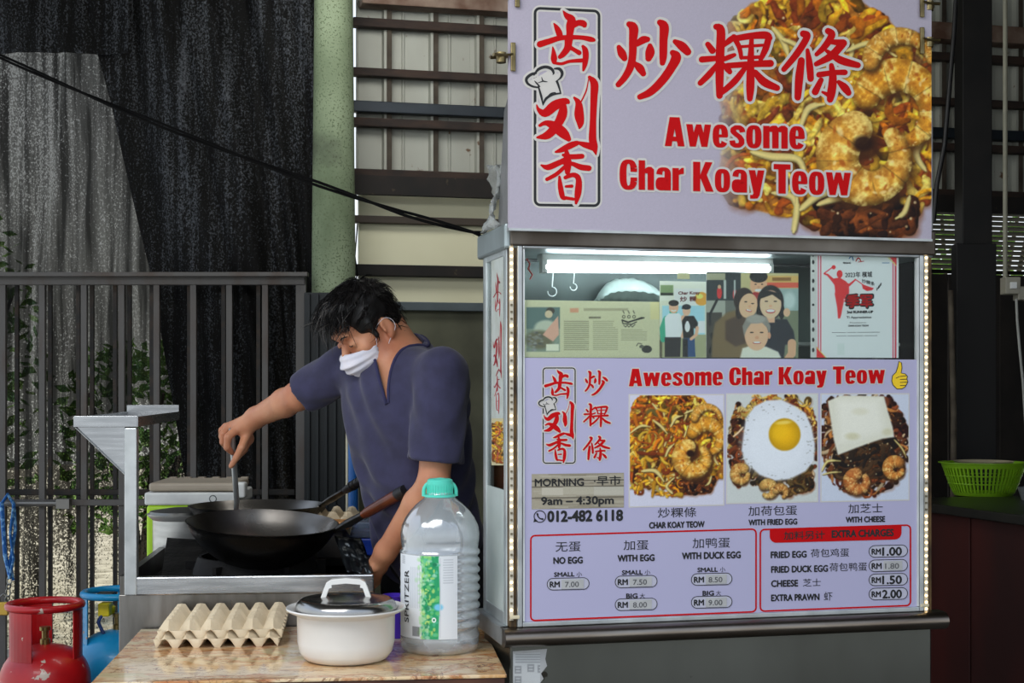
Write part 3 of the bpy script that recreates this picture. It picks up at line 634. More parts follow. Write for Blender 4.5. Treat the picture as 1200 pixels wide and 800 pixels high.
tag(rebase(mk('conduit_pipe', MB().tube([(cp.x, 5.3, 3.27), cq], .0085, 10), mat('conduit_grey', (140, 138, 120), .5), smooth=60), cq), 'pale upright conduit pipe running down to the wall sockets', 'pipe')
t = thing('socket_box', 'white wall socket box at the end of the conduit pipe', 'socket', at(1189, 352, 5.28))
for u0, u1, v0, v1 in ((1175, 1193, 325, 345), (1190, 1215, 336, 352)):
    a = at(u0, v0, 5.29); b = at(u1, v1, 5.29); f = mk('face_plate', MB().box((a.x, 5.26, b.z), (b.x, 5.32, a.z)), mat('grimy_white', (150, 146, 130), .5), t, bevel=.004)
    c = (a+b)/2; mk('switch', MB().box((c.x-.012, 5.252, c.z-.012), (c.x+.012, 5.262, c.z+.012)), WHITE_P, t, bevel=.002)
pts = [at(u, v, 5.24) for u, v in ((1191, 350), (1192, 375), (1195, 410), (1199, 450), (1203, 520), (1206, 572))]
tag(rebase(mk('power_cable', MB().tube(pts, .005, 8), mat('white_cable', (170, 170, 162), .5), smooth=60), pts[-1]), 'white power cable hanging from the wall sockets', 'cable')
pts = [at(u, v, 5.8) for u, v in ((1122, -30), (1118, 40), (1112, 110), (1107, 170), (1098, 215), (1094, 260))]
tag(rebase(mk('power_cable', MB().tube(pts, .010, 8), BLACK, smooth=60), pts[-1]), 'thick black cable hanging in front of the zinc sheets beside the sign', 'cable')
# side counter with red-brown panels
ctz = .95; A_ = atz(1060, 585, ctz); B_ = atz(1260, 611, ctz); d_ = (B_-A_).normalized(); nrm = Vector((-d_.y, d_.x, 0))
if nrm.y < 0: nrm = -nrm
CF = basis(d_, nrm, Vector((0, 0, 1)), (A_.x, A_.y, 0)); L_ = (B_-A_).length
t = thing('side_counter', 'dark side counter with red-brown front panels behind the stall, right', 'counter', M=CF.copy())
mk('worktop', MB().box((-.05, -.02, ctz-.035), (L_+.3, .75, ctz)), mat('black_worktop', (26, 25, 24), .35, 0, (40, 38, 34), 9), t, CF, bevel=.004)
red = mat('red_brown_panel', (72, 18, 10), .6, 0, (48, 13, 9), 3, (1, 1, .3))
for k in range(3):
    w = (L_+.2)/3; mk('door', MB().box((k*w+.004, .02, .08), ((k+1)*w-.004, .05, ctz-.037)), red, t, CF, bevel=.003)
mk('body', MB().box((0, .052, 0), (L_+.2, .72, ctz-.037)), DARKM, t, CF)
# green basket
bk = atz(1166, 583, ctz); bk = Vector((bk.x, bk.y+.14, ctz)); GB = mat('lime_plastic', (150, 205, 40), .35, 0, (138, 192, 34), 4, trans=.15, coat=.2)
t = thing('basket', 'lime green plastic basket with slotted sides on the dark counter', 'basket', bk)
def bask(h): return .118+.055*(h/.135)**.8
mb = MB(); nh, na = 7, 56
for i in range(nh):
    for k in range(na):
        z0 = .012+.105*i/nh; z1 = .012+.105*(i+1)/nh; g_ = .0035 if i % 1 == 0 else 0
        a0 = 2*math.pi*k/na; a1 = 2*math.pi*(k+.5)/na
        r0, r1 = bask(z0), bask(z1)
        mb.add([(r*math.cos(a), r*.78*math.sin(a), z_) for (r, z_) in ((r0, z0), (r1, z1)) for a in (a0, a1)]+[((r-.002)*math.cos(a), (r-.002)*.78*math.sin(a), z_) for (r, z_) in ((r0, z0), (r1, z1)) for a in (a0, a1)],
               [(0,1,3,2),(6,7,5,4),(0,2,6,4),(1,5,7,3)])
mk('slotted_side', mb, GB, t, Matrix.Translation(bk), kind='stuff')
for z0, z1, nm in ((0, .014, 'base'), (.115, .135, 'rim')):
    mb = MB()
    pr = [(bask(z0)-.003, z0), (bask(z0)+.001, z0), (bask(z1)+.001, z1), (bask(z1)+(.012 if nm == 'rim' else 0), z1), (bask(z1)+(.012 if nm == 'rim' else 0), z1+.003), (bask(z1)-.004, z1+.003), (bask(z0)-.003, z0)]
    if nm == 'base': pr = [(0.0, 0), (bask(0), 0), (bask(z1)+.001, z1), (bask(z1)-.003, z1), (bask(0)-.004, .004), (0, .004)]
    mb.lathe(pr, 56, Matrix.Translation(bk) @ Matrix.Diagonal((1, .78, 1, 1)), cap=False); mk(nm, mb, GB, t, smooth=50)
for zz in (.05, .083):
    mb = MB(); mb.torus((0, 0, zz), bask(zz), .0025, 56, 5, Matrix.Translation(bk) @ Matrix.Diagonal((1, .78, 1, 1))); mk('band', mb, GB, t)
mb = MB().lathe([(0, .10), (.09, .10), (.12, .128), (.122, .13), (.088, .104), (0, .104)], 36, Matrix.Translation(bk+Vector((.0, 0, .012))), cap=False)
tag(rebase(mk('plate', mb, mat('pale_plate', (190, 180, 150), .4), smooth=50), bk+Vector((0, 0, .11))), 'pale shallow plate lying inside the lime green basket', 'plate')
b2 = atz(1212, 586, ctz); mb = MB().lathe([(0, 0), (.04, 0), (.055, .05), (.057, .05), (.042, -.0), (0, .004)], 28, Matrix.Translation((b2.x, b2.y+.02, ctz)), cap=False)
tag(rebase(mk('bowl', mb, mat('grey_bowl', (120, 124, 124), .4), smooth=50), (b2.x, b2.y+.02, ctz)), 'small grey bowl at the picture edge in front of the green basket', 'bowl')
# black twin wires crossing the picture to the stall top
wm = mat('black_wire', (8, 8, 8), .9, 0, (8, 8, 8), spec=.1)
for k, (o1, lab) in enumerate(((0, 'upper black wire of the pair running from the net down to the stall top'), (1, 'lower black wire of the pair twisted along the upper one'))):
    P = [(-30, 52, 4.6), (0, 66, 4.55), (65, 95, 4.45), (130, 123, 4.35), (210, 155, 4.2), (290, 186, 4.1), (360, 211, 4.0), (420, 232, 3.9), (470, 249, 3.82), (520, 263, 3.76), (566, 275, 3.72)]
    pts = []
    for i in range(len(P)-1):
        for q in (0, .25, .5, .75):
            u, v, Y = [P[i][j]+(P[i+1][j]-P[i][j])*q for j in range(3)]; th = (i+q)*1.3+k*math.pi
            pts.append(at(u, v, Y)+Vector((0, .006*math.cos(th), .0052*math.sin(th))))
    pts.append(at(566, 275, 3.72)+Vector((0, 0, .006*(1-2*k))))
    tag(rebase(mk('wire', MB().tube(pts, .0045, 6), wm, smooth=60), pts[-1]), lab, 'wire')
# thin twigs of wire by the bright gap
P = [(419, 262), (416, 300), (419, 322), (413, 335), (416, 352)]; tag(rebase(mk('wire', MB().tube([at(u, v, 6.2) for u, v in P], .003, 5), wm), at(416, 352, 6.2)), 'thin curly wire in the bright gap beside the green post', 'wire')
P = [(418, 340), (424, 325), (430, 322), (436, 322)]; tag(rebase(mk('wire', MB().tube([at(u, v, 6.15) for u, v in P], .0035, 5), wm), at(418, 340, 6.15)), 'short bent wire end above the cook\'s hair', 'wire')
# standing poles behind the cook
for u, r, c_, lab, nm in ((407, .006, (205, 200, 176), 'thin cream pole standing behind the cook beside the blue pole', 'pole'), (414, .018, (30, 96, 170), 'blue painted pole standing behind the cook', 'pole'), (436, .010, (110, 112, 112), 'grey pipe standing behind the cook, low', 'pipe')):
    p = at(u, 453, 5.0); h = EYE-(478-HY)/FPX*5.0 if r < .015 else EYE-(470-HY)/FPX*5.0
    if nm == 'pipe': h = 1.15
    tag(rebase(mk(nm, MB().tube([(p.x, 5, 0), (p.x, 5, h)], r, 10), mat('pole_paint', c_, .4), smooth=60), (p.x, 5, 0)), lab, nm if nm == 'pole' else 'pipe')
# ------------------------------------------------------------------ the food stall
SF = Frame(SM)
def proj_np(M, X):
    Wd = X @ np.array(M.to_3x3()).T+np.array(M.translation); return CX+FPX*Wd[..., 0]/Wd[..., 1], HY-FPX*(Wd[..., 2]-EYE)/Wd[..., 1]
def sample(c, U, V):
    x = np.clip((U-c.u0)/(c.u1-c.u0)*(c.nu-1), 0, c.nu-1.001); y = np.clip((V-c.v0)/(c.v1-c.v0)*(c.nv-1), 0, c.nv-1.001)
    i = y.astype(int); j = x.astype(int); fy = (y-i)[..., None]; fx = (x-j)[..., None]; C = c.C
    return C[i, j]*(1-fx)*(1-fy)+C[i, j+1]*fx*(1-fy)+C[i+1, j]*(1-fx)*fy+C[i+1, j+1]*fx*fy
def rect_print(name, c, t, s0, s1, z0, z1, m, parent, res=1.3, label=None):
    """a flat print on the stall plane at depth t whose picture comes from canvas c"""
    q = Canvas(0, 0, (s1-s0)*480*res, (z1-z0)*480*res, 1.0)
    S = s0+(s1-s0)*q.U/q.u1; Z = z1-(z1-z0)*q.V/q.v1; X = np.stack([S, np.full_like(S, t), Z], -1)
    U, V = proj_np(SM, X); q.C = sample(c, U, V)
    o = q.mesh(name, lambda a, b: X, m, parent, SM)
    if label: o['label'] = label
    return o
side_v = lambda v: EYE-(v-HY)/FPX*3.52
D = .30; S1 = 1.118; zf = lambda v: SF.px(600, v, 0).z
st = thing('food_stall', 'stainless steel hawker stall cabinet with glass front, filling the right half', 'food stall', M=SM.copy())
zr1, zr0 = zf(735), zf(757)
lower = mat('dull_stainless', (112, 114, 108), .34, .9, (88, 88, 82), 2.2, (1, 1, .5), lo=.3, hi=.7, rvar=.12)
speckle(lower, (60, 56, 50), 18, .70, .03)
mk('body', MB().box((.002, .004, .08), (S1-.004, D, zr0+.01)), lower, st, SM, bevel=.004)
mk('plinth', MB().box((.03, .03, 0), (S1-.03, D-.03, .08)), DARKM, st, SM)
mb = MB(); zc = (zr0+zr1)/2; rr = (zr1-zr0)/2
prof = [(-.012-rr*1.25*math.sin(a), zc+rr*math.cos(a)) for a in [R(k*15) for k in range(13)]]
pr = prof+[(.02, zr0), (.02, zr1)]
vs = [(-.018, y, z_) for y, z_ in pr]+[(S1+.022, y, z_) for y, z_ in pr]; n = len(pr)
mb.add(vs, [tuple(range(n)), tuple(range(2*n-1, n-1, -1))]+[(k, n+k, n+(k+1) % n, (k+1) % n) for k in range(n)])
mk('counter_rail', mb, mat('rail_steel', (150, 142, 132), .3, 1, (112, 100, 88), 3, (1, 1, 8), rvar=.1), st, SM, smooth=35)
mb = MB(); mb.box((-.018, .0, zr0), (.02, D+.01, zr1)); mb.box((0, D, zr0), (S1, D+.01, zr1)); mb.box((.02, .02, zr1-.008), (S1, D, zr1)); mk('ledge', mb, ALU, st, SM, bevel=.003)
zt0, zt1 = zf(288), zf(267)      # header beam
mk('header_beam', MB().box((.0, -.012, zt0), (S1, .03, zt1+.02)), mat('header_steel', (112, 106, 98), .4, .8, (80, 72, 64), 5, rvar=.1), st, SM, bevel=.004)
mk('cap_box', MB().box((-.012, -.002, zf(291)), (S1, D+.02, zt1+.012)), mat('cap_steel', (170, 182, 184), .35, .6, (140, 150, 150), 6), st, SM, bevel=.006)
sbz = 2.38
mk('sign_box', MB().add([(.0, .0, zt1+.01), (S1, .0, zt1+.01), (S1, .13, zt1+.01), (.0, .13, zt1+.01), (.0, .0, 2.11), (S1, .0, 2.11), (S1, .06, 2.07), (.0, .06, 2.07)], [(0,3,2,1),(4,5,6,7),(0,1,5,4),(1,2,6,5),(2,3,7,6),(3,0,4,7)]), mat('sign_box_steel', (150, 150, 150), .4, .7, (120, 120, 120), 4), st, SM, bevel=.004)
# corner posts
rustp = mat('rusty_corner_post', (112, 88, 54), .65, .3, (64, 50, 34), 30, (1, 1, .4), lo=.4, hi=.6, bump=.3)
sl0 = SF.px(597, 500, 0).x; sl1 = SF.px(605.5, 500, 0).x; sr0 = SF.px(1080, 500, 0).x; sr1 = SF.px(1092, 500, 0).x
for a_, b_ in ((sl0, sl1), (sr0, sr1)): mk('corner_post', MB().box((a_, .0, zr1), (b_, .022, zt0)), rustp, st, SM, bevel=.002)
for a_ in (-.0, S1-.022): mk('corner_post', MB().box((a_, D-.022, zr1), (a_+.022, D, zt0)), ALU, st, SM, bevel=.002)
# front window frame with double aluminium profile
fl, fr = SF.px(605.5, 500, 0).x, SF.px(1081, 500, 0).x; fb = zf(735)+.001; w = .0125
for a_, b_, z0, z1 in ((fl, fl+w, fb, zt0), (fr-w, fr, fb, zt0), (fl+w, fr-w, fb, fb+.012), (fl+w, fr-w, zt0-.006, zt0)):
    mk('window_frame', MB().box((a_, -.010, z0), (b_, .014, z1)), ALU, st, SM, bevel=.0025)
for a_, b_, z0, z1 in ((fl+w+.0015, fl+w+.0055, fb+.013, zt0-.007), (fr-w-.0055, fr-w-.0015, fb+.013, zt0-.007)):
    mk('glazing_bead', MB().box((a_, -.007, z0), (b_, .01, z1)), mat('white_bead', (220, 224, 222), .4), st, SM)
glass = bpy.data.materials.new('clear_glass'); glass.use_nodes = True; _n = glass.node_tree; _N = _n.nodes; _N.remove(_N['Principled BSDF'])
_t = _N.new('ShaderNodeBsdfTransparent'); _t.inputs[0].default_value = (.93, .965, .95, 1); _g = _N.new('ShaderNodeBsdfGlossy'); _g.inputs['Roughness'].default_value = .02; _f = _N.new('ShaderNodeFresnel'); _f.inputs[0].default_value = 1.22
_x = _N.new('ShaderNodeMixShader'); _n.links.new(_f.outputs[0], _x.inputs[0]); _n.links.new(_t.outputs[0], _x.inputs[1]); _n.links.new(_g.outputs[0], _x.inputs[2]); _n.links.new(_x.outputs[0], _N['Material Output'].inputs[0])
mk('pane', MB().box((fl+w, .004, fb+.01), (fr-w, .007, zt0-.004)), glass, st, SM)
# left side glass and its frame
for a_, b_, z0, z1 in ((.022, .05, zr1, zt0), (D-.05, D-.02, zr1, zt0), (.05, D-.05, zr1, zr1+.03), (.05, D-.05, zt0-.02, zt0)):
    mk('side_frame', MB().box((-.003, a_, z0), (.012, b_, z1)), mat('pale_aluminium', (206, 214, 214), .35, .5), st, SM, bevel=.002)
mk('side_pane', MB().box((.003, .05, zr1+.03), (.006, D-.05, zt0-.02)), glass, st, SM)
mk('side_pane', MB().box((S1-.006, .022, zr1), (S1-.003, D-.022, zt0)), glass, st, SM)
mk('side_lining', MB().box((-.0012, .048, zr1+.028), (.002, D-.048, side_v(572))), mat('frosted_lining', (196, 206, 202), .5, 0, (176, 188, 184), 6), st, SM)
mk('back_panel', MB().box((.022, D-.012, zf(440)), (S1-.022, D-.002, zt0)), mat('back_sheet', (84, 98, 94), .35, .4, (52, 62, 60), 3, rvar=.1), st, SM)
mk('shelf', MB().box((.024, .13, zf(400)), (S1-.024, D-.02, zf(396))), mat('shelf_white', (206, 212, 206), .4), st, SM)
mk('shelf', MB().box((.024, .20, zf(354)), (.50, D-.02, zf(351))), mat('shelf_edge', (226, 232, 226), .4), st, SM)
mk('top_rod', MB().tube([(.03, .16, zf(297)), (S1-.03, .16, zf(297))], .004, 8), STEEL, st, SM, smooth=50)
mk('lower_cabinet_lining', MB().box((.03, .05, zr1), (S1-.03, .06, zf(420))), mat('inner_board', (200, 205, 205), .5), st, SM)
# fluorescent tube in the case
a = SF.px(634, 313, .12); b = SF.px(905, 315, .12)
t = thing('tube_lamp', 'lit fluorescent tube lamp inside the top of the glass case', 'lamp', M=SM @ Matrix.Translation(a))
TM = SM.copy()
mk('tube', MB().tube([a+Vector((.01, 0, 0)), b-Vector((.01, 0, 0))], .013, 16), mat('lit_tube', (255, 255, 255), .5, emit=(236, 244, 255), es=10), t, TM, smooth=60)
mk('batten', MB().box((a.x, .112, a.z+.016), (b.x, .16, a.z+.034)), WHITE_P, t, TM, bevel=.003)
for q in (a.x, b.x-.014): mk('lamp_holder', MB().box((q, .108, a.z-.014), (q+.014, .14, a.z+.02)), WHITE_P, t, TM, bevel=.002)
# hanging hooks and a clear bag inside
for u, v, r_, lab in ((647, 336, .012, 'wire hook hanging inside the case at its corner end'), (672, 332, .009, 'second wire hook from the corner inside the case')):
    p0 = SF.px(u, 300, .17); p1 = SF.px(u, v, .17); pts = [p0, (p0+p1)/2+Vector((.003, 0, 0))]+[p1+Vector((r_*math.sin(k*.6), 0, r_*math.cos(k*.6)-r_)) for k in range(9)]
    o = mk('hook', MB().tube(pts, .0016, 6), mat('hook_wire', (210, 216, 214), .4, .3), None, SM, smooth=60); tag(o, lab, 'hook')
mb = MB(); pts = [SF.px(u, v, .10) for u, v in ((617, 303), (621, 309), (619, 315), (624, 322), (621, 327))]
o = mk('red_string', MB().tube(pts, .0022, 6), mat('red_cord', (200, 60, 50), .6), None, SM); tag(o, 'zigzag red string hanging inside the case by its left post', 'string')
c0 = SF.px(733, 352, .235); mb = MB(); vs = []; fs = []; nu, nv = 28, 12
for j in range(nv+1):
    for i in range(nu+1):
        x = -1+2*i/nu; h = (1-abs(x)**2.2)**.6 if abs(x) < 1 else 0; y = j/nv
        vs.append((c0.x+x*.088+.012*x*x, c0.y-.045+.09*y, c0.z+h*.058*math.sin(math.pi*min(1, .12+y*.88))+.002*math.sin(i*1.7+j)))
for j in range(nv):
    for i in range(nu): k = j*(nu+1)+i; fs.append((k, k+1, k+nu+2, k+nu+1))
o = mk('folded_cap', mb.add(vs, fs), mat('pale_cloth', (176, 190, 184), .6, 0, (150, 168, 162), 12), None, SM, smooth=180, solid=.002); tag(o, 'pale dome-shaped cap lying on the shelf inside the glass case', 'cap')
# LED strips
for nm, u, v0, v1, lab, sd_ in (('led_strip', 599.4, 288, 727, 'string of small lights along the stall corner beside the water bottle', 1), ('led_strip', 1085.5, 298, 717, 'string of small lights along the stall corner nearest the green basket', 2)):
    a = SF.px(u, v0, -.003); b = SF.px(u, v1, -.003); b.x = a.x
    t = thing('light_strip', lab, 'light strip', M=SM @ Matrix.Translation(b), group='light strips on the stall corners')
    mk('tape', MB().box((a.x-.005, -.0022, b.z), (a.x+.005, -.0006, a.z)), mat('led_tape', (214, 206, 186), .5), t, SM)
    g = random.Random(sd_); mbl = MB(); mbd = MB(); n = 54
    for k in range(n):
        zz = a.z+(b.z-a.z)*(k+.5)/n; f_ = (k/n)
        on = (sd_ == 2 and not (.62 < f_ < .72 and k % 5)) or (sd_ == 1 and (f_ < .14 or .2 < f_ < .33 and k % 4 or f_ > .36 and k % 6 < 2 or f_ > .33 and g.random() < .25))
        (mbl if on else mbd).box((a.x-.0026, -.0046, zz-.0024), (a.x+.0026, -.002, zz+.0024))
    mk('led', mbl, mat('lit_led', (255, 240, 200), .5, emit=(255, 226, 170), es=4), t, SM, kind='stuff')
    mk('unlit_led', mbd, mat('dim_led', (120, 110, 84), .3), t, SM, kind='stuff')
# small end caps where the strips end
for u, v in ((604, 723), (1084, 709)):
    p = SF.px(u, v, -.01); o = mk('clip', MB().box((p.x-.013, -.013, p.z-.004), (p.x+.010, -.003, p.z+.004)), mat('ivory_clip', (226, 214, 180), .4), None, SM, bevel=.0015)
    tag(o, 'ivory plastic clip at the foot of the %s' % ('strip of lights beside the water bottle' if u < 700 else 'strip of lights nearest the green basket'), 'clip')
# ------------------------------------------------------------------ big sign
LAV = (180, 173, 188); RED = mat('red_print', (196, 8, 14), .6, 0, (196, 8, 14), spec=.15); WHT = mat('white_print', (206, 202, 196), .5, 0, (206, 202, 196)); INK = mat('black_print', (24, 24, 26), .5, 0, (24, 24, 26))
GREYINK = mat('grey_print', (96, 96, 98), .5); PRINT = attr_mat('vinyl_print', .5, coat=.0, spec=.2); GLOSSY = attr_mat('photo_print', .22)
sgt = -.034; a = SF.px(597, 267, sgt); b = SF.px(1091.5, 280, sgt); sz0 = a.z
sg = thing('sign_board', 'large lavender sign board of the stall with red lettering and a prawn picture', 'sign', M=SM @ Matrix.Translation((a.x, sgt, sz0)))
mk('board', MB().box((a.x, sgt+.0005, sz0), (b.x, sgt+.018, 2.36)), mat('sign_sheet', LAV, .4, 0, LAV), sg, SM)
mk('bottom_trim', MB().box((a.x-.002, sgt-.002, sz0-.006), (b.x+.002, sgt+.02, sz0)), ALU, sg, SM)
def inpoly(P):
    P = np.array(P, float)
    def f(u, v):
        ins = False
        for i in range(len(P)):
            a, b = P[i], P[(i+1) % len(P)]
            if (a[1] > v) != (b[1] > v) and u < (b[0]-a[0])*(v-a[1])/(b[1]-a[1])+a[0]: ins = not ins
        return ins
    return f
def heap(c, fx, s, n, fade=False, bgc=LAV):
    H = [(852, 30), (880, 4), (960, -14), (1012, 4), (1040, 22), (1064, 50), (1100, 74), (1100, 232), (1080, 240), (1066, 268), (1050, 277), (968, 276), (938, 256), (900, 250), (858, 238), (842, 200), (850, 150), (836, 90)]
    Hp = [fx(*p) for p in H]; c.poly([(x+2*s, y+4*s) for x, y in Hp], (176, 168, 176), soft=8*s)
    c.poly(Hp, (176, 112, 38), soft=3*s); sh = inpoly(Hp)
    c.poly([fx(*p) for p in ((966, 238), (1070, 240), (1064, 268), (1048, 275), (970, 274))], (58, 28, 14), soft=6*s)
    noodles(c, lambda u, v: sh(u, v), n, 5, 2.1*s)
    dk_ = inpoly([fx(*p) for p in ((958, 236), (1078, 232), (1066, 268), (1048, 275), (965, 274))])
    noodles(c, dk_, int(n*.22), 9, 2.0*s, [(74, 38, 18), (44, 20, 10), (110, 54, 22), (150, 76, 28), (30, 14, 10)], .5)
    g = np.random.default_rng(3)
    for cc, m_ in (((104, 52, 26), 16), ((250, 208, 70), 26), ((148, 66, 40), 10)):
        for _ in range(m_):
            u, v = fx(g.uniform(860, 1085), g.uniform(5, 235))
            if sh(u, v): c.ell(u, v, s*g.uniform(4, 11), s*g.uniform(3, 7), cc, soft=.6, al=.7, ang=g.random()*3, shade=.4)
    c.mottle(Hp, .16/s, .36, 4); c.mottle(Hp, .035/s, .25, 8)
    S_ = lambda *P: [(*fx(x, y), r*s) for x, y, r in P]
    sprouts(c, [S_((905, 32, 3), (912, 52, 4.5), (925, 70, 4)), S_((917, 46, 3), (930, 58, 4), (938, 74, 4)), S_((938, 150, 3), (952, 132, 5), (966, 122, 4)), S_((880, 178, 3), (905, 184, 6), (930, 198, 5), (945, 215, 3)),
                S_((905, 226, 3), (925, 236, 5), (935, 250, 4)), S_((930, 272, 4), (940, 250, 5), (934, 232, 4)), S_((938, 246, 4), (965, 236, 6), (988, 222, 4)), S_((958, 240, 3), (980, 240, 5), (1000, 230, 3)),
                S_((1000, 52, 3), (990, 70, 4), (984, 84, 3)), S_((992, 60, 3), (1020, 60, 4), (1050, 66, 3)), S_((1085, 200, 3), (1080, 180, 5), (1086, 160, 4)), S_((1066, 230, 3), (1056, 246, 4), (1050, 256, 3))], s)
    P = lambda u, v, R0, r, a0, a1, sd, **k: prawn(c, *fx(u, v), R0*s, r*s, a0, a1, sd, **k)
    P(1052, 128, 40, 22, -2.7, 1.3, 4, col=(232, 158, 44)); P(1056, 78, 36, 13, -3.0, -.2, 7, col=(226, 160, 60))
    c.ell(*fx(1013, 172), 20*s, 18*s, (64, 30, 12), soft=.5, al=.9)
    P(1018, 184, 37, 27, -2.05, -7.0, 2, col=(236, 170, 62))
    c.ell(*fx(1012, 168), 12*s, 9*s, (40, 18, 8), soft=.5, al=.9)
c = Canvas(590, -40, 1110, 300, 1.25, LAV)
heap(c, lambda x, y: (x, y), 1.0, 620)
w_ = c.U; f_ = np.clip((c.U-832)/46, 0, 1)[..., None]*np.clip((c.V*0+1), 0, 1)[..., None]; c.C = c.C*f_+np.array(LAV, float)*(1-f_)
c.grain(2.2)
rect_print('printed_face', c, sgt-.0004, a.x, b.x, sz0, 2.36 if False else SF.px(600, -38, sgt).z, PRINT, sg, 1.3)
SLM = SM
def sign_frame():
    P = rrect(627, 9.5, 702, 240, 6, dy=3.5, dyb=1.0); return P
k1 = Ink(); k1.ring(sign_frame(), 7.5, 0.0); k1.mesh('logo_halo', sgt-.0008, WHT, sg, SM)
k1 = Ink(); k1.ring(sign_frame(), 3.2, 0.0); k1.mesh('logo_frame', sgt-.0011, INK, sg, SM, label='black rounded frame round the vertical red characters')
k1 = Ink(); k1.brush(CHI+LIU+XIANG, grow=3.0); k1.brush(HAT, grow=2.6)
k1.fill([(634, 88), (642, 83), (650, 86), (658, 86), (660, 94), (652, 98), (655, 110), (645, 112), (638, 118), (633, 100), (624, 102), (619, 95)], .2)
k1.mesh('logo_halo', sgt-.0014, WHT, sg, SM)
k1 = Ink(); k1.brush(CHI+LIU+XIANG); k1.mesh('logo_lettering', sgt-.0024, RED, sg, SM, label='three vertical red brush characters')
k1 = Ink(); k1.brush(HAT); k1.mesh('chef_hat_logo', sgt-.0024, INK, sg, SM, label='black outline of a chef hat')
k1 = Ink(); k1.brush(CHAO+GUO+TIAO, grow=3.2); k1.mesh('halo', sgt-.0014, WHT, sg, SM)
k1 = Ink(); k1.brush(CHAO+GUO+TIAO); k1.mesh('lettering', sgt-.0024, RED, sg, SM, label='three large red brush characters')
for txt, (u0, v0, u1, v1, h) in (('Awesome', (779, 171, 943, 174.5, 34)), ('Char Koay Teow', (726, 221.5, 997, 229, 34.5))):
    k1 = Ink(); k1.heavy(txt, u0, v0, u1, v1, h, 2.6); k1.mesh('halo', sgt-.0014, WHT, sg, SM)
    k1 = Ink(); k1.heavy(txt, u0, v0, u1, v1, h, 0); k1.mesh('lettering', sgt-.0030, RED, sg, SM)
# bulldog clips on the sign edges
brass = mat('aged_brass_clip', (150, 136, 96), .38, .85, (96, 84, 56), 20)
for u, v, dr, lab in ((601, 67, -1, 'brass bulldog clip on the sign edge next to the framed red characters'), (606, -8, -1, 'bulldog clip at the very top edge of the sign above the framed characters'), (1080, 48, 1, 'lower of the two bulldog clips on the sign edge beside the prawn picture'), (1080, 5, 1, 'upper of the two bulldog clips on the sign edge beside the prawn picture')):
    p = SF.px(u, v, sgt-.004); M = SM @ Matrix.Translation(p); t = thing('bulldog_clip', lab, 'clip', M=M)
    mk('jaw', MB().box((-.006, -.006, -.034), (.006, .0, .034)), brass, t, M, bevel=.002)
    mk('jaw', MB().box((-.004, .022, -.034), (.006, .028, .034)), brass, t, M, bevel=.002)
    mk('spring_barrel', MB().tube([(dr*.026, .011, -.012), (dr*.026, .011, .012)], .012, 16), brass, t, M, smooth=50)
    for y_ in (-.004, .022):
        mk('handle', MB().tube([(0, y_, .006), (dr*.022, y_+.004, .004), (dr*.048, y_+(.0 if y_ < 0 else .006), .003)], [.006, .006, .008], 8, flat=.5), brass, t, M, smooth=50)
# clear plastic bag behind the sign corner
mb = MB(); nu, nv = 10, 16; vs = []; fs = []
for j in range(nv+1):
    for i in range(nu+1):
        y = j/nv; x = i/nu; u_s = .03+.06*x*(.35+.65*(1-y)); vs.append((-.006-.012*math.sin(3*x+5*y)-.02*mnoise.noise(Vector((i*.7, j*.5, 2))), .10+(.17*x)*(.15+.85*(1-y)), zt1+.012+.155*y))
for j in range(nv):
    for i in range(nu): k = j*(nu+1)+i; fs.append((k, k+1, k+nu+2, k+nu+1))
o = mk('plastic_bag', mb.add(vs, fs), mat('clear_bag', (214, 218, 216), .25, trans=.6, ior=1.1, alpha=.75), None, SM, smooth=180, solid=.001); tag(o, 'crumpled clear plastic bag tucked behind the sign on the stall top', 'bag')
# ------------------------------------------------------------------ menu board behind the front frame
LV2 = (180, 177, 206); mt = -.0035; PX_ = lambda u, v: SF.px(u, v, mt)
m0 = PX_(613.5, 500).x; m1 = PX_(1075, 500).x; mzt = PX_(614, 419).z; mzb = fb+.012
mn = thing('menu_board', 'lavender menu board with pictures and prices filling the lower window of the stall', 'menu', M=SM @ Matrix.Translation((m0, mt, mzb)))
mk('board', MB().box((m0, mt, mzb), (m1, mt+.003, mzt)), mat('menu_sheet', LV2, .42, 0, LV2), mn, SM)
def mesh(k_, nm, off, m, label=None): return k_.mesh(nm, mt-off, m, mn, SM, label)
def pic(u0, v0, u1, v1, c, lab):
    a = PX_(u0, v1); b = PX_(u1, v0); mid = PX_((u0+u1)/2, v0).z
    o = rect_print('picture', c, mt-.0009, a.x, b.x, PX_((u0+u1)/2, v1).z, mid, PRINT, mn, 1.5, lab)
    mk('picture_border', MB().box((a.x-.003, mt-.0006, PX_((u0+u1)/2, v1).z-.003), (b.x+.003, mt, mid+.003)), WHT, mn, SM)
c = Canvas(732, 455, 853, 598, 1.6, (212, 212, 226)); heap(c, lambda x, y: (813+(x-1018)*.43, 537+(y-182)*.43), .43, 560)
noodles(c, lambda u, v: u < 770 and 492 < v < 572 and (u-738) > -1, 160, 31, .9); noodles(c, lambda u, v: 744 < u < 800 and 475+abs(u-790)*.25 < v < 582, 170, 32, .85)
sprouts(c, [[(738, 508, 1), (752, 503, 2), (762, 500, 1.5)], [(765, 492, 1.3), (772, 502, 2.2), (782, 508, 1.6)], [(780, 535, 1.4), (786, 528, 2), (790, 520, 1.5)], [(752, 552, 2), (766, 556, 3), (778, 564, 2)], [(788, 578, 2), (784, 570, 2), (790, 560, 1.5)], [(786, 500, 1.5), (794, 492, 2), (800, 487, 1.2)], [(802, 512, 1.2), (808, 500, 1.6)]], .5)
prawn(c, 813, 537, 15, 11.5, -2.05, -7.0, 2, col=(240, 170, 60)); c.ell(809, 531, 4.5, 4, (40, 18, 8), soft=.5); c.grain(3)
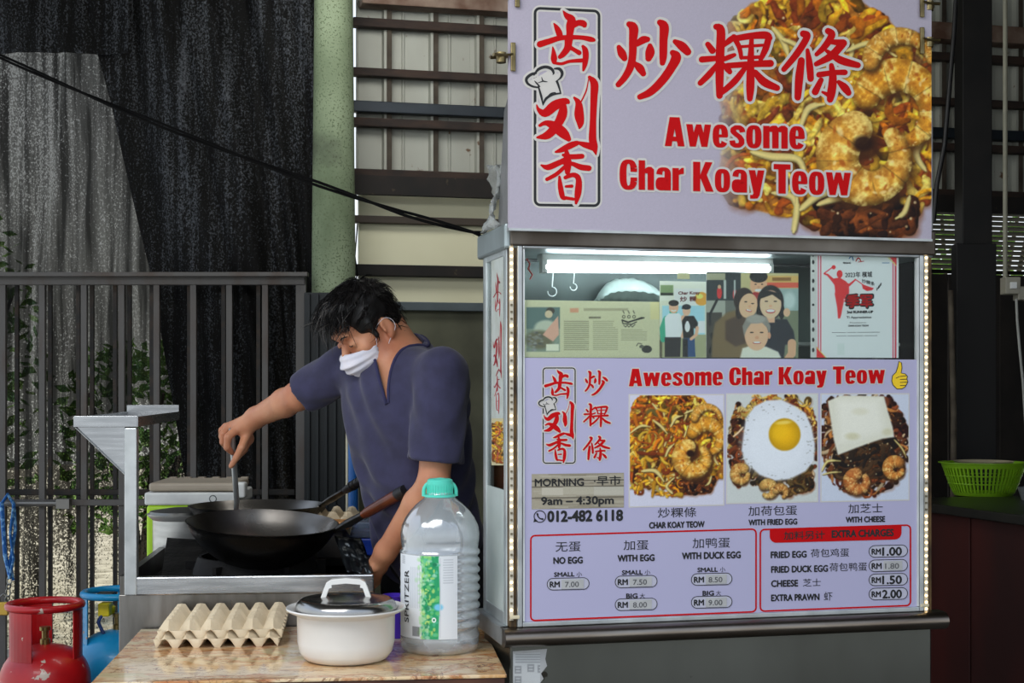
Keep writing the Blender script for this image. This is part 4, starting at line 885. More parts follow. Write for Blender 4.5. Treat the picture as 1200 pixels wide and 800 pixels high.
pic(738, 463, 847.5, 592, c, 'print of fried noodles with a curled prawn')
c = Canvas(846, 455, 964, 594, 1.6, (206, 212, 206))
ring = lambda u, v: 30 < math.hypot((u-908)*1.02, v-522) < 61+6*math.sin(u*.3)
noodles(c, lambda u, v: ring(u, v) and v < 530, 380, 21, .8, [(232, 170, 50), (240, 200, 90), (190, 110, 40), (244, 214, 130), (120, 50, 24)], .2)
noodles(c, lambda u, v: ring(u, v) and (u > 935 or u < 872) and v > 490, 170, 22, .8, [(90, 44, 24), (150, 70, 30), (226, 196, 150), (60, 26, 18)], .3)
noodles(c, lambda u, v: 880 < u < 952 and 545 < v < 580-abs(u-925)*.3, 150, 23, .9, [(70, 58, 28), (96, 76, 36), (48, 36, 22), (130, 96, 46)], .3)
c.poly([(872, 505), (874, 490), (884, 476), (898, 469), (916, 468), (932, 476), (944, 484), (951, 500), (955, 520), (954, 540), (944, 552), (926, 561), (908, 563), (890, 556), (878, 545), (869, 528)], (222, 228, 232), soft=2.5)
c.ell(910, 518, 38, 40, (236, 242, 246), soft=.5, al=.7); g = np.random.default_rng(5)
for _ in range(60):
    an = g.uniform(0, 6.3); q = g.uniform(34, 45); c.ell(911+q*math.cos(an), 517+q*1.02*math.sin(an), g.uniform(.5, 1.6), g.uniform(.4, .8), (120, 120, 110), soft=1, al=.5)
c.ell(919.5, 509, 18.6, 19, (248, 190, 14), soft=.1, shade=.22); c.ell(918, 495, 9, 2.2, (252, 228, 120), soft=.8, al=.8, ang=-.1); c.ell(914, 506, 10, 9, (252, 202, 30), soft=.9, al=.6)
prawn(c, 869, 556, 7.5, 7.2, -1.2, -6.3, 3, col=(214, 156, 76)); prawn(c, 900, 574, 7, 7.0, -2.4, 2.2, 6, col=(220, 170, 90)); prawn(c, 915, 577, 6, 5.6, -2.6, 1.0, 8, col=(196, 134, 64)); c.grain(3)
pic(852, 462, 957.5, 588, c, 'print of noodles under a fried egg')
c = Canvas(956, 455, 1072, 594, 1.6, (204, 212, 226))
sh = inpoly([(963, 478), (975, 462), (1040, 462), (1056, 482), (1065, 505), (1064, 540), (1050, 566), (1020, 584), (985, 574), (968, 560), (962, 520)])
noodles(c, sh, 420, 41, .85, [(110, 58, 28), (190, 120, 56), (226, 196, 150), (60, 34, 20), (150, 74, 36), (90, 30, 20)], .45)
noodles(c, lambda u, v: 978 < u < 1050 and 515 < v < 560, 200, 42, 1.1, [(52, 38, 26), (34, 26, 20), (80, 56, 32)], .4)
c.poly([(970, 470), (985, 463), (1036, 464), (1040, 480), (1046, 500), (1048, 512), (1034, 514), (1016, 520), (1000, 526), (982, 533), (977, 515), (974, 495)], (226, 226, 206), soft=2)
c.poly([(980, 468), (1030, 468), (1036, 505), (1000, 516), (984, 518)], (240, 240, 224), soft=12, al=.8); c.ell(999, 511, 8, 4, (206, 202, 160), soft=.8, al=.7); c.ell(1040, 506, 6, 4, (208, 204, 166), soft=.8, al=.7); c.ell(1008, 482, 9, 4, (222, 220, 190), soft=.8, al=.6)
sprouts(c, [[(963, 552, 1.4), (972, 544, 2), (985, 540, 1.4)], [(964, 556, 1), (975, 557, 1.4), (986, 553, 1)], [(1048, 515, 1), (1054, 528, 1.3), (1062, 536, 1)]], .5)
prawn(c, 1006, 564, 9.5, 9.2, -1.9, -6.9, 3, col=(206, 124, 60)); prawn(c, 1049, 549, 8.5, 8, -1.0, -6.0, 6, col=(218, 140, 60)); c.grain(3)
pic(962.5, 462, 1064.5, 586, c, 'print of noodles under a melted cheese slice')
# logo and vertical characters of the menu
fxm = lambda p: (636+(p[0]-626)*.4935, 431+(p[1]-8)*.481, p[2]*.47)
k1 = Ink(); k1.ring(rrect(636.5, 431, 674, 542.5, 3.5), 3.4); mesh(k1, 'logo_halo', .0005, WHT)
k1 = Ink(); k1.brush(CHI+LIU+XIANG, fxm, 1.6, .1); k1.brush(HAT, fxm, 1.4, .1)
k1.fill([(fxm((x, y, 0))[0], fxm((x, y, 0))[1]) for x, y in [(634, 88), (642, 83), (650, 86), (658, 86), (660, 94), (652, 98), (655, 110), (645, 112), (638, 118), (633, 100), (624, 102), (619, 95)]], .15); mesh(k1, 'logo_halo', .0012, WHT)
k1 = Ink(); k1.ring(rrect(636.5, 431, 674, 542.5, 3.5), 1.3); mesh(k1, 'logo_frame', .0009, INK)
k1 = Ink(); k1.brush(CHI+LIU+XIANG, fxm); mesh(k1, 'logo_lettering', .0023, RED, 'three small vertical red brush characters in a frame')
k1 = Ink(); k1.brush(HAT, fxm); mesh(k1, 'chef_hat_logo', .0023, INK)
def fit(b0, b1):
    sx = (b1[2]-b1[0])/(b0[2]-b0[0]); sy = (b1[3]-b1[1])/(b0[3]-b0[1]); return lambda p: (b1[0]+(p[0]-b0[0])*sx, b1[1]+(p[1]-b0[1])*sy, p[2]*min(sx, sy)*.95)
for ch, b0, b1 in ((CHAO, (718, 21, 811, 118), (684, 433, 713, 464)), (GUO, (817, 30, 914, 122), (683, 473, 716, 501.5)), (TIAO, (916, 35, 1011, 122), (683, 511, 716, 540.5))):
    k1 = Ink(); k1.brush(ch, fit(b0, b1), 1.5); mesh(k1, 'halo', .0008, WHT); k1 = Ink(); k1.brush(ch, fit(b0, b1)); mesh(k1, 'lettering', .0018, RED)
k1 = Ink(); k1.heavy('Awesome Char Koay Teow', 737, 452.5, 1037, 449, 20.5, 1.4); mesh(k1, 'halo', .0008, WHT)
k1 = Ink(); k1.heavy('Awesome Char Koay Teow', 737, 452.5, 1037, 449, 20.5, 0); mesh(k1, 'heading', .0019, RED)
# thumbs-up emblem
th = [(1053.5, 423), (1056.5, 425), (1057, 431), (1056, 437), (1061, 438), (1063.5, 441), (1062.5, 444), (1064, 447), (1062.5, 450), (1061, 453), (1057, 455.5), (1051, 455.5), (1046.5, 451), (1045, 446), (1046, 440), (1050, 436), (1052, 430)]
k1 = Ink(); k1.fill(th); mesh(k1, 'thumb_emblem', .0008, mat('yellow_print', (246, 206, 24), .5, 0, (246, 206, 24)))
k1 = Ink(); k1.ring(th, .9); k1.brush([[(1055, 441, .8), (1062, 440, .8)], [(1055, 444.5, .8), (1063, 444, .8)], [(1055, 448, .8), (1063, 447.5, .8)], [(1055, 451.5, .8), (1061, 451.5, .8)], [(1050, 443, .7), (1054, 441, .7)]]); mesh(k1, 'thumb_outline', .0012, INK)
# opening hours on a strip of printed planks
c = Canvas(620, 551, 735, 600, 2.0, (168, 160, 140)); g = np.random.default_rng(8)
for k in range(70):
    y = g.uniform(552, 600); x = g.uniform(620, 700); l = g.uniform(15, 80); c.stroke([(x, y, .5), (x+l, y+g.normal(0, .4), .3)], [(140, 132, 112), (190, 184, 166), (120, 112, 94)][k % 3], soft=1.2, al=.6)
for y in (563, 570, 583): c.stroke([(620, y+.7, .6), (735, y-1, .6)], (72, 66, 56), soft=1, al=.8)
c.rect(635, 571, 660, 580, (196, 190, 172), .9); c.rect(660, 570, 696, 579, (180, 174, 154), .95); c.rect(696, 570, 731, 580, (190, 186, 170), .9); c.grain(3)
a = PX_(623, 596); b = PX_(731, 554.5); rect_print('hours_plate', c, mt-.0009, a.x, b.x, PX_(677, 595.5).z, PX_(677, 554.5).z, PRINT, mn, 2.0, 'grey plank-pattern strip with opening hours')
k1 = Ink()
T = k1.text
T('MORNING', 627, 569.5, 684, 568.8, 8.5, .35); T('·早市', 696, 568.6, 727.5, 568, 11, .15, cjk=True); T('9am – 4:30pm', 634.5, 591.2, 719, 590, 9, .45)
mesh(k1, 'hours_lettering', .002, INK)['kind'] = 'stuff'
k1 = Ink(); T = k1.text
T('012-482 6118', 642, 611, 729.5, 609.5, 12.3, .75)
k1.ring([(632.7+6.8*math.cos(a_), 605+6.8*math.sin(a_)) for a_ in np.arange(0, 6.28, .26)], 1.1); k1.fill([(626.2, 606.5), (625.2, 611.8), (630.5, 610.6)])
k1.brush([[(629.8, 602, 2.2), (630.6, 605, 1.5), (633, 607.4, 1.5), (636, 608, 2.2)]]); mesh(k1, 'phone_lettering', .001, INK)
k1 = Ink(); T = k1.text
for tx, u0, v0, u1, h, cj, bd in (('炒粿條', 771, 606.5, 816, 11.5, 1, 0), ('CHAR KOAY TEOW', 761, 618.8, 825.5, 7, 0, .42), ('加荷包蛋', 877, 604.5, 934, 11.5, 1, 0), ('WITH FRIED EGG', 877.5, 615.3, 934, 6.6, 0, .38), ('加芝士', 994, 601.3, 1034.5, 11, 1, 0), ('WITH CHEESE', 991.5, 612, 1037, 6.4, 0, .38),
    ('无蛋', 651, 646.5, 680.5, 11.5, 1, 0), ('NO EGG', 648.8, 660.3, 682.7, 7.4, 0, .45), ('加蛋', 730.7, 644.6, 760, 11.5, 1, 0), ('WITH EGG', 724, 657.7, 766.8, 7.4, 0, .45), ('加鸭蛋', 811.5, 642.4, 855.5, 12, 1, 0), ('WITH DUCK EGG', 799.5, 655, 867.8, 7.6, 0, .45),
    ('SMALL', 649.5, 675.5, 673, 5, 0, .3), ('小', 675.5, 675.8, 682, 6, 1, 0), ('SMALL', 729, 673.2, 753, 5, 0, .3), ('小', 755.5, 673.4, 762, 6, 1, 0), ('SMALL', 817.5, 670, 841, 5, 0, .3), ('小', 843.5, 670.2, 850, 6, 1, 0),
    ('BIG', 734, 700.8, 747, 5.4, 0, .3), ('大', 749.5, 701, 756, 6, 1, 0), ('BIG', 823.5, 697.6, 836.5, 5.4, 0, .3), ('大', 839, 697.8, 845, 6, 1, 0),
    ('FRIED EGG', 903.5, 653.6, 945, 7.4, 0, .42), ('荷包鸡蛋', 950, 653, 995, 10, 1, 0), ('FRIED DUCK EGG', 904, 670.8, 970, 7.4, 0, .42), ('荷包鸭蛋', 972, 669.5, 1016, 10, 1, 0), ('CHEESE', 904, 687.3, 935, 7.4, 0, .42), ('芝士', 941, 687, 962, 9, 1, 0), ('EXTRA PRAWN', 904, 704, 960, 7.4, 0, .42), ('虾', 965.5, 703.5, 975.5, 10, 1, 0)):
    T(tx, u0, v0, u1, v0-(u1-u0)*.022, h, bd, cjk=bool(cj))
mesh(k1, 'lettering', .001, INK)['kind'] = 'stuff'
RR = lambda *a_, **k_: rrect(*a_, **k_)
k1 = Ink(); k1.ring(RR(622, 627.5, 886, 727, 5, dy=-7.8, dyb=-10.5), 1.9); k1.ring(RR(891, 620.4, 1067, 716, 5, dy=-5.4, dyb=-6.8), 1.9); mesh(k1, 'price_frame', .0007, RED, 'red rounded frames round the price lists')
k1 = Ink(); P = rrect(902, 610, 1056.5, 636, 8, dy=-4.2); P = [(x, max(y, 619.7-(x-902)*.03)) for x, y in P]; k1.fill(P); mesh(k1, 'heading_tab', .0012, RED)
k1 = Ink(); k1.text('EXTRA CHARGES', 975, 629.5, 1047, 627.6, 8, .5); k1.text('加料另计', 918.5, 632.3, 966.5, 631, 9.6, .12, cjk=True); mesh(k1, 'tab_lettering', .0017, INK)
stk = mat('pale_sticker', (188, 188, 186), .4, 0, (176, 176, 174), 20); pill = mat('pill_white', (190, 189, 204), .45, 0, (190, 189, 204))
def price(uc, vc, w_, num, big):
    k_ = Ink(); k_.fill(rrect(uc-w_/2, vc-6.7, uc+w_/2, vc+6.9, 6.6, dy=-w_*.022)); mesh(k_, 'price_pill', .0008, pill)
    k_ = Ink(); k_.ring(rrect(uc-w_/2, vc-6.7, uc+w_/2, vc+6.9, 6.6, dy=-w_*.022), .8); k_.text('RM', uc-w_/2+3.2, vc+3.6, uc-w_/2+(13.5 if big else 14.5), vc+3.3, 6.6, .4)
    if big: k_.text(num, uc-6.8, vc+4.8, uc+15.5, vc+4.3, 9.4, .5)
    mesh(k_, 'price_lettering', .0014, INK)
    if not big:
        a_ = PX_(uc-w_/2+16.5, vc+5.4); b_ = PX_(uc+w_/2-6.5, vc-6.2); mk('price_sticker', MB().box((a_.x, mt-.0022, a_.z), (b_.x, mt-.0009, b_.z)), stk, mn, SM)
        k_ = Ink(); s_ = 0.86; k_.text(num, uc-3.6, vc+3.4, uc+12.5, vc+3.0, 6.2, .15); mesh(k_, 'sticker_lettering', .0026, GREYINK)
for a_ in ((665.8, 684.3, 49, '7.00', 0), (745.5, 681.6, 49, '7.50', 0), (834, 678.8, 47.5, '8.50', 0), (745.5, 708.3, 49, '8.00', 0), (834, 705.6, 47.5, '9.00', 0), (1041, 645.9, 45, '1.00', 1), (1041, 662.8, 45, '1.80', 0), (1041, 679.2, 45, '1.50', 1), (1041, 695.8, 45, '2.00', 1)): price(*a_)
# ------------------------------------------------------------------ papers and photos behind the glass
def paper(name, u0, v0, u1, v1, c, t_, lab, cat, m=GLOSSY, res=1.6):
    a = SF.px(u0, v1, t_); b = SF.px(u1, v0, t_); um = (u0+u1)/2; z0 = SF.px(um, v1, t_).z; z1 = SF.px(um, v0, t_).z
    root = thing(name, lab, cat, M=SM @ Matrix.Translation((a.x, t_, z0)))
    c.C = np.clip((c.C-30)*1.22+34, 0, 246); rect_print('printed_face', c, t_, a.x, b.x, z0, z1, m, root, res)
    mk('backing', MB().box((a.x, t_+.0004, z0), (b.x, t_+.0016, z1)), WHT, root, SM); return root
c = Canvas(610, 348, 780, 422, 1.8, (184, 180, 148)); g = np.random.default_rng(4)
c.rect(617, 360, 656, 412, (120, 132, 118)); c.rect(617, 360, 656, 385, (84, 104, 100)); c.ell(640, 385, 14, 10, (170, 174, 156), soft=.3); c.ell(632, 398, 16, 11, (96, 92, 70), soft=.4); c.poly([(636, 392), (654, 370), (655, 392), (648, 400)], (196, 150, 130)); c.ell(645, 364, 5, 4, (60, 54, 46)); c.ell(643, 368, 4.5, 4.5, (188, 170, 140)); c.rect(640, 403, 655, 411, (206, 202, 180))
for _ in range(40): c.ell(g.uniform(618, 636), g.uniform(388, 411), 2, 1.2, (60+g.uniform(0, 90),)*3, soft=.6, al=.5)
c.rect(668, 361, 678, 366, (196, 120, 92), .7); c.rect(684, 361, 736, 364, (120, 112, 90), .5); c.rect(690, 371, 704, 373, (70, 66, 54), .7)
for col0, col1, y0, y1 in ((661, 690, 376, 410), (695, 724, 376, 411), (728, 758, 386, 398), (661, 690, 376, 411)):
    y = y0
    while y < y1: c.rect(col0, y, col1-(6*g.random() if g.random() < .25 else 0), y+1.0, (118, 114, 92), .55); y += 2.35
c.stroke([(729, 375, .8), (736, 377.5, .9), (744, 375, .8), (752, 372.5, 1.2), (755, 372.3, .6)], (30, 30, 28)); c.stroke([(729, 375, .5), (730, 379, .6), (740, 380, .6), (746, 377, .5)], (30, 30, 28))
for x in (731, 737, 743): c.stroke([(x+1.6*math.cos(k), 371+1.6*math.sin(k), .35) for k in np.arange(0, 6.5, .6)], (40, 40, 36))
for x in (730, 736, 742): c.stroke([(x, 364, .4), (x+1.5, 367, .4)], (40, 40, 36))
c.stroke([(731, 381, .4), (733, 383, .4), (735, 381, .4), (737, 383, .4), (739, 381, .4), (741, 383, .4), (744, 380, .4)], (40, 40, 36)); c.ell(758, 409, 6, 4.5, (44, 44, 40)); c.ell(752, 406, 3, 2, (80, 80, 70)); c.stroke([(746, 405, .4), (748, 402, .4), (752, 403, .4)], (50, 50, 46)); c.grain(3.5)
c.rect(762, 353, 774, 374, (206, 190, 120), .4)
paper('newspaper_cutting', 614, 352.5, 774.5, 419, c, .012, 'yellowed newspaper page about the stall behind the glass', 'newspaper')
c = Canvas(770, 325, 832, 424, 2.2, (196, 196, 176)); c.rect(770, 325, 832, 352, (206, 206, 190)); c.rect(774, 334, 789, 346, (120, 140, 96)); c.rect(774, 343, 789, 346, (40, 44, 36)); c.rect(790, 338, 822, 358, (226, 220, 200)); c.ell(822, 350, 8, 8, (206, 146, 52)); c.ell(820, 347, 4, 3, (240, 200, 100))
c.rect(776, 358, 826, 394, (150, 190, 200)); c.rect(818, 376, 826, 390, (214, 220, 216)); c.rect(770, 392, 832, 424, (150, 150, 116)); c.rect(770, 398, 776, 424, (90, 84, 66))
c.stroke([(781, 374, 4), (777, 385, 4), (777, 398, 3)], (60, 150, 120)); c.ell(789, 366, 4.5, 6, (60, 150, 120)); c.poly([(779, 372), (784, 367), (796, 367), (801, 374), (799, 396), (780, 396)], (208, 218, 216)); c.poly([(779, 395), (798, 395), (797, 418), (779, 418)], (36, 32, 34)); c.stroke([(801, 372, 3), (803, 385, 2.6), (800, 394, 2.2)], (202, 160, 130))
c.ell(789.5, 360, 5.6, 7, (206, 160, 130)); c.ell(789.5, 355, 6, 3.6, (32, 28, 26)); c.stroke([(787, 363.5, .5), (789.5, 364.3, .6), (792, 363.5, .5)], (240, 230, 220))
c.poly([(799, 376), (803, 370), (813, 370), (818, 378), (817, 386), (813, 384), (813, 397), (801, 397)], (22, 22, 24)); c.ell(805.5, 383, 3, 6, (230, 230, 224)); c.ell(805.5, 378, 1.6, 2, (230, 230, 224)); c.poly([(801, 396), (814, 396), (815, 418), (801, 418)], (40, 70, 110)); c.rect(800, 397, 806, 418, (24, 24, 28)); c.stroke([(817, 384, 2), (816, 392, 1.8), (810, 397, 1.8)], (206, 160, 130))
c.ell(804.5, 364, 4.6, 6, (210, 164, 136)); c.ell(804.5, 359.5, 5.2, 3.2, (26, 26, 34)); c.rect(799, 360.5, 806, 361.8, (26, 26, 34)); c.grain(3)
p1 = paper('photo', 773, 329.5, 827.5, 419, c, .010, 'photo of two men posing arm in arm under a noodle sign', 'photo', res=2.2)
k1 = Ink(); k1.text('Char Koay', 795, 345, 820, 344.5, 3.4, .25); k1.text('炒 粿', 797, 353.5, 816, 353, 6, .2, cjk=True); k1.mesh('lettering', .0096, mat('maroon_print', (120, 30, 30), .5), p1, SM)
c = Canvas(824, 312, 940, 424, 2.2, (96, 98, 90)); c.rect(824, 312, 870, 352, (44, 50, 52)); c.rect(824, 352, 850, 372, (150, 152, 140)); c.rect(828, 320, 850, 328, (150, 146, 120)); c.ell(843, 343, 3, 7, (196, 50, 50)); c.ell(843, 336, 2, 2.4, (190, 150, 120)); c.ell(861, 345, 2.4, 6, (180, 60, 60)); c.rect(848, 328, 851, 350, (170, 176, 170)); c.rect(860, 328, 862, 350, (170, 176, 170))
c.rect(868, 320, 936, 352, (176, 166, 120)); c.rect(898, 323, 936, 331, (196, 160, 92)); c.rect(898, 331, 936, 337, (204, 84, 62)); c.rect(905, 325, 927, 329, (130, 90, 40)); c.rect(912, 338, 936, 364, (140, 160, 156)); c.rect(912, 364, 936, 424, (110, 116, 92)); c.rect(826, 366, 846, 424, (60, 56, 50)); c.ell(925, 352, 7, 10, (176, 190, 186), soft=.6)
c.stroke([(834, 392, 2), (836, 402, 2), (832, 412, 2)], (20, 20, 20)); c.stroke([(840, 352, 1.4), (832, 368, 1.4), (832, 380, 1.4)], (24, 24, 26))
c.ell(889, 334, 10, 13, (206, 158, 124)); c.ell(889, 324, 10.5, 7, (24, 22, 22)); c.poly([(876, 346), (884, 342), (895, 344), (900, 352), (880, 356)], (150, 40, 44)); c.ell(885.5, 333, 1.4, .6, (40, 26, 20)); c.ell(893, 333, 1.4, .6, (40, 26, 20)); c.ell(889, 340, 4.4, 1.6, (244, 236, 226)); c.ell(889, 336.5, 1.6, 1.6, (190, 136, 104), al=.7)
c.poly([(834, 398), (838, 378), (852, 366), (866, 362), (880, 372), (884, 400), (880, 424), (834, 424)], (112, 92, 62), soft=3); c.poly([(850, 376), (868, 368), (880, 378), (880, 400), (862, 406), (850, 398)], (74, 56, 44), soft=3)
c.ell(872, 352, 12, 15, (40, 28, 24)); c.ell(866, 366, 4, 8, (40, 28, 24)); c.ell(877, 358, 10.8, 14.5, (216, 168, 134), ang=.2); c.ell(874, 353.5, 1.8, .7, (40, 26, 22)); c.ell(882, 355.5, 1.8, .7, (40, 26, 22)); c.ell(877.5, 363.8, 3.8, 1.4, (180, 80, 80), ang=.2); c.ell(877.5, 363.4, 3, .8, (244, 236, 230), ang=.2); c.ell(878.5, 359, 1.6, 1.4, (196, 142, 112), al=.7)
c.poly([(890, 404), (894, 382), (905, 374), (922, 374), (930, 388), (932, 402), (920, 404), (918, 424), (892, 424)], (24, 28, 40), soft=2); c.stroke([(928, 402, 5), (928, 414, 4.6), (922, 422, 4)], (202, 156, 122)); c.ell(903, 354, 15.5, 20, (20, 18, 20)); c.ell(890, 365, 3.5, 9, (20, 18, 20)); c.ell(916, 365, 3.5, 9, (20, 18, 20)); c.rect(898, 366, 908, 378, (206, 160, 130)); c.ell(903, 356.5, 12.6, 16.5, (222, 176, 144)); c.poly([(891, 350), (895, 340), (904, 341), (914, 344), (915, 352), (905, 345)], (20, 18, 20)); c.ell(898, 353, 2, .8, (34, 24, 22)); c.ell(908.5, 353, 2, .8, (34, 24, 22)); c.ell(903, 364.5, 5.6, 2.6, (170, 70, 70)); c.ell(903, 364, 4.8, 1.7, (246, 240, 234)); c.ell(903, 358.5, 2, 1.6, (200, 148, 118), al=.7)
c.ell(922, 366, 4, 5, (214, 166, 132)); c.poly([(866, 424), (870, 408), (882, 404), (898, 406), (912, 412), (918, 424)], (206, 202, 186), soft=2); c.ell(886.5, 392, 14, 18.5, (214, 164, 132)); c.poly([(872, 394), (870, 382), (875, 372), (886, 368), (898, 371), (903, 382), (902, 394), (899, 384), (893, 378), (880, 379), (875, 386)], (128, 124, 116), soft=1.6); c.ell(886, 374, 11, 5, (150, 146, 138), soft=.4)
c.ell(881, 389.5, 2.2, .8, (50, 34, 28)); c.ell(892.5, 389.5, 2.2, .8, (50, 34, 28)); c.ell(887, 401.5, 5, 1.5, (170, 84, 76)); c.ell(887, 401, 4.2, .9, (240, 230, 222)); c.ell(887, 395.5, 2.4, 2, (192, 138, 108), al=.8); c.ell(901.5, 393, 1.8, 4, (196, 144, 114)); c.grain(3)
p2 = paper('photo', 828, 319, 935.5, 419, c, .011, 'group photo of two women and two men smiling close together', 'photo', res=2.2)
c = Canvas(946, 288, 1058, 424, 2.2, (216, 214, 224)); c.rect(946, 288, 957.5, 424, (186, 184, 180))
for v in (298, 307, 317.5, 329, 339, 357, 376, 386, 398, 410): c.ell(953, v, 1.3, 2.6 if v not in (317.5, 357) else 1.4, (26, 24, 24))
for x0, x1 in ((958.5, 959.6), (961.2, 962.4), (1046, 1047.2), (1048.5, 1050.5)): c.rect(x0, 292, x1, 420, (186, 44, 60))
c.poly([(1032, 290), (1050.5, 290), (1050.5, 310)], (204, 24, 30)); c.stroke([(1031, 291, .5), (1050, 311, .5)], (226, 190, 90)); c.poly([(957, 406), (957, 422), (970, 422)], (204, 24, 30)); c.stroke([(957, 407, .5), (969, 420, .5)], (226, 190, 90)); c.rect(1052, 308, 1055, 372, (224, 222, 226)); c.rect(980, 296, 994, 306, (196, 200, 196), .8); c.rect(981, 402, 990, 416, (190, 196, 190), .8)
FR = (206, 26, 34); c.ell(984, 321, 3.4, 4.6, FR); c.poly([(973, 327), (984, 325), (992, 330), (995, 336), (995, 344), (988, 348), (982, 350), (979, 344), (978, 334)], FR); c.stroke([(976, 328, 1.8), (970, 322, 1.2), (966, 320.5, .9)], FR); c.stroke([(966, 320, .6), (975, 313.5, .6)], FR); c.ell(977, 313, 2.4, 2.4, FR); c.stroke([(990, 332, 2), (995, 334, 1.4), (1002, 328, .8)], FR); c.stroke([(1002, 327, .5), (1012, 334, .5), (1020, 338, .5)], FR)
c.poly([(1010, 333), (1024, 337.5), (1022, 340), (1016, 341), (1011, 338)], FR); c.poly([(978, 343), (988, 343), (989, 352), (986, 368), (984.5, 373), (982, 373), (981, 360)], FR); c.stroke([(986, 345, 2.4), (992, 350, 1.4), (990, 353, .8)], FR); c.stroke([(992, 347, .8), (994, 340, 1)], FR); c.grain(1.5)
p3 = paper('certificate', 950, 292, 1053, 419, c, .010, 'white award certificate with a red kung fu cook figure behind the glass', 'certificate', res=2.2)
k1 = Ink(); k1.text('2023年 檳城', 990.5, 324.6, 1022, 324, 5, .15); k1.text('炒粿条', 1010, 331, 1025, 335, 4.6, .1, cjk=True); k1.text('争霸赛', 1027, 341.5, 1033, 334, 3.6, .1, cjk=True); k1.text('季军', 991.5, 361, 1023, 360.5, 16, 1.5, cjk=True)
k1.text('2nd RUNNER-UP', 992.5, 367, 1023, 366.6, 2.8, .3); k1.text('Ti Appreciation', 992, 373, 1021, 372.7, 2.6, .12); k1.text('Presented to', 996, 378.8, 1015, 378.6, 1.8, 0)
k1.text('CHAR KOAY TEOW', 994, 382.6, 1018, 382.4, 2, .15); k1.text('~~~~~ ~~~ ~~~~~~~~', 975, 390, 1031, 389.5, 1.2, .2); k1.text('~~~~ ~~~~~~ ~~~~~', 980, 394, 1028, 393.5, 1.2, .2); k1.text('PENANG', 988, 309, 997, 309, 2, .15); k1.mesh('lettering', .0096, INK, p3, SM)
k1 = Ink(); k1.text('季军', 992.3, 360, 1022, 359.6, 14.5, .5, cjk=True); k1.brush([[(1003, 306, 1), (1006, 302, 1.2), (1009, 306, 1)], [(1006, 307, .8), (1012, 306, .8)]]); k1.mesh('red_lettering', .0080, RED, p3, SM)
k1 = Ink(); k1.brush([[(995, 303, 1), (998, 300, 1.6), (1000, 305, 1)], [(1034, 308, .8), (1042, 308, .8)]]); k1.mesh('small_emblem', .0092, mat('blue_print', (40, 120, 180), .5), p3, SM)
tp = SF.px(801, 323, .0086); o = mk('tape', MB().box((tp.x-.016, .008, tp.z-.008), (tp.x+.016, .0088, tp.z+.007)), mat('cream_tape', (214, 206, 160), .5), None, SM); tag(o, 'cream tape strip holding the photo of two men to the glass', 'tape')
# sticker on the left side glass
def side(u, v, s_=-.0035):
    d = SMI.to_3x3() @ Vector(((u-CX)/FPX, 1, -(v-HY)/FPX)); k = (s_-_cl.x)/d.x; return Vector((s_, _cl.y+k*d.y, _cl.z+k*d.z))
def side_np(U, V, s_=-.0035):
    Dd = np.stack([(U-CX)/FPX, np.ones_like(U), -(V-HY)/FPX], -1) @ np.array(SMI.to_3x3()).T; k = (s_-_cl.x)/Dd[..., 0]; return np.stack([np.full_like(k, s_), _cl.y+k*Dd[..., 1], _cl.z+k*Dd[..., 2]], -1)
a = side(575.5, 306); b = side(589.5, 545)
ss = thing('side_sticker', 'narrow white sticker with red characters on the side glass of the stall', 'sticker', M=SM @ Matrix.Translation(a))
mk('backing', MB().box((-.0034, b.y, b.z), (-.0024, a.y, a.z+.0)), mat('sticker_white', (196, 204, 200), .4, 0, (180, 186, 176), 20), ss, SM)
fs_ = fit((626, 8, 703, 240), (577.5, 316, 588, 486)); fs2 = lambda p: (fs_(p)[0], fs_(p)[1], p[2]*.17)
k1 = Ink(); k1.brush(CHI+LIU+XIANG, fs2); k1.brush([[(583, 500, 1), (586, 506, 1.4), (581, 512, 1.2)], [(580, 520, 1), (587, 526, 1)], [(584, 530, 1.2), (582, 540, 1)]]); k1.mesh('lettering', 0, mat('faded_red', (196, 66, 74), .5), ss, SM, mapfn=lambda U, V: side_np(U, V, -.0038))
c = Canvas(576, 490, 590, 545, 3, (200, 190, 150)); noodles(c, lambda u, v: 577 < u < 589 and 494 < v < 542, 120, 3, .5); c.mesh('printed_picture', lambda U, V: side_np(U, V, -.0036), PRINT, ss, SM)
# torn instruction sticker on the lower body
c = Canvas(598, 755, 645, 806, 2.2, (204, 206, 204))
for y in range(766, 778, 3): c.rect(604, y, 634, y+1.2, (140, 142, 142), .7)
for x, y in ((603, 780), (618, 778), (630, 779), (603, 792)): c.rect(x, y, x+8, y+9, (150, 152, 152), .9); c.rect(x+1.5, y+2, x+6.5, y+7, (196, 198, 198)); c.rect(x+1, y+4, x+7, y+5, (110, 112, 112), .8)
c.grain(2); tt_ = .0025
a = SF.px(600.5, 806, tt_); b = SF.px(641, 762, tt_); ts = thing('torn_sticker', 'torn white instruction sticker on the lower steel body of the stall', 'sticker', M=SM @ Matrix.Translation((a.x, tt_, a.z)))
mb = MB(); P = [SF.px(u, v, tt_) for u, v in ((601, 763), (641, 760), (639, 772), (641, 780), (634, 789), (637, 795), (628, 806), (601, 806))]; mb.prism([(p.x, p.z) for p in P], .0, .001, Matrix(((1, 0, 0, 0), (0, 0, 1, tt_-.0002), (0, 1, 0, 0), (0, 0, 0, 1)))); mk('paper', mb, stk, ts, SM)
rect_print('printed_face', c, tt_-.0004, SF.px(602, 780, tt_).x, SF.px(633, 780, tt_).x, SF.px(616, 805, tt_).z, SF.px(616, 765, tt_).z, PRINT, ts, 2.0)
o = mk('etched_lettering', MB(), INK, st, SM) if False else None
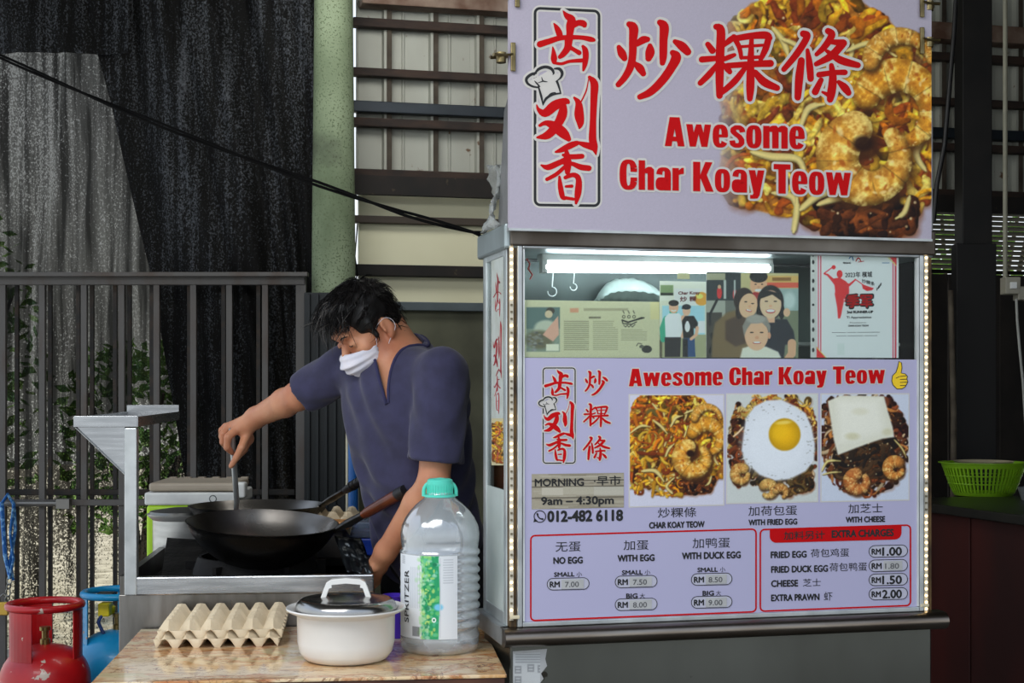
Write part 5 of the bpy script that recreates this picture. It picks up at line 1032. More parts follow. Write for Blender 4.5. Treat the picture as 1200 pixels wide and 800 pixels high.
# ------------------------------------------------------------------ marble-laminate table
FLt = atz(106, 800, .75); FRt = atz(594, 790, .75); dx = (FRt-FLt).normalized(); dy = Vector((-dx.y, dx.x, 0))
TM_ = basis(dx, dy, Vector((0, 0, 1)), (FLt.x, FLt.y, 0)); TW = (FRt-FLt).length; TDp = .70; TF = Frame(TM_)
def marble():
    m = mat('marble_laminate', (240, 218, 184), .10, 0, (232, 200, 150), 4, lo=.3, hi=.7, coat=.3, detail=6)
    n = m.node_tree; N = n.nodes; b = N['Principled BSDF']; src = b.inputs['Base Color'].links[0].from_socket; tc = N.new('ShaderNodeTexCoord')
    for sc, lo, hi, col, ds in ((1.9, .44, .58, (206, 150, 84), 3.0), (2.6, .52, .60, (186, 104, 52), 4.0), (3.4, .55, .585, (112, 52, 30), 5.0), (1.5, .56, .70, (236, 232, 214), 2.0), (5.5, .44, .475, (150, 112, 70), 4.0), (2.3, .65, .74, (176, 84, 50), 1.0), (3.0, .36, .44, (214, 206, 160), 2.0)):
        mp = N.new('ShaderNodeMapping'); mp.inputs['Rotation'].default_value = (0, 0, .5+sc*.1); mp.inputs['Scale'].default_value = (1, 1.9, 1); mp.inputs['Location'].default_value = (sc, 2*sc, 0); n.links.new(tc.outputs['Object'], mp.inputs[0])
        z_ = N.new('ShaderNodeTexNoise'); z_.inputs['Scale'].default_value = sc; z_.inputs['Detail'].default_value = 6; z_.inputs['Roughness'].default_value = .62; z_.inputs['Distortion'].default_value = ds*.45; n.links.new(mp.outputs[0], z_.inputs['Vector'])
        # thin veins where the noise crosses a level
        sub = N.new('ShaderNodeMath'); sub.operation = 'SUBTRACT'; n.links.new(z_.outputs[0], sub.inputs[0]); sub.inputs[1].default_value = (lo+hi)/2
        ab = N.new('ShaderNodeMath'); ab.operation = 'ABSOLUTE'; n.links.new(sub.outputs[0], ab.inputs[0])
        q = N.new('ShaderNodeMapRange'); q.inputs[1].default_value = 0; q.inputs[2].default_value = (hi-lo)/2; q.inputs[3].default_value = .8; q.inputs[4].default_value = 0; n.links.new(ab.outputs[0], q.inputs[0])
        x = N.new('ShaderNodeMix'); x.data_type = 'RGBA'; x.inputs['B'].default_value = L4(col); n.links.new(src, x.inputs['A']); n.links.new(q.outputs[0], x.inputs['Factor']); src = x.outputs['Result']
    n.links.new(src, b.inputs['Base Color']); return m
t = thing('table', 'table with glossy orange-veined marble-pattern top in front of the stove', 'table', M=TM_.copy())
mk('tabletop', MB().box((0, 0, .742), (TW, TDp, .75)), marble(), t, TM_, bevel=.002)
mk('edge_board', MB().box((.004, .003, .722), (TW-.004, TDp-.003, .742)), mat('table_edge', (92, 54, 36), .6, 0, (60, 34, 24), 8), t, TM_, bevel=.002)
for x in (.03, TW-.06):
    for y in (.04, TDp-.07): mk('leg', MB().box((x, y, 0), (x+.03, y+.03, .722)), DARKM, t, TM_, bevel=.002)
# ------------------------------------------------------------------ stainless stove bench behind the table
SL = at(139, 690, 3.835); SR = at(438, 690, 3.90); dx2 = (Vector((SR.x, SR.y, 0))-Vector((SL.x, SL.y, 0))).normalized(); dy2 = Vector((-dx2.y, dx2.x, 0))
VM = basis(dx2, dy2, Vector((0, 0, 1)), (SL.x, SL.y, 0)); VF = Frame(VM); VW = (SR-SL).length; VD = .80
vp = lambda u, v, t_=0: VF.px(u, v, t_)
t = thing('stove', 'stainless steel stove bench with black burners, behind the table', 'stove', M=VM.copy()); stove = t
ztop = vp(300, 674).z; zlip = vp(300, 695).z; zbot = .10
stf = mat('stove_front_steel', (150, 148, 144), .3, .95, (118, 114, 108), 3, (6, 1, 1.2), rvar=.1)
mk('front_panel', MB().box((0, .004, zbot), (VW-.07, .02, zlip)), stf, t, VM, bevel=.002)
mk('rim', MB().box((vp(158, 680).x, -.008, zlip-.001), (VW, .016, ztop)), STEEL, t, VM, bevel=.004)
sooty = mat('greasy_soot', (13, 12, 12), .7, .0, (24, 22, 21), 9, bump=.4, spec=.2); speckle(sooty, (70, 68, 66), 45, .74, .02)
mk('deck', MB().box((.02, .016, ztop-.09), (VW-.01, VD, ztop-.06)), sooty, t, VM)
mk('side_panel', MB().box((.0, .016, zbot), (.02, VD, ztop)), STEEL_D, t, VM); mk('side_panel', MB().box((VW-.02, .016, zbot), (VW, VD, ztop-.04)), STEEL_D, t, VM)
mk('rear_panel', MB().box((.0, VD-.02, zbot), (VW, VD, ztop+.03)), sooty, t, VM)
for x, y in ((.01, .03), (VW-.05, .03), (.01, VD-.05), (VW-.05, VD-.05)): mk('leg', MB().box((x, y, 0), (x+.035, y+.035, zbot+.02)), STEEL_D, t, VM)
# burner wells: rings and pan supports
for (u, v, y, rr_) in ((300, 660, .26, .19), (300, 640, .56, .17)):
    c0 = VF.px(u, 640, y); zc_ = ztop-.06
    mb = MB().lathe([(rr_+.03, 0), (rr_-.005, .03), (rr_-.025, .085), (rr_-.035, .085), (rr_-.035, 0)], 36, Matrix.Translation((c0.x, y, zc_)), cap=False); mk('burner_ring', mb, sooty, t, VM, smooth=40)
    for k in range(6):
        a = k*math.pi/3; M = Matrix.Translation((c0.x, y, zc_)) @ Matrix.Rotation(a, 4, 'Z'); mk('pan_support', MB().box((rr_*.45, -.006, .0), (rr_+.01, .006, .07), M), sooty, t, VM)
    mk('burner', MB().lathe([(.0, 0), (.07, 0), (.07, .02), (.055, .032), (.02, .034), (0, .034)], 24, Matrix.Translation((c0.x, y, zc_))), sooty, t, VM, smooth=40)
# splash sheet behind and at the right, crumpled foil
bp = mat('blackened_sheet', (24, 23, 23), .4, .6, (58, 56, 54), 6, lo=.5, hi=.8, bump=.4, rvar=.2)
a = vp(196, 628, .34)
mk('deck_plate', MB().add([(vp(193, 625, .5).x, .55, ztop+.045), (vp(250, 625, .5).x, .55, ztop+.035), (vp(246, 668, .05).x, .05, ztop-.055), (vp(186, 668, .05).x, .05, ztop-.055)], [(0, 1, 2, 3)]), mat('scorched_plate', (56, 54, 52), .4, .7, (24, 23, 22), 14, bump=.5), t, VM, solid=.003)
g = random.Random(5); mb = MB(); nu, nv = 12, 14; vs = []; fs = []
for j in range(nv+1):
    for i in range(nu+1):
        u = 392+i/nu*40+ j/nv*14-(i/nu)*8; v = 628+j/nv*42+i/nu*4; p = vp(u, v, .16-.12*j/nv); p.y += .02*mnoise.noise(Vector((i*.5, j*.4, 1)))+.012*mnoise.noise(Vector((i*1.3, j*1.1, 4))); vs.append(p)
for j in range(nv):
    for i in range(nu): k = j*(nu+1)+i; fs.append((k, k+1, k+nu+2, k+nu+1))
mk('wind_shield', mb.add(vs, fs), mat('sooty_foil', (70, 76, 80), .3, .8, (22, 24, 26), 10, bump=.5), t, VM, smooth=180, solid=.002)
# corner post with shelf and gusset
pz = EYE-(500-HY)/FPX*3.82
pu0, pu1 = vp(146.5, 600).x, vp(161, 600).x
mk('upright', MB().box((pu0, -.012, vp(150, 697).z), (pu1, .024, vp(150, 501).z)), ALU, t, VM, bevel=.003)
# shelf: a shallow folded tray standing on the upright, running towards the back
zs1 = vp(120, 488).z; zs0 = vp(120, 500).z; xa, xb = vp(87, 494, -.012).x, vp(161, 494, -.012).x; sd = .80
tr = mk('shelf_tray', MB().box((xa, -.012, zs0), (xb, sd, zs0+.003)), STEEL_D, t, VM)
for lo, hi in (((xa, -.014, zs0), (xb, -.011, zs1+.002)), ((xa+.0, sd-.003, zs0), (xb, sd, 1.341)), ((xa-.002, -.012, zs0), (xa+.001, sd, zs1)), ((xb-.001, -.012, zs0), (xb+.002, sd, zs1))): mk('flange', MB().box(lo, hi), STEEL, tr, VM, bevel=.0008)
mb = MB(); P = [(xa+.002, zs0), (pu0, zs0), (pu0, vp(150, 555).z)]; RX = Matrix(((1, 0, 0, 0), (0, 0, 1, 0), (0, 1, 0, 0), (0, 0, 0, 1)))
mb.prism(P, -.004, -.001, RX); mk('gusset', mb, STEEL, t, VM)
a_, b_ = Vector((xa+.002, -.006, zs0)), Vector((pu0, -.006, vp(150, 555).z)); mk('gusset_fold', MB().tube([a_, b_], .006, 4, flat=.4), ALU, t, VM)
# ------------------------------------------------------------------ woks
wokm = mat('black_iron_wok', (26, 25, 25), .34, .8, (12, 12, 12), 7, rvar=.1, bump=.25, bscale=120); wokin = mat('seasoned_wok_inside', (150, 146, 140), .3, .95, (66, 62, 58), 4, lo=.3, hi=.7, rvar=.12)
handm = mat('black_handle_grip', (20, 20, 21), .5, 0, (36, 36, 38), 30, bump=.4)
woodm = mat('red_brown_wood', (128, 60, 26), .35, 0, (66, 28, 14), 8, (1, 1, .2), coat=.4)
def wok(lab, c, rad, depth, tilt, hp, hw, wood):
    M = Matrix.Translation(c) @ tilt; t = thing('wok', lab, 'wok', M=M)
    n = 14; o = [(rad*math.sin(a), -depth*(math.cos(a)-math.cos(1.25))/(1-math.cos(1.25))) for a in [1.25*k/n for k in range(n+1)]]; o = [(r/math.sin(1.25), z_) for r, z_ in o]
    mk('outside', MB().lathe(o+[(rad+.003, .001), (rad-.001, .002)], 56, M, cap=False), wokm, t, smooth=60)
    mk('inside', MB().lathe([(max(0, r-.003), z_+.004) for r, z_ in o[:-1]]+[(rad-.001, .002)], 56, M, cap=False), wokin, t, smooth=60)
    # steel bracket then grip, from the rim outwards
    P = [M.inverted() @ Vector(p) for p in hp]
    mk('bracket', MB().tube([P[0], P[0].lerp(P[1], .5), P[1]], [hw*.75, hw*1.15, hw*.95], 10, flat=.55, M=M), mat('grey_bracket', (92, 90, 86), .35, .9, (50, 48, 46), 20), t, smooth=50)
    mk('grip', MB().tube([P[1], P[1].lerp(P[2], .12), P[1].lerp(P[2], .5), P[1].lerp(P[2], .9), P[2]], [hw*.85, hw*1.1, hw*1.2, hw*1.25, hw*.95], 14, flat=.7, M=M), woodm if wood else handm, t, smooth=50, label='brown wooden grip' if wood else 'black ribbed grip')
    if wood: mk('end_cap', MB().tube([P[1].lerp(P[2], .84), P[2]+(P[2]-P[1])*.02], [hw*1.3, hw*1.2], 14, flat=.72, M=M), handm, t, smooth=50)
    else:
        for k in range(7): mk('grip_band', MB().tube([P[1].lerp(P[2], .2+.1*k), P[1].lerp(P[2], .23+.1*k)], hw*1.27, 14, flat=.72, M=M), handm, t, smooth=50)
    q = P[0].lerp(P[1], .78); mk('rivet', MB().lathe([(0, 0), (.007, 0), (.006, .003), (0, .004)], 12, M @ Matrix.Translation(q+Vector((0, -.0, 0))) @ Matrix.Rotation(R(90), 4, 'X') @ Matrix.Translation((0, 0, hw*.45))), STEEL, t, smooth=50)
    return t
w1c = at(308, 612, 4.04); w1 = wok('black wok nearest the table with a brown wooden handle', w1c, .212, .135, Matrix.Rotation(R(4.5), 4, 'X') @ Matrix.Rotation(R(3), 4, 'Y'),
    [at(392, 622, 4.02), at(426, 603, 3.97), at(474, 575, 3.90)], .019, True)
w2c = at(303, 592, 4.54); w2 = wok('black wok at the back with a ribbed black handle, being stirred', w2c, .218, .105, Matrix.Rotation(R(0), 4, 'X') @ Matrix.Rotation(R(0), 4, 'Y'),
    [at(376, 592, 4.48), at(404, 575, 4.42), at(446, 548, 4.34)], .017, False)
# dark rice noodles frying in the rear wok
g = random.Random(3); mb = MB()
for k in range(160):
    a = g.uniform(0, 6.3); q = .10*math.sqrt(g.random()); p = w2c+Vector((q*math.cos(a), q*math.sin(a), -.072+.02*g.random())); pts = [p]; an = g.uniform(0, 6.3)
    for i in range(4): an += g.uniform(-.8, .8); pts.append(pts[-1]+Vector((.018*math.cos(an), .018*math.sin(an), g.uniform(-.004, .004))))
    mb.tube(pts, .003, 5)
tag(rebase(mk('noodles', mb, mat('fried_noodle', (120, 74, 36), .3, 0, (70, 38, 20), 20), smooth=60, kind='stuff'), w2c-Vector((0, 0, .06))), 'fried noodles lying in the rear wok', 'noodles')
# ------------------------------------------------------------------ aluminium pot behind the woks
c = at(213, 622, 4.62); c.z = EYE-(628-HY)/FPX*4.62; PMt = mat('spun_aluminium', (206, 206, 202), .3, .6, (176, 176, 172), 6, (1, 1, 6), rvar=.06)
zr_ = EYE-(605-HY)/FPX*4.5; h = zr_-c.z+.01
M = Matrix.Translation((c.x, c.y, ztop-.06)); hh = zr_-(ztop-.06)
t = thing('stock_pot', 'pale aluminium pot with a flared rim behind the woks, by the green cooler box', 'pot', M=M)
mk('body', MB().lathe([(0, 0), (.085, 0), (.092, .01), (.092, hh-.02), (.108, hh-.006), (.110, hh), (.104, hh), (.088, hh-.018), (.088, .01), (0, .006)], 40, M, cap=False), PMt, t, smooth=40)
mk('lid', MB().lathe([(.104, hh), (.10, hh+.008), (.03, hh+.018), (0, hh+.019)], 40, M, cap=False), mat('dull_lid', (120, 120, 116), .35, .8), t, smooth=40)
# ------------------------------------------------------------------ cooler box
cy = 5.15; a = at(169, 622, cy); b = at(280, 622, cy); zc0 = EYE-(640-HY)/FPX*cy
M = Matrix.Translation((a.x, cy, 0)) @ Matrix.Rotation(R(2), 4, 'Z'); w_ = b.x-a.x; zl0 = EYE-(592-HY)/FPX*cy; zl1 = EYE-(577-HY)/FPX*cy; zt_ = EYE-(566-HY)/FPX*cy
t = thing('cooler_box', 'lime green and white cooler box with a beige lid behind the pot', 'cooler box', M=M @ Matrix.Translation((w_/2, .15, .70)))
mk('body', MB().box((.006, .004, .70), (w_-.006, .31, zl0)), mat('lime_green_plastic', (176, 220, 40), .4, 0, (166, 210, 34), 4), t, M, bevel=.012, seg=3)
mk('collar', MB().box((0, 0, zl0), (w_, .32, zl1)), WHITE_P, t, M, bevel=.008, seg=3)
mk('lid', MB().box((.014, .006, zl1+.003), (w_-.012, .31, zt_)), mat('beige_plastic', (176, 164, 146), .45, 0, (160, 148, 130), 5), t, M, bevel=.01, seg=3)
for k in range(6): x = .03+k*(w_-.06)/5.2; mk('hinge', MB().box((x, .29, zt_-.006), (x+.028, .315, zt_+.004)), mat('beige_dark', (150, 138, 122), .5), t, M, bevel=.002)
mk('handle', MB().box((w_-.018, -.012, zl1-.02), (w_+.022, .05, zt_+.002)), WHITE_P, t, M, bevel=.008, seg=3)
lm = mat('label_grey', (90, 100, 100), .5); mb = MB().torus((0, 0, 0), .012, .0018, 18, 5, Matrix.Translation((w_*.72, -.001, (zl0+zl1)/2)) @ Matrix.Rotation(R(90), 4, 'X')); mk('latch_mark', mb, lm, t, M)
o2 = thing('bench', 'dark low bench under the cooler box', 'bench', (a.x+.1, 5.3, 0))
mk('bench_top', MB().box((a.x+.01, 5.02, .66), (b.x+.30, 5.60, .70)), sooty, o2)
for x in (a.x+.03, b.x+.25):
    for y in (5.05, 5.55): mk('leg', MB().box((x, y, 0), (x+.03, y+.03, .66)), DARKM, o2)
# ------------------------------------------------------------------ egg trays, eggs and tubs on the right of the woks
pulp = mat('grey_paper_pulp', (224, 206, 174), .85, 0, (206, 188, 156), 14, bump=.35, bscale=160)
def egg_tray_mesh(nx, ny, p, h, res=10):
    mb = MB(); X = nx*res; Y = ny*res; vs = []; fs = []
    for j in range(Y+1):
        for i in range(X+1):
            x = i/res; y = j/res; tw = lambda a: 1-4*abs((a % 1)-.5); q = -(tw(x)+tw(y))/2*-1
            q = max(-.60, min(.62, q))/.61; ed = min(x, nx-x, y, ny-y)
            if ed < .08: q = max(-.1, q)*.4
            vs.append(((x-nx/2)*p, (y-ny/2)*p, h*.5+q*h*.5))
    for j in range(Y):
        for i in range(X): k = j*(X+1)+i; fs.append((k, k+1, k+X+2, k+X+1))
    return mb.add(vs, fs)
ec = atz(262, 746, .75); EM0 = Matrix.Translation((ec.x, ec.y+.0, .75)) @ Matrix.Rotation(R(5.5), 4, 'Z')
ec.y += .0
for k, (lab, dx_, dy_, dz) in enumerate((('lower of two stacked empty pulp egg trays on the marble-pattern table', 0, 0, .0), ('upper of two stacked empty pulp egg trays on the marble-pattern table', .006, .004, .021))):
    M = Matrix.Translation((ec.x+dx_, ec.y+dy_, .751+dz)) @ Matrix.Rotation(R(5.5+k*1.0), 4, 'Z')
    o = mk('egg_tray', egg_tray_mesh(6, 6, .0515, .046), pulp, None, M, smooth=50, solid=.0022); tag(o, lab, 'egg tray', 'stacked egg trays on the table')
c = at(385, 611, 4.5)
xq = at(425, 640, 4.45).x; zq = EYE-(650-HY)/FPX*4.45
mk('side_ledge', MB().box((xq-.20, 4.34, zq-.02), (xq+.09, 4.66, zq)), sooty, stove)
M = Matrix.Translation((at(391, 600, 4.5).x, 4.5, EYE-(617-HY)/FPX*4.5)) @ Matrix.Rotation(R(-8), 4, 'Z') @ Matrix.Rotation(R(14), 4, 'X')
o = mk('egg_tray', egg_tray_mesh(3, 3, .05, .05), pulp, None, M, smooth=50, solid=.0025); tag(o, 'small egg tray propped behind the front wok handle', 'egg tray')
a = at(368, 612, 4.36); b = at(402, 620, 4.36); o = mk('orange_lid', MB().box((a.x, 4.33, b.z+.002), (b.x+.02, 4.43, a.z+.004)), mat('orange_plastic', (206, 140, 70), .45), None, bevel=.004); tag(rebase(o, (b.x, 4.38, b.z)), 'orange plastic lid edge in front of the small egg tray', 'lid')
o = mk('carton', MB().box((a.x+.01, 4.36, zq), (b.x, 4.46, b.z+.0)), DARKM, None, bevel=.003); tag(rebase(o, (b.x, 4.4, zq)), 'dark carton under the orange lid by the wok handle', 'carton')
Yt = 4.42; a = at(400, 612, Yt); b = at(443, 646, Yt); blu = mat('blue_plastic', (40, 78, 190), .35, 0, (34, 66, 170), 5)
t = thing('food_tub', 'blue plastic tub of red ingredients with a clear top by the cook', 'tub', ((a.x+b.x)/2, Yt+.07, b.z)); z_m = EYE-(631-HY)/FPX*Yt
mk('tub_body', MB().add([(a.x+.01, Yt+.01, zq), (b.x-.008, Yt+.01, zq), (b.x-.008, Yt+.13, zq), (a.x+.01, Yt+.13, zq), (a.x, Yt, z_m), (b.x, Yt, z_m), (b.x, Yt+.14, z_m), (a.x, Yt+.14, z_m)], [(0,3,2,1),(4,5,6,7),(0,1,5,4),(1,2,6,5),(2,3,7,6),(3,0,4,7)]), blu, t, bevel=.005)
mk('clear_lid', MB().box((a.x+.003, Yt+.004, z_m+.001), (b.x-.003, Yt+.135, a.z)), mat('frosted_clear', (150, 170, 205), .2, trans=.7, ior=1.15), t, bevel=.005)
mk('contents', MB().box((a.x+.01, Yt+.012, z_m+.003), (b.x-.012, Yt+.12, z_m+.022)), mat('red_paste', (120, 46, 40), .4, 0, (80, 30, 28), 40, bump=.5), t, bevel=.005)
# purple cup between pot and bottle
c = at(461, 740, 3.72); M = Matrix.Translation((c.x+.005, 3.70, .751)); zz = EYE-(697-HY)/FPX*3.70-.751
t = tag(mk('cup', MB().lathe([(0, 0), (.030, 0), (.034, zz-.004), (.037, zz), (.034, zz+.001), (.029, .004), (0, .004)], 32, None, cap=False), mat('violet_plastic', (74, 44, 176), .35, 0, (64, 36, 160), 4), None, M, smooth=40), 'violet plastic cup between the white pot and the water bottle', 'cup')
# ------------------------------------------------------------------ white lidded pot
enam = mat('white_enamel', (232, 231, 226), .22, 0, (222, 220, 214), 3, coat=.3)
c = atz(399, 783, .75); M = Matrix.Translation((c.x, c.y+.112, .7505)); t = thing('casserole_pot', 'white pot with steel lid and white handle on the marble-pattern table', 'pot', M=M)
zrim = EYE-(714-HY)/FPX*(c.y+.112)-.7505
pb = MB().lathe([(0, .0), (.088, .0), (.100, .006), (.110, .020), (.1155, .045), (.1165, zrim-.012), (.120, zrim-.008), (.140, zrim+.001), (.1425, zrim+.005), (.1415, zrim+.008), (.136, zrim+.007), (.118, zrim), (.111, zrim-.012), (.110, .03), (.09, .008), (0, .008)], 72, M, cap=False); mk('body', pb, enam, t, smooth=50)
lid_m = mat('polished_steel_lid', (172, 170, 166), .22, 1, (150, 148, 144), 5, rvar=.05)
zl = zrim+.004
mk('lid', MB().lathe([(.121, zl), (.1205, zl+.006), (.117, zl+.014), (.108, zl+.022), (.102, zl+.0235), (.098, zl+.0225), (.07, zl+.026), (.035, zl+.030), (0, zl+.031)], 72, M, cap=False), lid_m, t, smooth=50)
hz = zl+.0265; mb = MB()
HP = [(-.060, hz-.001), (-.052, hz+.022), (-.046, hz+.036), (-.034, hz+.043), (0, hz+.046), (.034, hz+.043), (.046, hz+.036), (.052, hz+.022), (.060, hz-.001)]
vs = []; fs = []
for i, (x, z_) in enumerate(HP):
    th_ = .006; wd = .013 if 1 < i < 7 else .015
    nx_ = (0 if 2 < i < 6 else (.009 if x < 0 else -.009)); nz_ = -.011 if 1 < i < 7 else 0
    vs += [(x, -wd, z_), (x, wd, z_), (x+nx_*1.4, wd, z_+nz_*1.2), (x+nx_*1.4, -wd, z_+nz_*1.2)]
for i in range(len(HP)-1):
    for k in range(4): fs.append((i*4+k, i*4+(k+1) % 4, (i+1)*4+(k+1) % 4, (i+1)*4+k))
fs += [(3, 2, 1, 0), tuple(len(vs)-4+k for k in range(4))]; mb.add(vs, fs, M @ Matrix.Rotation(R(4), 4, 'Z')); mk('handle', mb, enam, t, bevel=.0025, seg=3, smooth=60)
# ------------------------------------------------------------------ water bottle
bc = atz(516, 770, .75); BY = bc.y+.10; c = Vector(((515.5-CX)/FPX*BY, BY, .7505)); M = Matrix.Translation(c); pxm = FPX/BY
def bz(v): return EYE-(v-HY)/FPX*(BY)-.7505
t = thing('water_bottle', 'large ribbed clear water bottle with turquoise cap on the table', 'bottle', M=M)
Rb = 47/pxm; prof = [(0, .006), (Rb*.55, .004), (Rb*.8, 0), (Rb*.93, .004), (Rb*.985, .015), (Rb*.99, bz(742)), (Rb*.955, bz(738))]
v = 733
while v > 640: prof += [(Rb*.945, bz(v)), (Rb*.99, bz(v-2.2)), (Rb*1.0, bz(v-4)), (Rb*.99, bz(v-6)), (Rb*.945, bz(v-8.2))]; v -= 10.4
prof += [(Rb*.975, bz(632)), (Rb*.985, bz(624)), (Rb*.95, bz(615)), (Rb*.86, bz(606)), (Rb*.74, bz(598)), (Rb*.58, bz(590)), (Rb*.42, bz(584)), (Rb*.33, bz(580)), (Rb*.31, bz(575)), (Rb*.31, bz(571))]
pet = bpy.data.materials.new('clear_pet'); pet.use_nodes = True; N = pet.node_tree.nodes; Lk = pet.node_tree.links; b = N['Principled BSDF']
b.inputs['Base Color'].default_value = (.80, .86, .88, 1); b.inputs['Roughness'].default_value = .12; b.inputs['Specular IOR Level'].default_value = .9; b.inputs['Coat Weight'].default_value = .6
_tr = N.new('ShaderNodeBsdfTransparent'); _tr.inputs[0].default_value = (.94, .97, .98, 1); _gl = N.new('ShaderNodeBsdfGlossy'); _gl.inputs['Roughness'].default_value = .10
_m1 = N.new('ShaderNodeMixShader'); _m1.inputs[0].default_value = .34; _m2 = N.new('ShaderNodeMixShader'); _lw = N.new('ShaderNodeLayerWeight'); _lw.inputs[0].default_value = .42
_mp = N.new('ShaderNodeMapRange'); _mp.inputs[3].default_value = .08; _mp.inputs[4].default_value = .65; Lk.new(_lw.outputs['Facing'], _mp.inputs[0])
Lk.new(_tr.outputs[0], _m1.inputs[1]); Lk.new(b.outputs[0], _m1.inputs[2]); Lk.new(_mp.outputs[0], _m2.inputs[0]); Lk.new(_m1.outputs[0], _m2.inputs[1]); Lk.new(_gl.outputs[0], _m2.inputs[2]); Lk.new(_m2.outputs[0], N['Material Output'].inputs[0])
mb = MB(); n = 64; vs = []; fs = []
for i, (r, z_) in enumerate(prof):
    for k in range(n):
        th_ = 2*math.pi*k/n; f_ = 1.0
        if z_ < bz(745): f_ = 1-.045*max(0, math.cos(th_*8))*(1 if z_ > .002 else .5)
        if bz(628) < z_ < bz(588): f_ = 1-.028*abs(math.sin(th_*9))*math.sin((z_-bz(628))/(bz(588)-bz(628))*math.pi)
        vs.append((r*f_*math.cos(th_), r*f_*math.sin(th_), z_))
for i in range(len(prof)-1):
    for k in range(n): fs.append((i*n+k, i*n+(k+1) % n, (i+1)*n+(k+1) % n, (i+1)*n+k))
fs.append(tuple((len(prof)-1)*n+k for k in range(n)))
mb.add(vs, fs, M); mk('bottle_body', mb, pet, t, smooth=70)
capm = mat('turquoise_cap', (86, 214, 190), .35, 0, (78, 204, 180), 4)
rc = 15.5/pxm; z0 = bz(582)
mk('neck_ring', MB().lathe([(rc*1.02, z0), (rc*1.22, z0+.001), (rc*1.22, z0+.006), (rc, z0+.007)], 40, M), capm, t, smooth=40)
mb = MB(); n = 48; pr = [(rc*.95, z0+.007), (rc*.98, bz(566)), (rc*.95, bz(562)), (rc*.80, bz(560.5)), (0, bz(560.5))]
mb.lathe(pr, n, M); mk('cap', mb, capm, t, smooth=40)
for k in range(30): a = 2*math.pi*k/30; mb = None
mb = MB()
for k in range(30): a = 2*math.pi*k/30; mb.box((rc*.96, -.0008, z0+.008), (rc*1.01, .0008, bz(567)), M @ Matrix.Rotation(a, 4, 'Z'))
mk('cap_ridges', mb, capm, t, kind='stuff')
mb = MB(); pts = [(rc*1.22*math.cos(a), 0, bz(575)+.028*math.sin(a)) for a in [R(k) for k in range(0, 181, 15)]]; mb.tube([(rc*1.22, 0, z0+.002)]+pts+[(-rc*1.22, 0, z0+.002)], .0034, 8, M @ Matrix.Rotation(R(6), 4, 'Z'), flat=1.4); mk('carry_handle', mb, capm, t, smooth=60)
# wrap-round label
Rl = Rb*1.004; th0, th1 = R(-162), R(-62); zl0_, zl1_ = bz(741), bz(646)
c_ = Canvas(0, 0, 96, 98, 3.0, (224, 228, 230)); g = np.random.default_rng(12)
c_.rect(0, 0, 96, 98, (222, 226, 228)); c_.poly([(47, 0), (70, 0), (72, 40), (70, 98), (47, 98)], (46, 160, 104), soft=2)
for _ in range(260):
    y = g.uniform(0, 98); x = 47+abs(g.normal(0, 9)); x = min(x, 70); cc = [(120, 206, 120), (40, 150, 96), (90, 190, 150), (200, 226, 120), (24, 120, 80), (170, 220, 190)][g.integers(6)]; c_.ell(x, y, g.uniform(1, 3.6), g.uniform(1, 3), cc, soft=.6, al=.7)
for _ in range(60): c_.ell(46+g.normal(0, 3), g.uniform(0, 98), g.uniform(1, 3), g.uniform(1, 3), (180, 222, 170), soft=.7, al=.7)
c_.ell(70, 60, 6, 4, (120, 200, 230), soft=.6); c_.rect(72, 2, 73, 96, (200, 204, 208)); c_.ell(64, 75, 3, 3, (230, 240, 236), soft=.2); c_.ell(64, 75, 1.4, 1.4, (30, 120, 80), soft=.2)
for y in range(4, 34, 3): c_.rect(76+.2*(y % 5), y, 90, y+1, (170, 176, 182), .7)
for x in range(28, 44, 3): c_.rect(x, 14, x+1.1, 62, (176, 182, 188), .65)
for k in range(9): c_.rect(32+k*1.3, 84, 32.8+k*1.3, 95, (60, 60, 64), .8)
for x in range(20, 30, 2): c_.rect(8, x-18, 16, x-17.2, (110, 114, 120), .6)
c_.rect(18, 30, 20, 64, (206, 212, 216), .6)
nu, nv = c_.nu, c_.nv
lb = c_.mesh('label', lambda U, V: np.stack([Rl*np.cos(th0+(th1-th0)*U/96)+c.x, Rl*np.sin(th0+(th1-th0)*U/96)+c.y, zl1_+(zl0_-zl1_)*V/98+c.z], -1), PRINT, t, smooth=True); lb['label'] = 'white and green paper label round the bottle'
v_, f_ = glyphs('SPRITZER'); xx = v_[:, 0]-v_[:, 0].min(); xx /= xx.max(); yy = v_[:, 1]/.7; k1 = Ink()
for a_, b_ in ((0, 0), (0, .12)): k1.put(np.column_stack([9+a_-yy*7.5+7.5, 80-xx*62+b_]), f_)
lo_ = lambda U, V: np.stack([(Rl+.0020)*np.cos(th0+(th1-th0)*(U)/96)+c.x, (Rl+.0020)*np.sin(th0+(th1-th0)*(U)/96)+c.y, zl1_+(zl0_-zl1_)*V/98+c.z], -1)
k1.v = [np.column_stack([q[:, 0]*1.25+5, q[:, 1], q[:, 2]]) for q in k1.v]
k1.mesh('lettering', 0, INK, t, I4, mapfn=lo_)
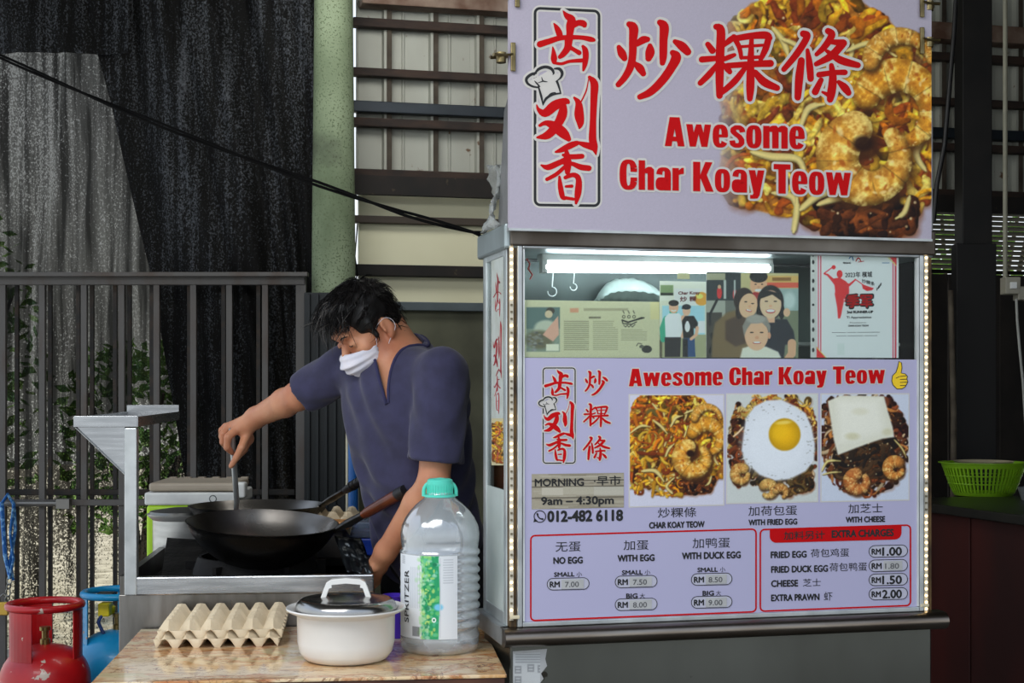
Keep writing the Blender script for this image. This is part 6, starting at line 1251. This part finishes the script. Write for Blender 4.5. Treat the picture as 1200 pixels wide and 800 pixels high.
# ------------------------------------------------------------------ gas cylinders
def cylinder(lab, cx_, cy_, zt, rb, m, valve, ang0):
    M = Matrix.Translation((cx_, cy_, 0)) @ Matrix.Rotation(ang0, 4, 'Z'); t = thing('gas_cylinder', lab, 'gas cylinder', M=M)
    zs = zt-.165; P = [(rb*.62, .03), (rb*.86, .05), (rb, .10), (rb, zs-.12)]+[(rb*(1-.0)*math.cos(a)**.75 if a < 1.45 else .03, zs-.12+.13*math.sin(a)) for a in [R(k*10) for k in range(1, 9)]]+[(.03, zs+.012), (0, zs+.012)]
    mk('body', MB().lathe(P, 48, M), m, t, smooth=50); mk('foot_ring', MB().lathe([(rb*.72, 0), (rb*.74, 0), (rb*.74, .06), (rb*.72, .06)], 40, M, cap=False), m, t)
    mb = MB().torus((0, 0, zt-.012), rb*.80, .0135, 40, 10, M); mk('guard_ring', mb, m, t, smooth=60)
    for k in range(3):
        a = k*2*math.pi/3; mb = MB(); w2 = .44
        vs = []; fs = []
        for i in range(7):
            q = a-w2+2*w2*i/6
            for r_ in (rb*.80+.002, rb*.80-.003): vs += [(r_*math.cos(q), r_*math.sin(q), zs-.035), (r_*math.cos(q), r_*math.sin(q), zt-.012)]
        for i in range(6): s_ = i*4; fs += [(s_, s_+4, s_+5, s_+1), (s_+2, s_+3, s_+7, s_+6), (s_+1, s_+5, s_+7, s_+3), (s_, s_+2, s_+6, s_+4)]
        fs += [(0, 1, 3, 2), (24, 26, 27, 25)]; mk('guard_upright', mb.add(vs, fs, M), m, t, bevel=.001)
    vm = mat('brass_valve', (150, 130, 80), .35, .85)
    mk('valve', MB().lathe([(.018, zs+.01), (.018, zs+.03), (.012, zs+.034), (.012, zs+.06), (.02, zs+.062), (.02, zs+.075), (0, zs+.075)], 16, M), vm, t, smooth=40)
    if valve:
        M = Matrix.Translation((cx_-.038, cy_, 0))
        mk('regulator', MB().lathe([(.026, zs+.075), (.03, zs+.085), (.03, zs+.10), (.02, zs+.108), (0, zs+.11)], 20, M), mat('yellow_regulator', (230, 206, 30), .4), t, smooth=40)
        mk('regulator_body', MB().box((-.022, -.06, zs+.07), (.022, .0, zs+.12), M), mat('yellow_regulator_2', (232, 210, 40), .4), t, bevel=.005)
        mk('regulator_knob', MB().box((-.035, -.035, zs+.125), (.03, .015, zs+.158), M), BLACK, t, bevel=.006)
        mk('hose', MB().tube([M @ Vector(p) for p in ((0, -.05, zs+.09), (-.02, -.06, zs+.05), (0, -.05, zs+.0), (.04, -.10, zs-.06))], .007, 8), mat('blue_hose', (30, 60, 120), .5), t, smooth=60)
    return t
redp = mat('red_cylinder_paint', (196, 20, 26), .38, 0, (150, 14, 22), 5, coat=.2, bump=.08); speckle(redp, (196, 176, 160), 17, .68, .02)
blup = mat('blue_cylinder_paint', (22, 150, 204), .38, 0, (18, 130, 184), 4, coat=.2); speckle(blup, (150, 120, 100), 19, .74, .02)
p = at(40, 707, 5.05); cylinder('red gas cylinder with scuffed paint at the lower left', p.x, 5.05+.12, EYE-(707-HY)/FPX*5.15+.004, .160, redp, False, R(-118))
p = at(131, 692, 5.45); cylinder('blue gas cylinder with a yellow regulator beside the red one', p.x, 5.53, EYE-(694-HY)/FPX*5.5+.006, .160, blup, True, R(-160))
# ------------------------------------------------------------------ the cook: bodies grown from blended distance fields
class Field:
    def __init__(s, lo, hi, h, far=.08):
        s.lo = np.array(lo, float); s.h = h; s.n = np.ceil((np.array(hi)-s.lo)/h).astype(int)+1
        s.F = np.full(tuple(s.n), far, 'f')
    def win(s, lo, hi):
        a = np.maximum(0, np.floor((np.array(lo)-s.lo)/s.h).astype(int)); b = np.minimum(s.n, np.ceil((np.array(hi)-s.lo)/s.h).astype(int)+1)
        if (b <= a).any(): return None, None
        g = [s.lo[i]+np.arange(a[i], b[i])*s.h for i in range(3)]
        X = np.stack(np.meshgrid(*g, indexing='ij'), -1); return tuple(slice(a[i], b[i]) for i in range(3)), X
    def put(s, w, d, k, sub=False):
        F = s.F[w]
        if sub: d = -d; a, b = F, d; hh = np.clip(.5-.5*(b-a)/k, 0, 1) if k else None; s.F[w] = (b*(1-hh)+a*hh+k*hh*(1-hh)) if k else np.maximum(a, b); return
        if k: hh = np.clip(.5+.5*(F-d)/k, 0, 1); s.F[w] = F*(1-hh)+d*hh-k*hh*(1-hh)
        else: s.F[w] = np.minimum(F, d)
    def cap(s, a, b, ra, rb, k=.02, sub=False):
        a = np.array(a, float); b = np.array(b, float); m = max(ra, rb)+k+.03; w, X = s.win(np.minimum(a, b)-m, np.maximum(a, b)+m)
        if w is None: return s
        d = b-a; t = np.clip(((X-a)@d)/max(1e-12, d@d), 0, 1); s.put(w, np.linalg.norm(X-a-t[..., None]*d, axis=-1)-(ra+(rb-ra)*t), k, sub); return s
    def chain(s, pts, rs, k=.015, sub=False):
        for i in range(len(pts)-1): s.cap(pts[i], pts[i+1], rs[i], rs[i+1], k, sub)
        return s
    def ell(s, c, r, Rm=None, k=.02, sub=False):
        c = np.array(c, float); r = np.array(r, float); m = r.max()+k+.03; w, X = s.win(c-m, c+m)
        if w is None: return s
        P = X-c
        if Rm is not None: P = P @ np.array(Rm)      # columns of Rm are the ellipsoid's axes
        k0 = np.linalg.norm(P/r, axis=-1); k1 = np.linalg.norm(P/r**2, axis=-1); s.put(w, k0*(k0-1)/np.maximum(k1, 1e-6), k, sub); return s
    def mesh(s):
        F = s.F; neg = F < 0; n = F.shape
        c = np.zeros(tuple(np.array(n)-1), int)
        for a in (0, 1):
            for b in (0, 1):
                for e in (0, 1): c += neg[a:n[0]-1+a, b:n[1]-1+b, e:n[2]-1+e]
        act = (c > 0) & (c < 8); ids = np.full(act.shape, -1); I = np.argwhere(act); ids[act] = np.arange(len(I))
        acc = np.zeros((len(I), 3)); cnt = np.zeros(len(I)); cor = [(a, b, e) for a in (0, 1) for b in (0, 1) for e in (0, 1)]
        for p in cor:
            for ax in range(3):
                if p[ax]: continue
                q = list(p); q[ax] = 1; f0 = F[I[:, 0]+p[0], I[:, 1]+p[1], I[:, 2]+p[2]]; f1 = F[I[:, 0]+q[0], I[:, 1]+q[1], I[:, 2]+q[2]]
                m = (f0 < 0) != (f1 < 0); t = np.where(m, f0/np.where(f0 == f1, 1, f0-f1), 0); pt = np.array(p, float)[None].repeat(len(I), 0); pt[:, ax] += t
                acc[m] += pt[m]; cnt[m] += 1
        V = (I+acc/np.maximum(cnt, 1)[:, None])*s.h+s.lo; Q = []
        for ax in range(3):
            o = [i for i in range(3) if i != ax]; sl0 = [slice(None)]*3; sl1 = [slice(None)]*3; sl0[ax] = slice(0, -1); sl1[ax] = slice(1, None)
            A = neg[tuple(sl0)]; B = neg[tuple(sl1)]; E_ = np.argwhere(A != B); E_ = E_[(E_[:, o[0]] > 0) & (E_[:, o[1]] > 0) & (E_[:, o[0]] < n[o[0]]-1) & (E_[:, o[1]] < n[o[1]]-1)]
            fl = A[E_[:, 0], E_[:, 1], E_[:, 2]]; v = []
            for d0, d1 in ((1, 1), (0, 1), (0, 0), (1, 0)):
                T_ = E_.copy(); T_[:, o[0]] -= d0; T_[:, o[1]] -= d1; v.append(ids[T_[:, 0], T_[:, 1], T_[:, 2]])
            q = np.stack(v, 1); flip = fl if ax != 1 else ~fl; q[~flip] = q[~flip][:, ::-1]; Q.append(q)
        Q = np.concatenate(Q); return V, Q[(Q >= 0).all(1)]
def field_obj(name, F, m, parent, it=3, disp=None):
    V, Q = F.mesh() if isinstance(F, Field) else F
    me = bpy.data.meshes.new(name); me.vertices.add(len(V)); me.vertices.foreach_set('co', V.astype('f').ravel())
    me.loops.add(Q.size); me.loops.foreach_set('vertex_index', Q.ravel().astype('i')); me.polygons.add(len(Q)); me.polygons.foreach_set('loop_start', (np.arange(len(Q))*4).astype('i')); me.update(calc_edges=True)
    me.materials.append(m); me.shade_smooth(); o = link(name, me, parent); _wm[o.name] = WM(parent)
    if it: q = o.modifiers.new('smooth', 'SMOOTH'); q.factor = .5; q.iterations = it
    return o
V3 = lambda *a: Vector(a)
HC = at(431, 384, 3.99)                      # head centre
yaw, pit, rol = R(50), R(38), R(5)
HF = Vector((-math.sin(yaw)*math.cos(pit), -math.cos(yaw)*math.cos(pit), -math.sin(pit))).normalized()
HU = Vector((0, 0, 1)); HL = HU.cross(HF).normalized(); HU = HF.cross(HL).normalized()
qr = Matrix.Rotation(rol, 3, HF); HL = qr @ HL; HU = qr @ HU
HM = basis(HL, HF, HU, HC); HR = HM.to_3x3()
h = lambda x, y, z_: HM @ Vector((x, y, z_))
def hell(F, c, r, k=.012, sub=False, rot=None): F.ell(h(*c), r, (HR @ rot) if rot is not None else HR, k, sub)
SHL, SHR = at(521, 436, 3.84), at(404, 430, 4.12)        # shoulder joints (his left is nearer the camera)
NB = at(474, 424, 4.03)                                   # neck base
HIP = at(505, 655, 4.12); HIP.z = .93
ELR, WRR = at(349, 464, 4.18), at(300, 489, 4.36)
ELL, WRL = at(508, 566, 3.83), at(452, 646, 3.96)
sa = (SHL-SHR).normalized(); up_ = ((SHL+SHR)/2-HIP).normalized(); fw = up_.cross(sa).normalized()
if fw.y > 0: fw = -fw
sa2 = sa; TB = Matrix((sa2, fw, up_)).transposed()
skin = mat('skin', (206, 148, 112), .48, 0, (184, 118, 88), 9, lo=.35, hi=.7, bump=.12, bscale=220, sss=.12)
t = thing('person', 'cook in dark blue t-shirt and face mask leaning over and stirring the rear wok', 'person', (HIP.x, HIP.y, 0)); man = t
B = Field((-1.0, 3.60, .0), (-.02, 4.62, 1.78), .0048)
# head
hell(B, (0, -.008, .036), (.076, .090, .084)); hell(B, (0, .030, -.028), (.064, .060, .086), .02); hell(B, (0, .048, -.086), (.044, .040, .032), .02)
hell(B, (.040, .062, -.022), (.026, .024, .024), .015); hell(B, (-.040, .062, -.022), (.026, .024, .024), .015)
hell(B, (0, .088, .034), (.046, .012, .014), .015)
B.cap(h(0, .090, .012), h(0, .113, -.026), .008, .0125, .010)
for s_ in (-1, 1):
    B.cap(h(s_*.011, .100, -.030), h(s_*.012, .098, -.030), .0085, .0085, .006)
    hell(B, (s_*.031, .100, .006), (.019, .013, .012), .010, True); hell(B, (s_*.031, .080, .004), (.0165, .0145, .0115), .005)
    hell(B, (s_*.058, .020, -.068), (.016, .030, .028), .02)
    hell(B, (s_*.080, -.010, -.010), (.0085, .019, .031), .006, rot=Matrix.Rotation(R(-14), 3, 'X')); hell(B, (s_*.088, -.004, -.008), (.006, .011, .021), .004, True); hell(B, (s_*.080, -.004, -.036), (.007, .009, .011), .006)
    hell(B, (s_*.084, .006, -.016), (.005, .004, .008), .004)
hell(B, (0, .092, -.054), (.024, .011, .007), .006); hell(B, (0, .090, -.064), (.021, .011, .007), .006)
# neck, torso core
B.cap(h(0, -.030, -.040), NB+V3(0, .0, -.02), .060, .064, .03)
B.cap(h(.0, -.045, -.02), NB, .055, .062, .03)
CH = (SHL+SHR)/2; 
B.cap(NB-up_*.01, SHL-sa*.05-up_*.01, .05, .045, .05); B.cap(NB-up_*.01, SHR+sa*.05-up_*.01, .05, .045, .05)
B.ell(CH-up_*.14, (.165, .105, .19), TB, .04); B.ell(CH.lerp(HIP, .62), (.150, .118, .17), TB, .05); B.ell(HIP, (.165, .12, .12), TB, .05)
B.cap(NB-up_*.02-fw*-.0, CH-up_*.12+fw*.03, .06, .085, .03)
vn = at(449, 457, 3.86); 
VE = (vn-NB); VL = VE.length; VE.normalize(); VS = (sa-VE*sa.dot(VE)).normalized(); VN_ = VS.cross(VE).normalized()
if VN_.y > 0: VN_ = -VN_
B.cap(NB-VN_*.012, NB.lerp(vn, .80)-VN_*.050, .050, .034, .02)
# legs to the floor
for s_ in (-1, 1):
    hp_ = HIP+sa*(.085*s_)-up_*.05; kn = Vector((hp_.x+.02*s_, hp_.y+.03, .50)); an_ = Vector((kn.x, kn.y+.02, .09))
    B.chain([hp_, kn, an_], [.085, .058, .042], .03); B.cap(an_-V3(0, 0, .03), an_+fw*.13*V3(1, 1, 0)-V3(0, 0, .05), .036, .028, .02)
# arms
B.chain([SHR, ELR], [.052, .042], .02); B.chain([ELR, ELR.lerp(WRR, .30), WRR], [.041, .042, .031], .015)
B.chain([SHL, ELL], [.054, .042], .02); B.chain([ELL, ELL.lerp(WRL, .30), WRL], [.042, .043, .029], .015)
# right hand: back of the hand up, fingers closing on the spatula rod, forefinger laid down along it
KN = [at(288, 511, 4.375), at(277, 503, 4.365), at(269, 500, 4.385), at(264.5, 500, 4.41)]
PC = at(286, 500, 4.385)
B.chain([WRR, PC], [.030, .030], .02)
for k_, kr in zip(KN, (.0150, .0150, .0142, .0128)): B.chain([WRR.lerp(PC, .5), k_], [.020, kr], .012)
B.chain([KN[0], at(283, 524, 4.345), at(277, 536, 4.350), at(271, 546, 4.358)], [.0138, .0120, .0108, .0090], .004)
B.chain([KN[1], at(267, 512, 4.34), at(266, 524, 4.350), at(272, 530, 4.375)], [.0140, .0122, .0110, .0095], .003)
B.chain([KN[2], at(261.5, 508, 4.365), at(261, 518, 4.37), at(266, 525, 4.395)], [.0130, .0115, .0105, .009], .003)
B.chain([KN[3], at(259.5, 504, 4.40), at(259.5, 512, 4.415), at(264, 518, 4.43)], [.0118, .0100, .0090, .0080], .003)
B.chain([PC, at(291, 514, 4.425), at(285, 526, 4.435), at(277, 537, 4.425)], [.022, .0165, .0135, .0105], .010)
# left hand resting low behind the stove edge, fingers round the ladle on the tub rim
LPm = at(443, 662, 4.00); B.chain([WRL, LPm], [.029, .030], .02)
for k_, (u_, v_, y_) in enumerate(((434, 668, 3.97), (433, 674, 3.99), (434, 680, 4.01), (437, 685, 4.03))):
    a_ = at(u_+4, v_-3, y_+.005); B.chain([LPm, a_], [.022, .0125], .010); B.chain([a_, at(u_-4, v_+5, y_), at(u_-3, v_+11, y_+.02), at(u_+2, v_+13, y_+.035)], [.0118, .0105, .0095, .008], .003)
B.chain([LPm, at(433, 664, 4.04), at(428, 672, 4.05)], [.019, .013, .010], .008)
body = field_obj('body', B, skin, t, 3)
# shirt: same frame, a little larger, with folds pressed into the field before meshing
SHm = mat('dark_blue_jersey', (56, 55, 84), .9, 0, (48, 47, 72), 26, sheen=.15, bump=.12, bscale=240)
S = Field((-.78, 3.62, .78), (-.02, 4.42, 1.60), .0055)
S.ell(CH-up_*.13, (.185, .125, .20), TB, .04); S.ell(CH.lerp(HIP, .60), (.180, .145, .22), TB, .06); S.ell(HIP+up_*.03, (.182, .142, .16), TB, .05)
S.cap(NB-up_*.035, SHL-sa*.045-up_*.005, .062, .056, .05); S.cap(NB-up_*.035, SHR+sa*.045-up_*.005, .062, .056, .05)
S2 = Field((-.78, 3.62, .78), (-.02, 4.42, 1.60), .0055)
S2.cap(SHL-sa*.010, SHL.lerp(ELL, .95), .071, .078, .0); S2.cap(SHR+sa*.012, SHR.lerp(ELR, .97), .069, .062, .0)
S.cap(NB-fw*.03, NB-fw*.05-up_*.20, .07, .10, .05)
S.cap(SHR-up_*.03+sa*.07, CH.lerp(HIP, .35)-sa*.08+fw*.02, .055, .09, .05)
S.cap(SHL-up_*.04-sa*.03-fw*.02, CH.lerp(HIP, .5)+sa*.06-fw*.02, .07, .10, .05)
w, X = S.win(S.lo, S.lo+S.n*S.h)
P = np.stack([X@np.array(sa), X@np.array(fw), X@np.array(up_)], -1); c0 = np.array([CH.dot(sa), CH.dot(fw), CH.dot(up_)]); q = P-c0
ax, ay, az = q[..., 0], q[..., 1], q[..., 2]
front = np.clip((ay+.03)/.10, 0, 1)
# long drag folds from the raised arm's pit and from the neck down the front, rumples in the sleeves
f1 = np.sin((ax*1.0+az*.42)*66+1.5*np.sin(az*11)+.8*np.sin(ax*23+az*9)); f2 = np.sin((az*.9-ax*.55)*60+2*np.sin(ax*13)); f3 = np.sin((ax*.8+az*1.1+.6*ay)*47+1.2*np.sin(az*19+ax*7))
m1 = np.clip(1-np.abs(ax+.06)/.14, 0, 1)*front*np.clip((.10-az)/.10, 0, 1); S.F += (.0070*m1*f1+.0045*f2*np.clip(-ax/.2, 0, 1)*np.clip((.12-np.abs(az))/.12, 0, 1)+.0045*f3*np.clip((-.05-az)/.1, 0, 1)).astype('f')
dl = X-np.array(SHL); tl = (dl@np.array((ELL-SHL).normalized())); m3 = np.clip(1-np.linalg.norm(dl-tl[..., None]*np.array((ELL-SHL).normalized()), axis=-1)/.13, 0, 1)*np.clip(tl/.05, 0, 1); S.F += (.0050*m3*np.sin(tl*30+ax*42+np.sin(ay*30))).astype('f')
dr = X-np.array(SHR); tr_ = (dr@np.array((ELR-SHR).normalized())); m4 = np.clip(1-np.linalg.norm(dr-tr_[..., None]*np.array((ELR-SHR).normalized()), axis=-1)/.13, 0, 1); S.F += (.0050*m4*np.sin(tr_*70+az*30)).astype('f')
# cut the sleeves and the hem square, hollow the cuffs, open the V neck
for A_, E_, f_, r_ in ((SHL, ELL, .80, .060), (SHR, ELR, .88, .048)):
    d_ = (E_-A_).normalized(); e_ = A_.lerp(E_, f_); dd = (X-np.array(e_))@np.array(d_); near = np.linalg.norm(X-np.array(e_), axis=-1) < .16
    S2.F = np.where(near, np.maximum(S2.F, dd), S2.F).astype('f')
    S2.cap(e_-d_*.03, e_+d_*.05, r_, r_+.004, 0, True)
S2.F += (.0030*np.sin((ax*.8+az)*70+ay*40)*np.clip(az*-3+.6, 0, 1)).astype('f')
S.put(tuple(slice(0, k) for k in S.n), S2.F, .015)
dd = (HIP.z-.13)-X[..., 2]; S.F = np.maximum(S.F, dd).astype('f')
vn = at(449, 457, 3.86)                            # bottom point of the V
S.cap(h(0, -.02, -.03), NB+up_*.012, .074, .071, 0, True)
w, X = S.win(S.lo, S.lo+S.n*S.h); dn = X-np.array(NB); tq = np.clip((dn@np.array(VE))/VL, -1, 1)
hw_ = np.minimum(.066, .070*np.clip(1-tq, 0, 1)**1.0); dv = np.abs(dn@np.array(VS))-hw_
inside = np.maximum(np.maximum(dv, -(dn@np.array(VN_))-.035), (dn@np.array(VE))-VL); inside = np.maximum(inside, -(dn@np.array(VE))-.03); S.F = np.maximum(S.F, -inside).astype('f')
shirt = field_obj('t_shirt', S, SHm, t, 2)
# neckband rolled along the V, and cuff hems, traced on the shirt surface
from mathutils.bvhtree import BVHTree
def surf(F): V_, Q_ = F.mesh(); return BVHTree.FromPolygons([Vector(v) for v in V_], [tuple(q) for q in Q_])
bt = surf(S)
def ribbon(pts, r, m_, nm, off=.0015):
    out = []
    for p in pts:
        loc, nn, _, _ = bt.find_nearest(p); out.append(loc+nn*off)
    return mk(nm, MB().tube(out, r, 8, flat=.6), m_, t, smooth=60)
def arc3(pp, n=10):
    o = []
    for i in range(len(pp)-1):
        p0, p1, p2, p3 = [pp[max(0, min(len(pp)-1, i+k))] for k in (-1, 0, 1, 2)]
        for k in range(n): s_ = k/n; o.append(.5*((2*p1)+(-p0+p2)*s_+(2*p0-5*p1+4*p2-p3)*s_*s_+(-p0+3*p1-3*p2+p3)*s_**3))
    o.append(pp[-1]); return o
hemm = mat('neckband_blue', (52, 51, 86), .9)
trs = mat('dark_trousers', (30, 30, 34), .85)
Tq = Field((-.62, 3.80, .03), (-.05, 4.45, 1.08), .010)
Tq.ell(HIP, (.176, .134, .13), TB, .04)
for s_ in (-1, 1):
    hp_ = HIP+sa*(.085*s_)-up_*.05; kn = Vector((hp_.x+.02*s_, hp_.y+.03, .50)); an_ = Vector((kn.x, kn.y+.02, .10)); Tq.chain([hp_, kn, an_], [.100, .076, .066], .03)
Tq.F = np.maximum(Tq.F, np.maximum((Tq.lo[2]+np.arange(Tq.n[2])*Tq.h)-(HIP.z+.06), .07-(Tq.lo[2]+np.arange(Tq.n[2])*Tq.h))[None, None, :]).astype('f')
field_obj('trousers', Tq, trs, t, 2)
for s_ in (-1, 1):
    hp_ = HIP+sa*(.085*s_)-up_*.05; c = Vector((hp_.x+.02*s_, hp_.y+.05, 0)); ff = (fw*V3(1, 1, 0)).normalized(); M = basis(Vector((ff.y, -ff.x, 0)), ff, V3(0, 0, 1), c)
    mk('shoe', MB().lathe([(0, .001), (.9, .001), (1, .02), (.96, .05), (.7, .075), (.3, .09), (0, .092)], 28, M @ Matrix.Translation((0, .05, 0)) @ Matrix.Diagonal((.048, .14, 1, 1))), BLACK, t, smooth=50)
# ---- hair
hairm = mat('black_hair', (24, 21, 20), .42, 0, (15, 14, 14), 60, spec=.4)
Hh = Field(HC-V3(.17, .17, .17), HC+V3(.17, .17, .19), .0036)
hell(Hh, (0, -.008, .046), (.085, .099, .090), 0); hell(Hh, (0, -.046, -.002), (.072, .054, .068), .02)
hell(Hh, (0, .045, .098), (.066, .056, .034), .02)
hell(Hh, (0, .125, -.008), (.092, .084, .112), .004, True)           # face opening
hell(Hh, (.095, .012, -.030), (.036, .050, .050), .004, True); hell(Hh, (-.095, .012, -.030), (.036, .050, .050), .004, True)   # round the ears
for s_ in (-1, 1): Hh.cap(h(s_*.074, .030, .030), h(s_*.074, .030, -.012), .010, .006, .006)      # sideburns
Xh = Hh.win(Hh.lo, Hh.lo+Hh.n*Hh.h)[1]; Ph = (Xh-np.array(HC))@np.array(HR)
Hh.F = (Hh.F+.0022*np.sin(Ph[..., 0]*150+Ph[..., 1]*40+3*np.sin(Ph[..., 2]*40))*np.sin(Ph[..., 1]*70+Ph[..., 2]*60)).astype('f')
Hh.F = np.maximum(Hh.F, -(Ph[..., 2]+.075)).astype('f')
field_obj('hair', Hh, hairm, t, 1)
bh = surf(Hh); g = random.Random(9); mb = MB(); mbg = MB()
for k in range(1500):
    d = Vector((g.gauss(0, 1), g.gauss(.1, 1), g.gauss(.55, 1))).normalized()
    p0 = HM @ (Vector((0, -.018, .045))+Vector((d.x*.13, d.y*.15, d.z*.13))); loc, nn, _, _ = bh.find_nearest(p0)
    if loc is None: continue
    lp = HR.transposed() @ (loc-HC)
    if lp.z < -.045 or (lp.z < .05 and lp.y > .03): continue
    # hair falls forward over the brow and down the sides
    tg = Vector((lp.x*4+g.gauss(0, .28), 1.0+g.gauss(0, .35)-(1.7 if lp.y < -.02 and lp.z < .09 else 0), -.25-(.9 if lp.y < -.03 else 0)+g.gauss(0, .25)))
    tg = (HR @ tg.normalized()); tg = (tg-nn*tg.dot(nn)).normalized(); L = g.uniform(.022, .045); frn = lp.y > .05 and lp.z > .05
    if frn: L *= 1.5
    pts = [loc-nn*.002]
    for i in range(1, 5):
        s_ = i/4; q = loc+tg*L*s_+nn*(.006*math.sin(s_*2.4)+.0015*g.random())+Vector((0, 0, -1))*(L*.40*s_*s_ if frn else L*.1*s_*s_); pts.append(q)
    (mbg if g.random() < .10 and frn else mb).tube(pts, [.0011, .0010, .0008, .0006, .0003], 3, caps=False)
for k in range(190):      # fringe tufts over the forehead
    x = g.gauss(0, .034); p = h(x, .074+g.gauss(0, .006)-abs(x)*.35, .100+g.gauss(0, .008)-abs(x)*.25); fr = HF*(.6)-HU*(.75)+HL*(g.gauss(-.1, .25))
    L = g.uniform(.018, .042); pts = [p-HU*.004]+[p+fr*L*s_-Vector((0, 0, .012*s_*s_))+HF*.006*math.sin(s_*2) for s_ in (.3, .6, .85, 1)]; mb.tube(pts, [.0015, .0013, .0011, .0008, .0003], 3, caps=False)
mk('hair_strands', mb, hairm, t, kind='stuff', smooth=60); mk('grey_hair_strands', mbg, mat('greying_hair', (104, 100, 96), .4), t, kind='stuff', smooth=60, label='greying strands on top of the hair')
# ---- eyebrows, closed lids
bb = surf(B)
def on(p, off=.0008): loc, nn, _, _ = bb.find_nearest(p); return loc+nn*off
for s_ in (-1, 1):
    mb = MB(); mb.tube([on(h(s_*x, .10, z_), .001) for x, z_ in ((.014, .029), (.024, .034), (.036, .035), (.048, .030))], [.0022, .0034, .0032, .0012], 6, flat=.5); mk('eyebrow', mb, hairm, t, smooth=60)
    mb = MB(); mb.tube([on(h(s_*x, .10, z_), .0006) for x, z_ in ((.018, .002), (.025, -.002), (.033, -.0035), (.041, -.001), (.046, .002))], [.0008, .0014, .0015, .0013, .0006], 6); mk('eyelashes', mb, hairm, t, smooth=60)
# ---- pleated face mask with ear loops
maskm = mat('mask_fabric', (226, 222, 228), .8, 0, (214, 214, 226), 30, bump=.2, bscale=300, sheen=.2)
nu, nv = 30, 26; vs = []; fs = []
Zs = [(.000, .112), (.10, .126), (.30, .138), (.5, .132), (.72, .118), (.88, .094), (1.0, .066)]
def prof_y(b):
    for (a0, y0), (a1, y1) in zip(Zs, Zs[1:]):
        if b <= a1: return y0+(y1-y0)*(b-a0)/(a1-a0)
    return Zs[-1][1]
for j in range(nv+1):
    b_ = j/nv
    for i in range(nu+1):
        a_ = -1+2*i/nu; th_ = a_*R(78); zc_ = (-.010-.024*abs(a_)**1.5)*(1-b_)+(-.110+.020*abs(a_)**1.3)*b_
        yy = .022+(prof_y(b_)-.022)*max(0, math.cos(th_))**.92; xx = .0675*math.sin(th_)*(1-.22*b_*b_+.02)
        pl = .0030*math.sin(b_*25+.5)*math.cos(th_)**.5
        vs.append(h(xx, yy+pl, zc_))
for j in range(nv):
    for i in range(nu): k = j*(nu+1)+i; fs.append((k, k+1, k+nu+2, k+nu+1))
mkv = list(vs); mo = mk('face_mask', MB().add(vs, fs), maskm, t, smooth=180, solid=.0016)
cl, cb_ = mkv[nu], mkv[nv*(nu+1)+nu]; cl2, cb2 = mkv[0], mkv[nv*(nu+1)]
for s_, p_t, p_b in ((1, cl, cb_), (-1, cl2, cb2)):
    mk('ear_loop', MB().tube(arc3([p_t, h(s_*.075, .022, .004), h(s_*.086, -.010, .014), h(s_*.088, -.028, -.002), h(s_*.088, -.026, -.024), h(s_*.082, -.008, -.038), h(s_*.074, .014, -.052), p_b], 6), .0009, 6), maskm, mo, smooth=60)
# neckband
nb = [NB+up_*.03-fw*.06+sa*.03, NB+sa*.078+up_*.012, NB.lerp(vn, .45)+sa*.055, vn, NB.lerp(vn, .5)-sa*.05+fw*.03, NB-sa*.075+fw*.03+up_*.01]
pts = []
for tq_ in np.linspace(0.05, 1.0, 14): pts.append((NB+VE*(VL*tq_), min(.066, .070*(1-tq_))+.004))
def cast(o_, d_):
    loc, nn, _, _ = bt.ray_cast(o_-d_*.5, d_); return loc+nn*.001 if loc is not None else None
back = [NB+sa*(.078*math.cos(a_))-fw*(.078*math.sin(a_)) for a_ in np.linspace(.35, math.pi-.35, 12)]
line = [cast(p_-VS*w_q, -VN_) for p_, w_q in pts]+[cast(p_+VS*w_q, -VN_) for p_, w_q in pts[::-1]]+[cast(p_, -up_) for p_ in back]
line = [q_ for q_ in line if q_ is not None]; keep = [line[0]]
for q_ in line[1:]:
    if (q_-keep[-1]).length < .09: keep.append(q_)
mk('neckband', MB().tube(keep, .0048, 8, flat=.7), hemm, t, smooth=60)
# ---- spatula held upright
a_ = at(272.5, 520, 4.372); b_ = at(277.5, 588, 4.43); d_ = (b_-a_).normalized(); e_ = w2c+V3(-.075, -.0, -.072)
ts_ = thing('spatula', 'steel spatula held upright by the cook in the rear wok', 'spatula', e_)
mk('handle', MB().tube([a_-d_*.05, a_, b_, e_+V3(-.0, 0, .012)], [.009, .009, .0085, .0075], 10), ALU, ts_, smooth=60)
mk('blade', MB().box((-.045, -.003, -.05), (.045, .0, .02), Matrix.Translation(e_+V3(0, .01, .02)) @ Matrix.Rotation(R(20), 4, 'Z') @ Matrix.Rotation(R(-35), 4, 'X')), STEEL, ts_, bevel=.001)
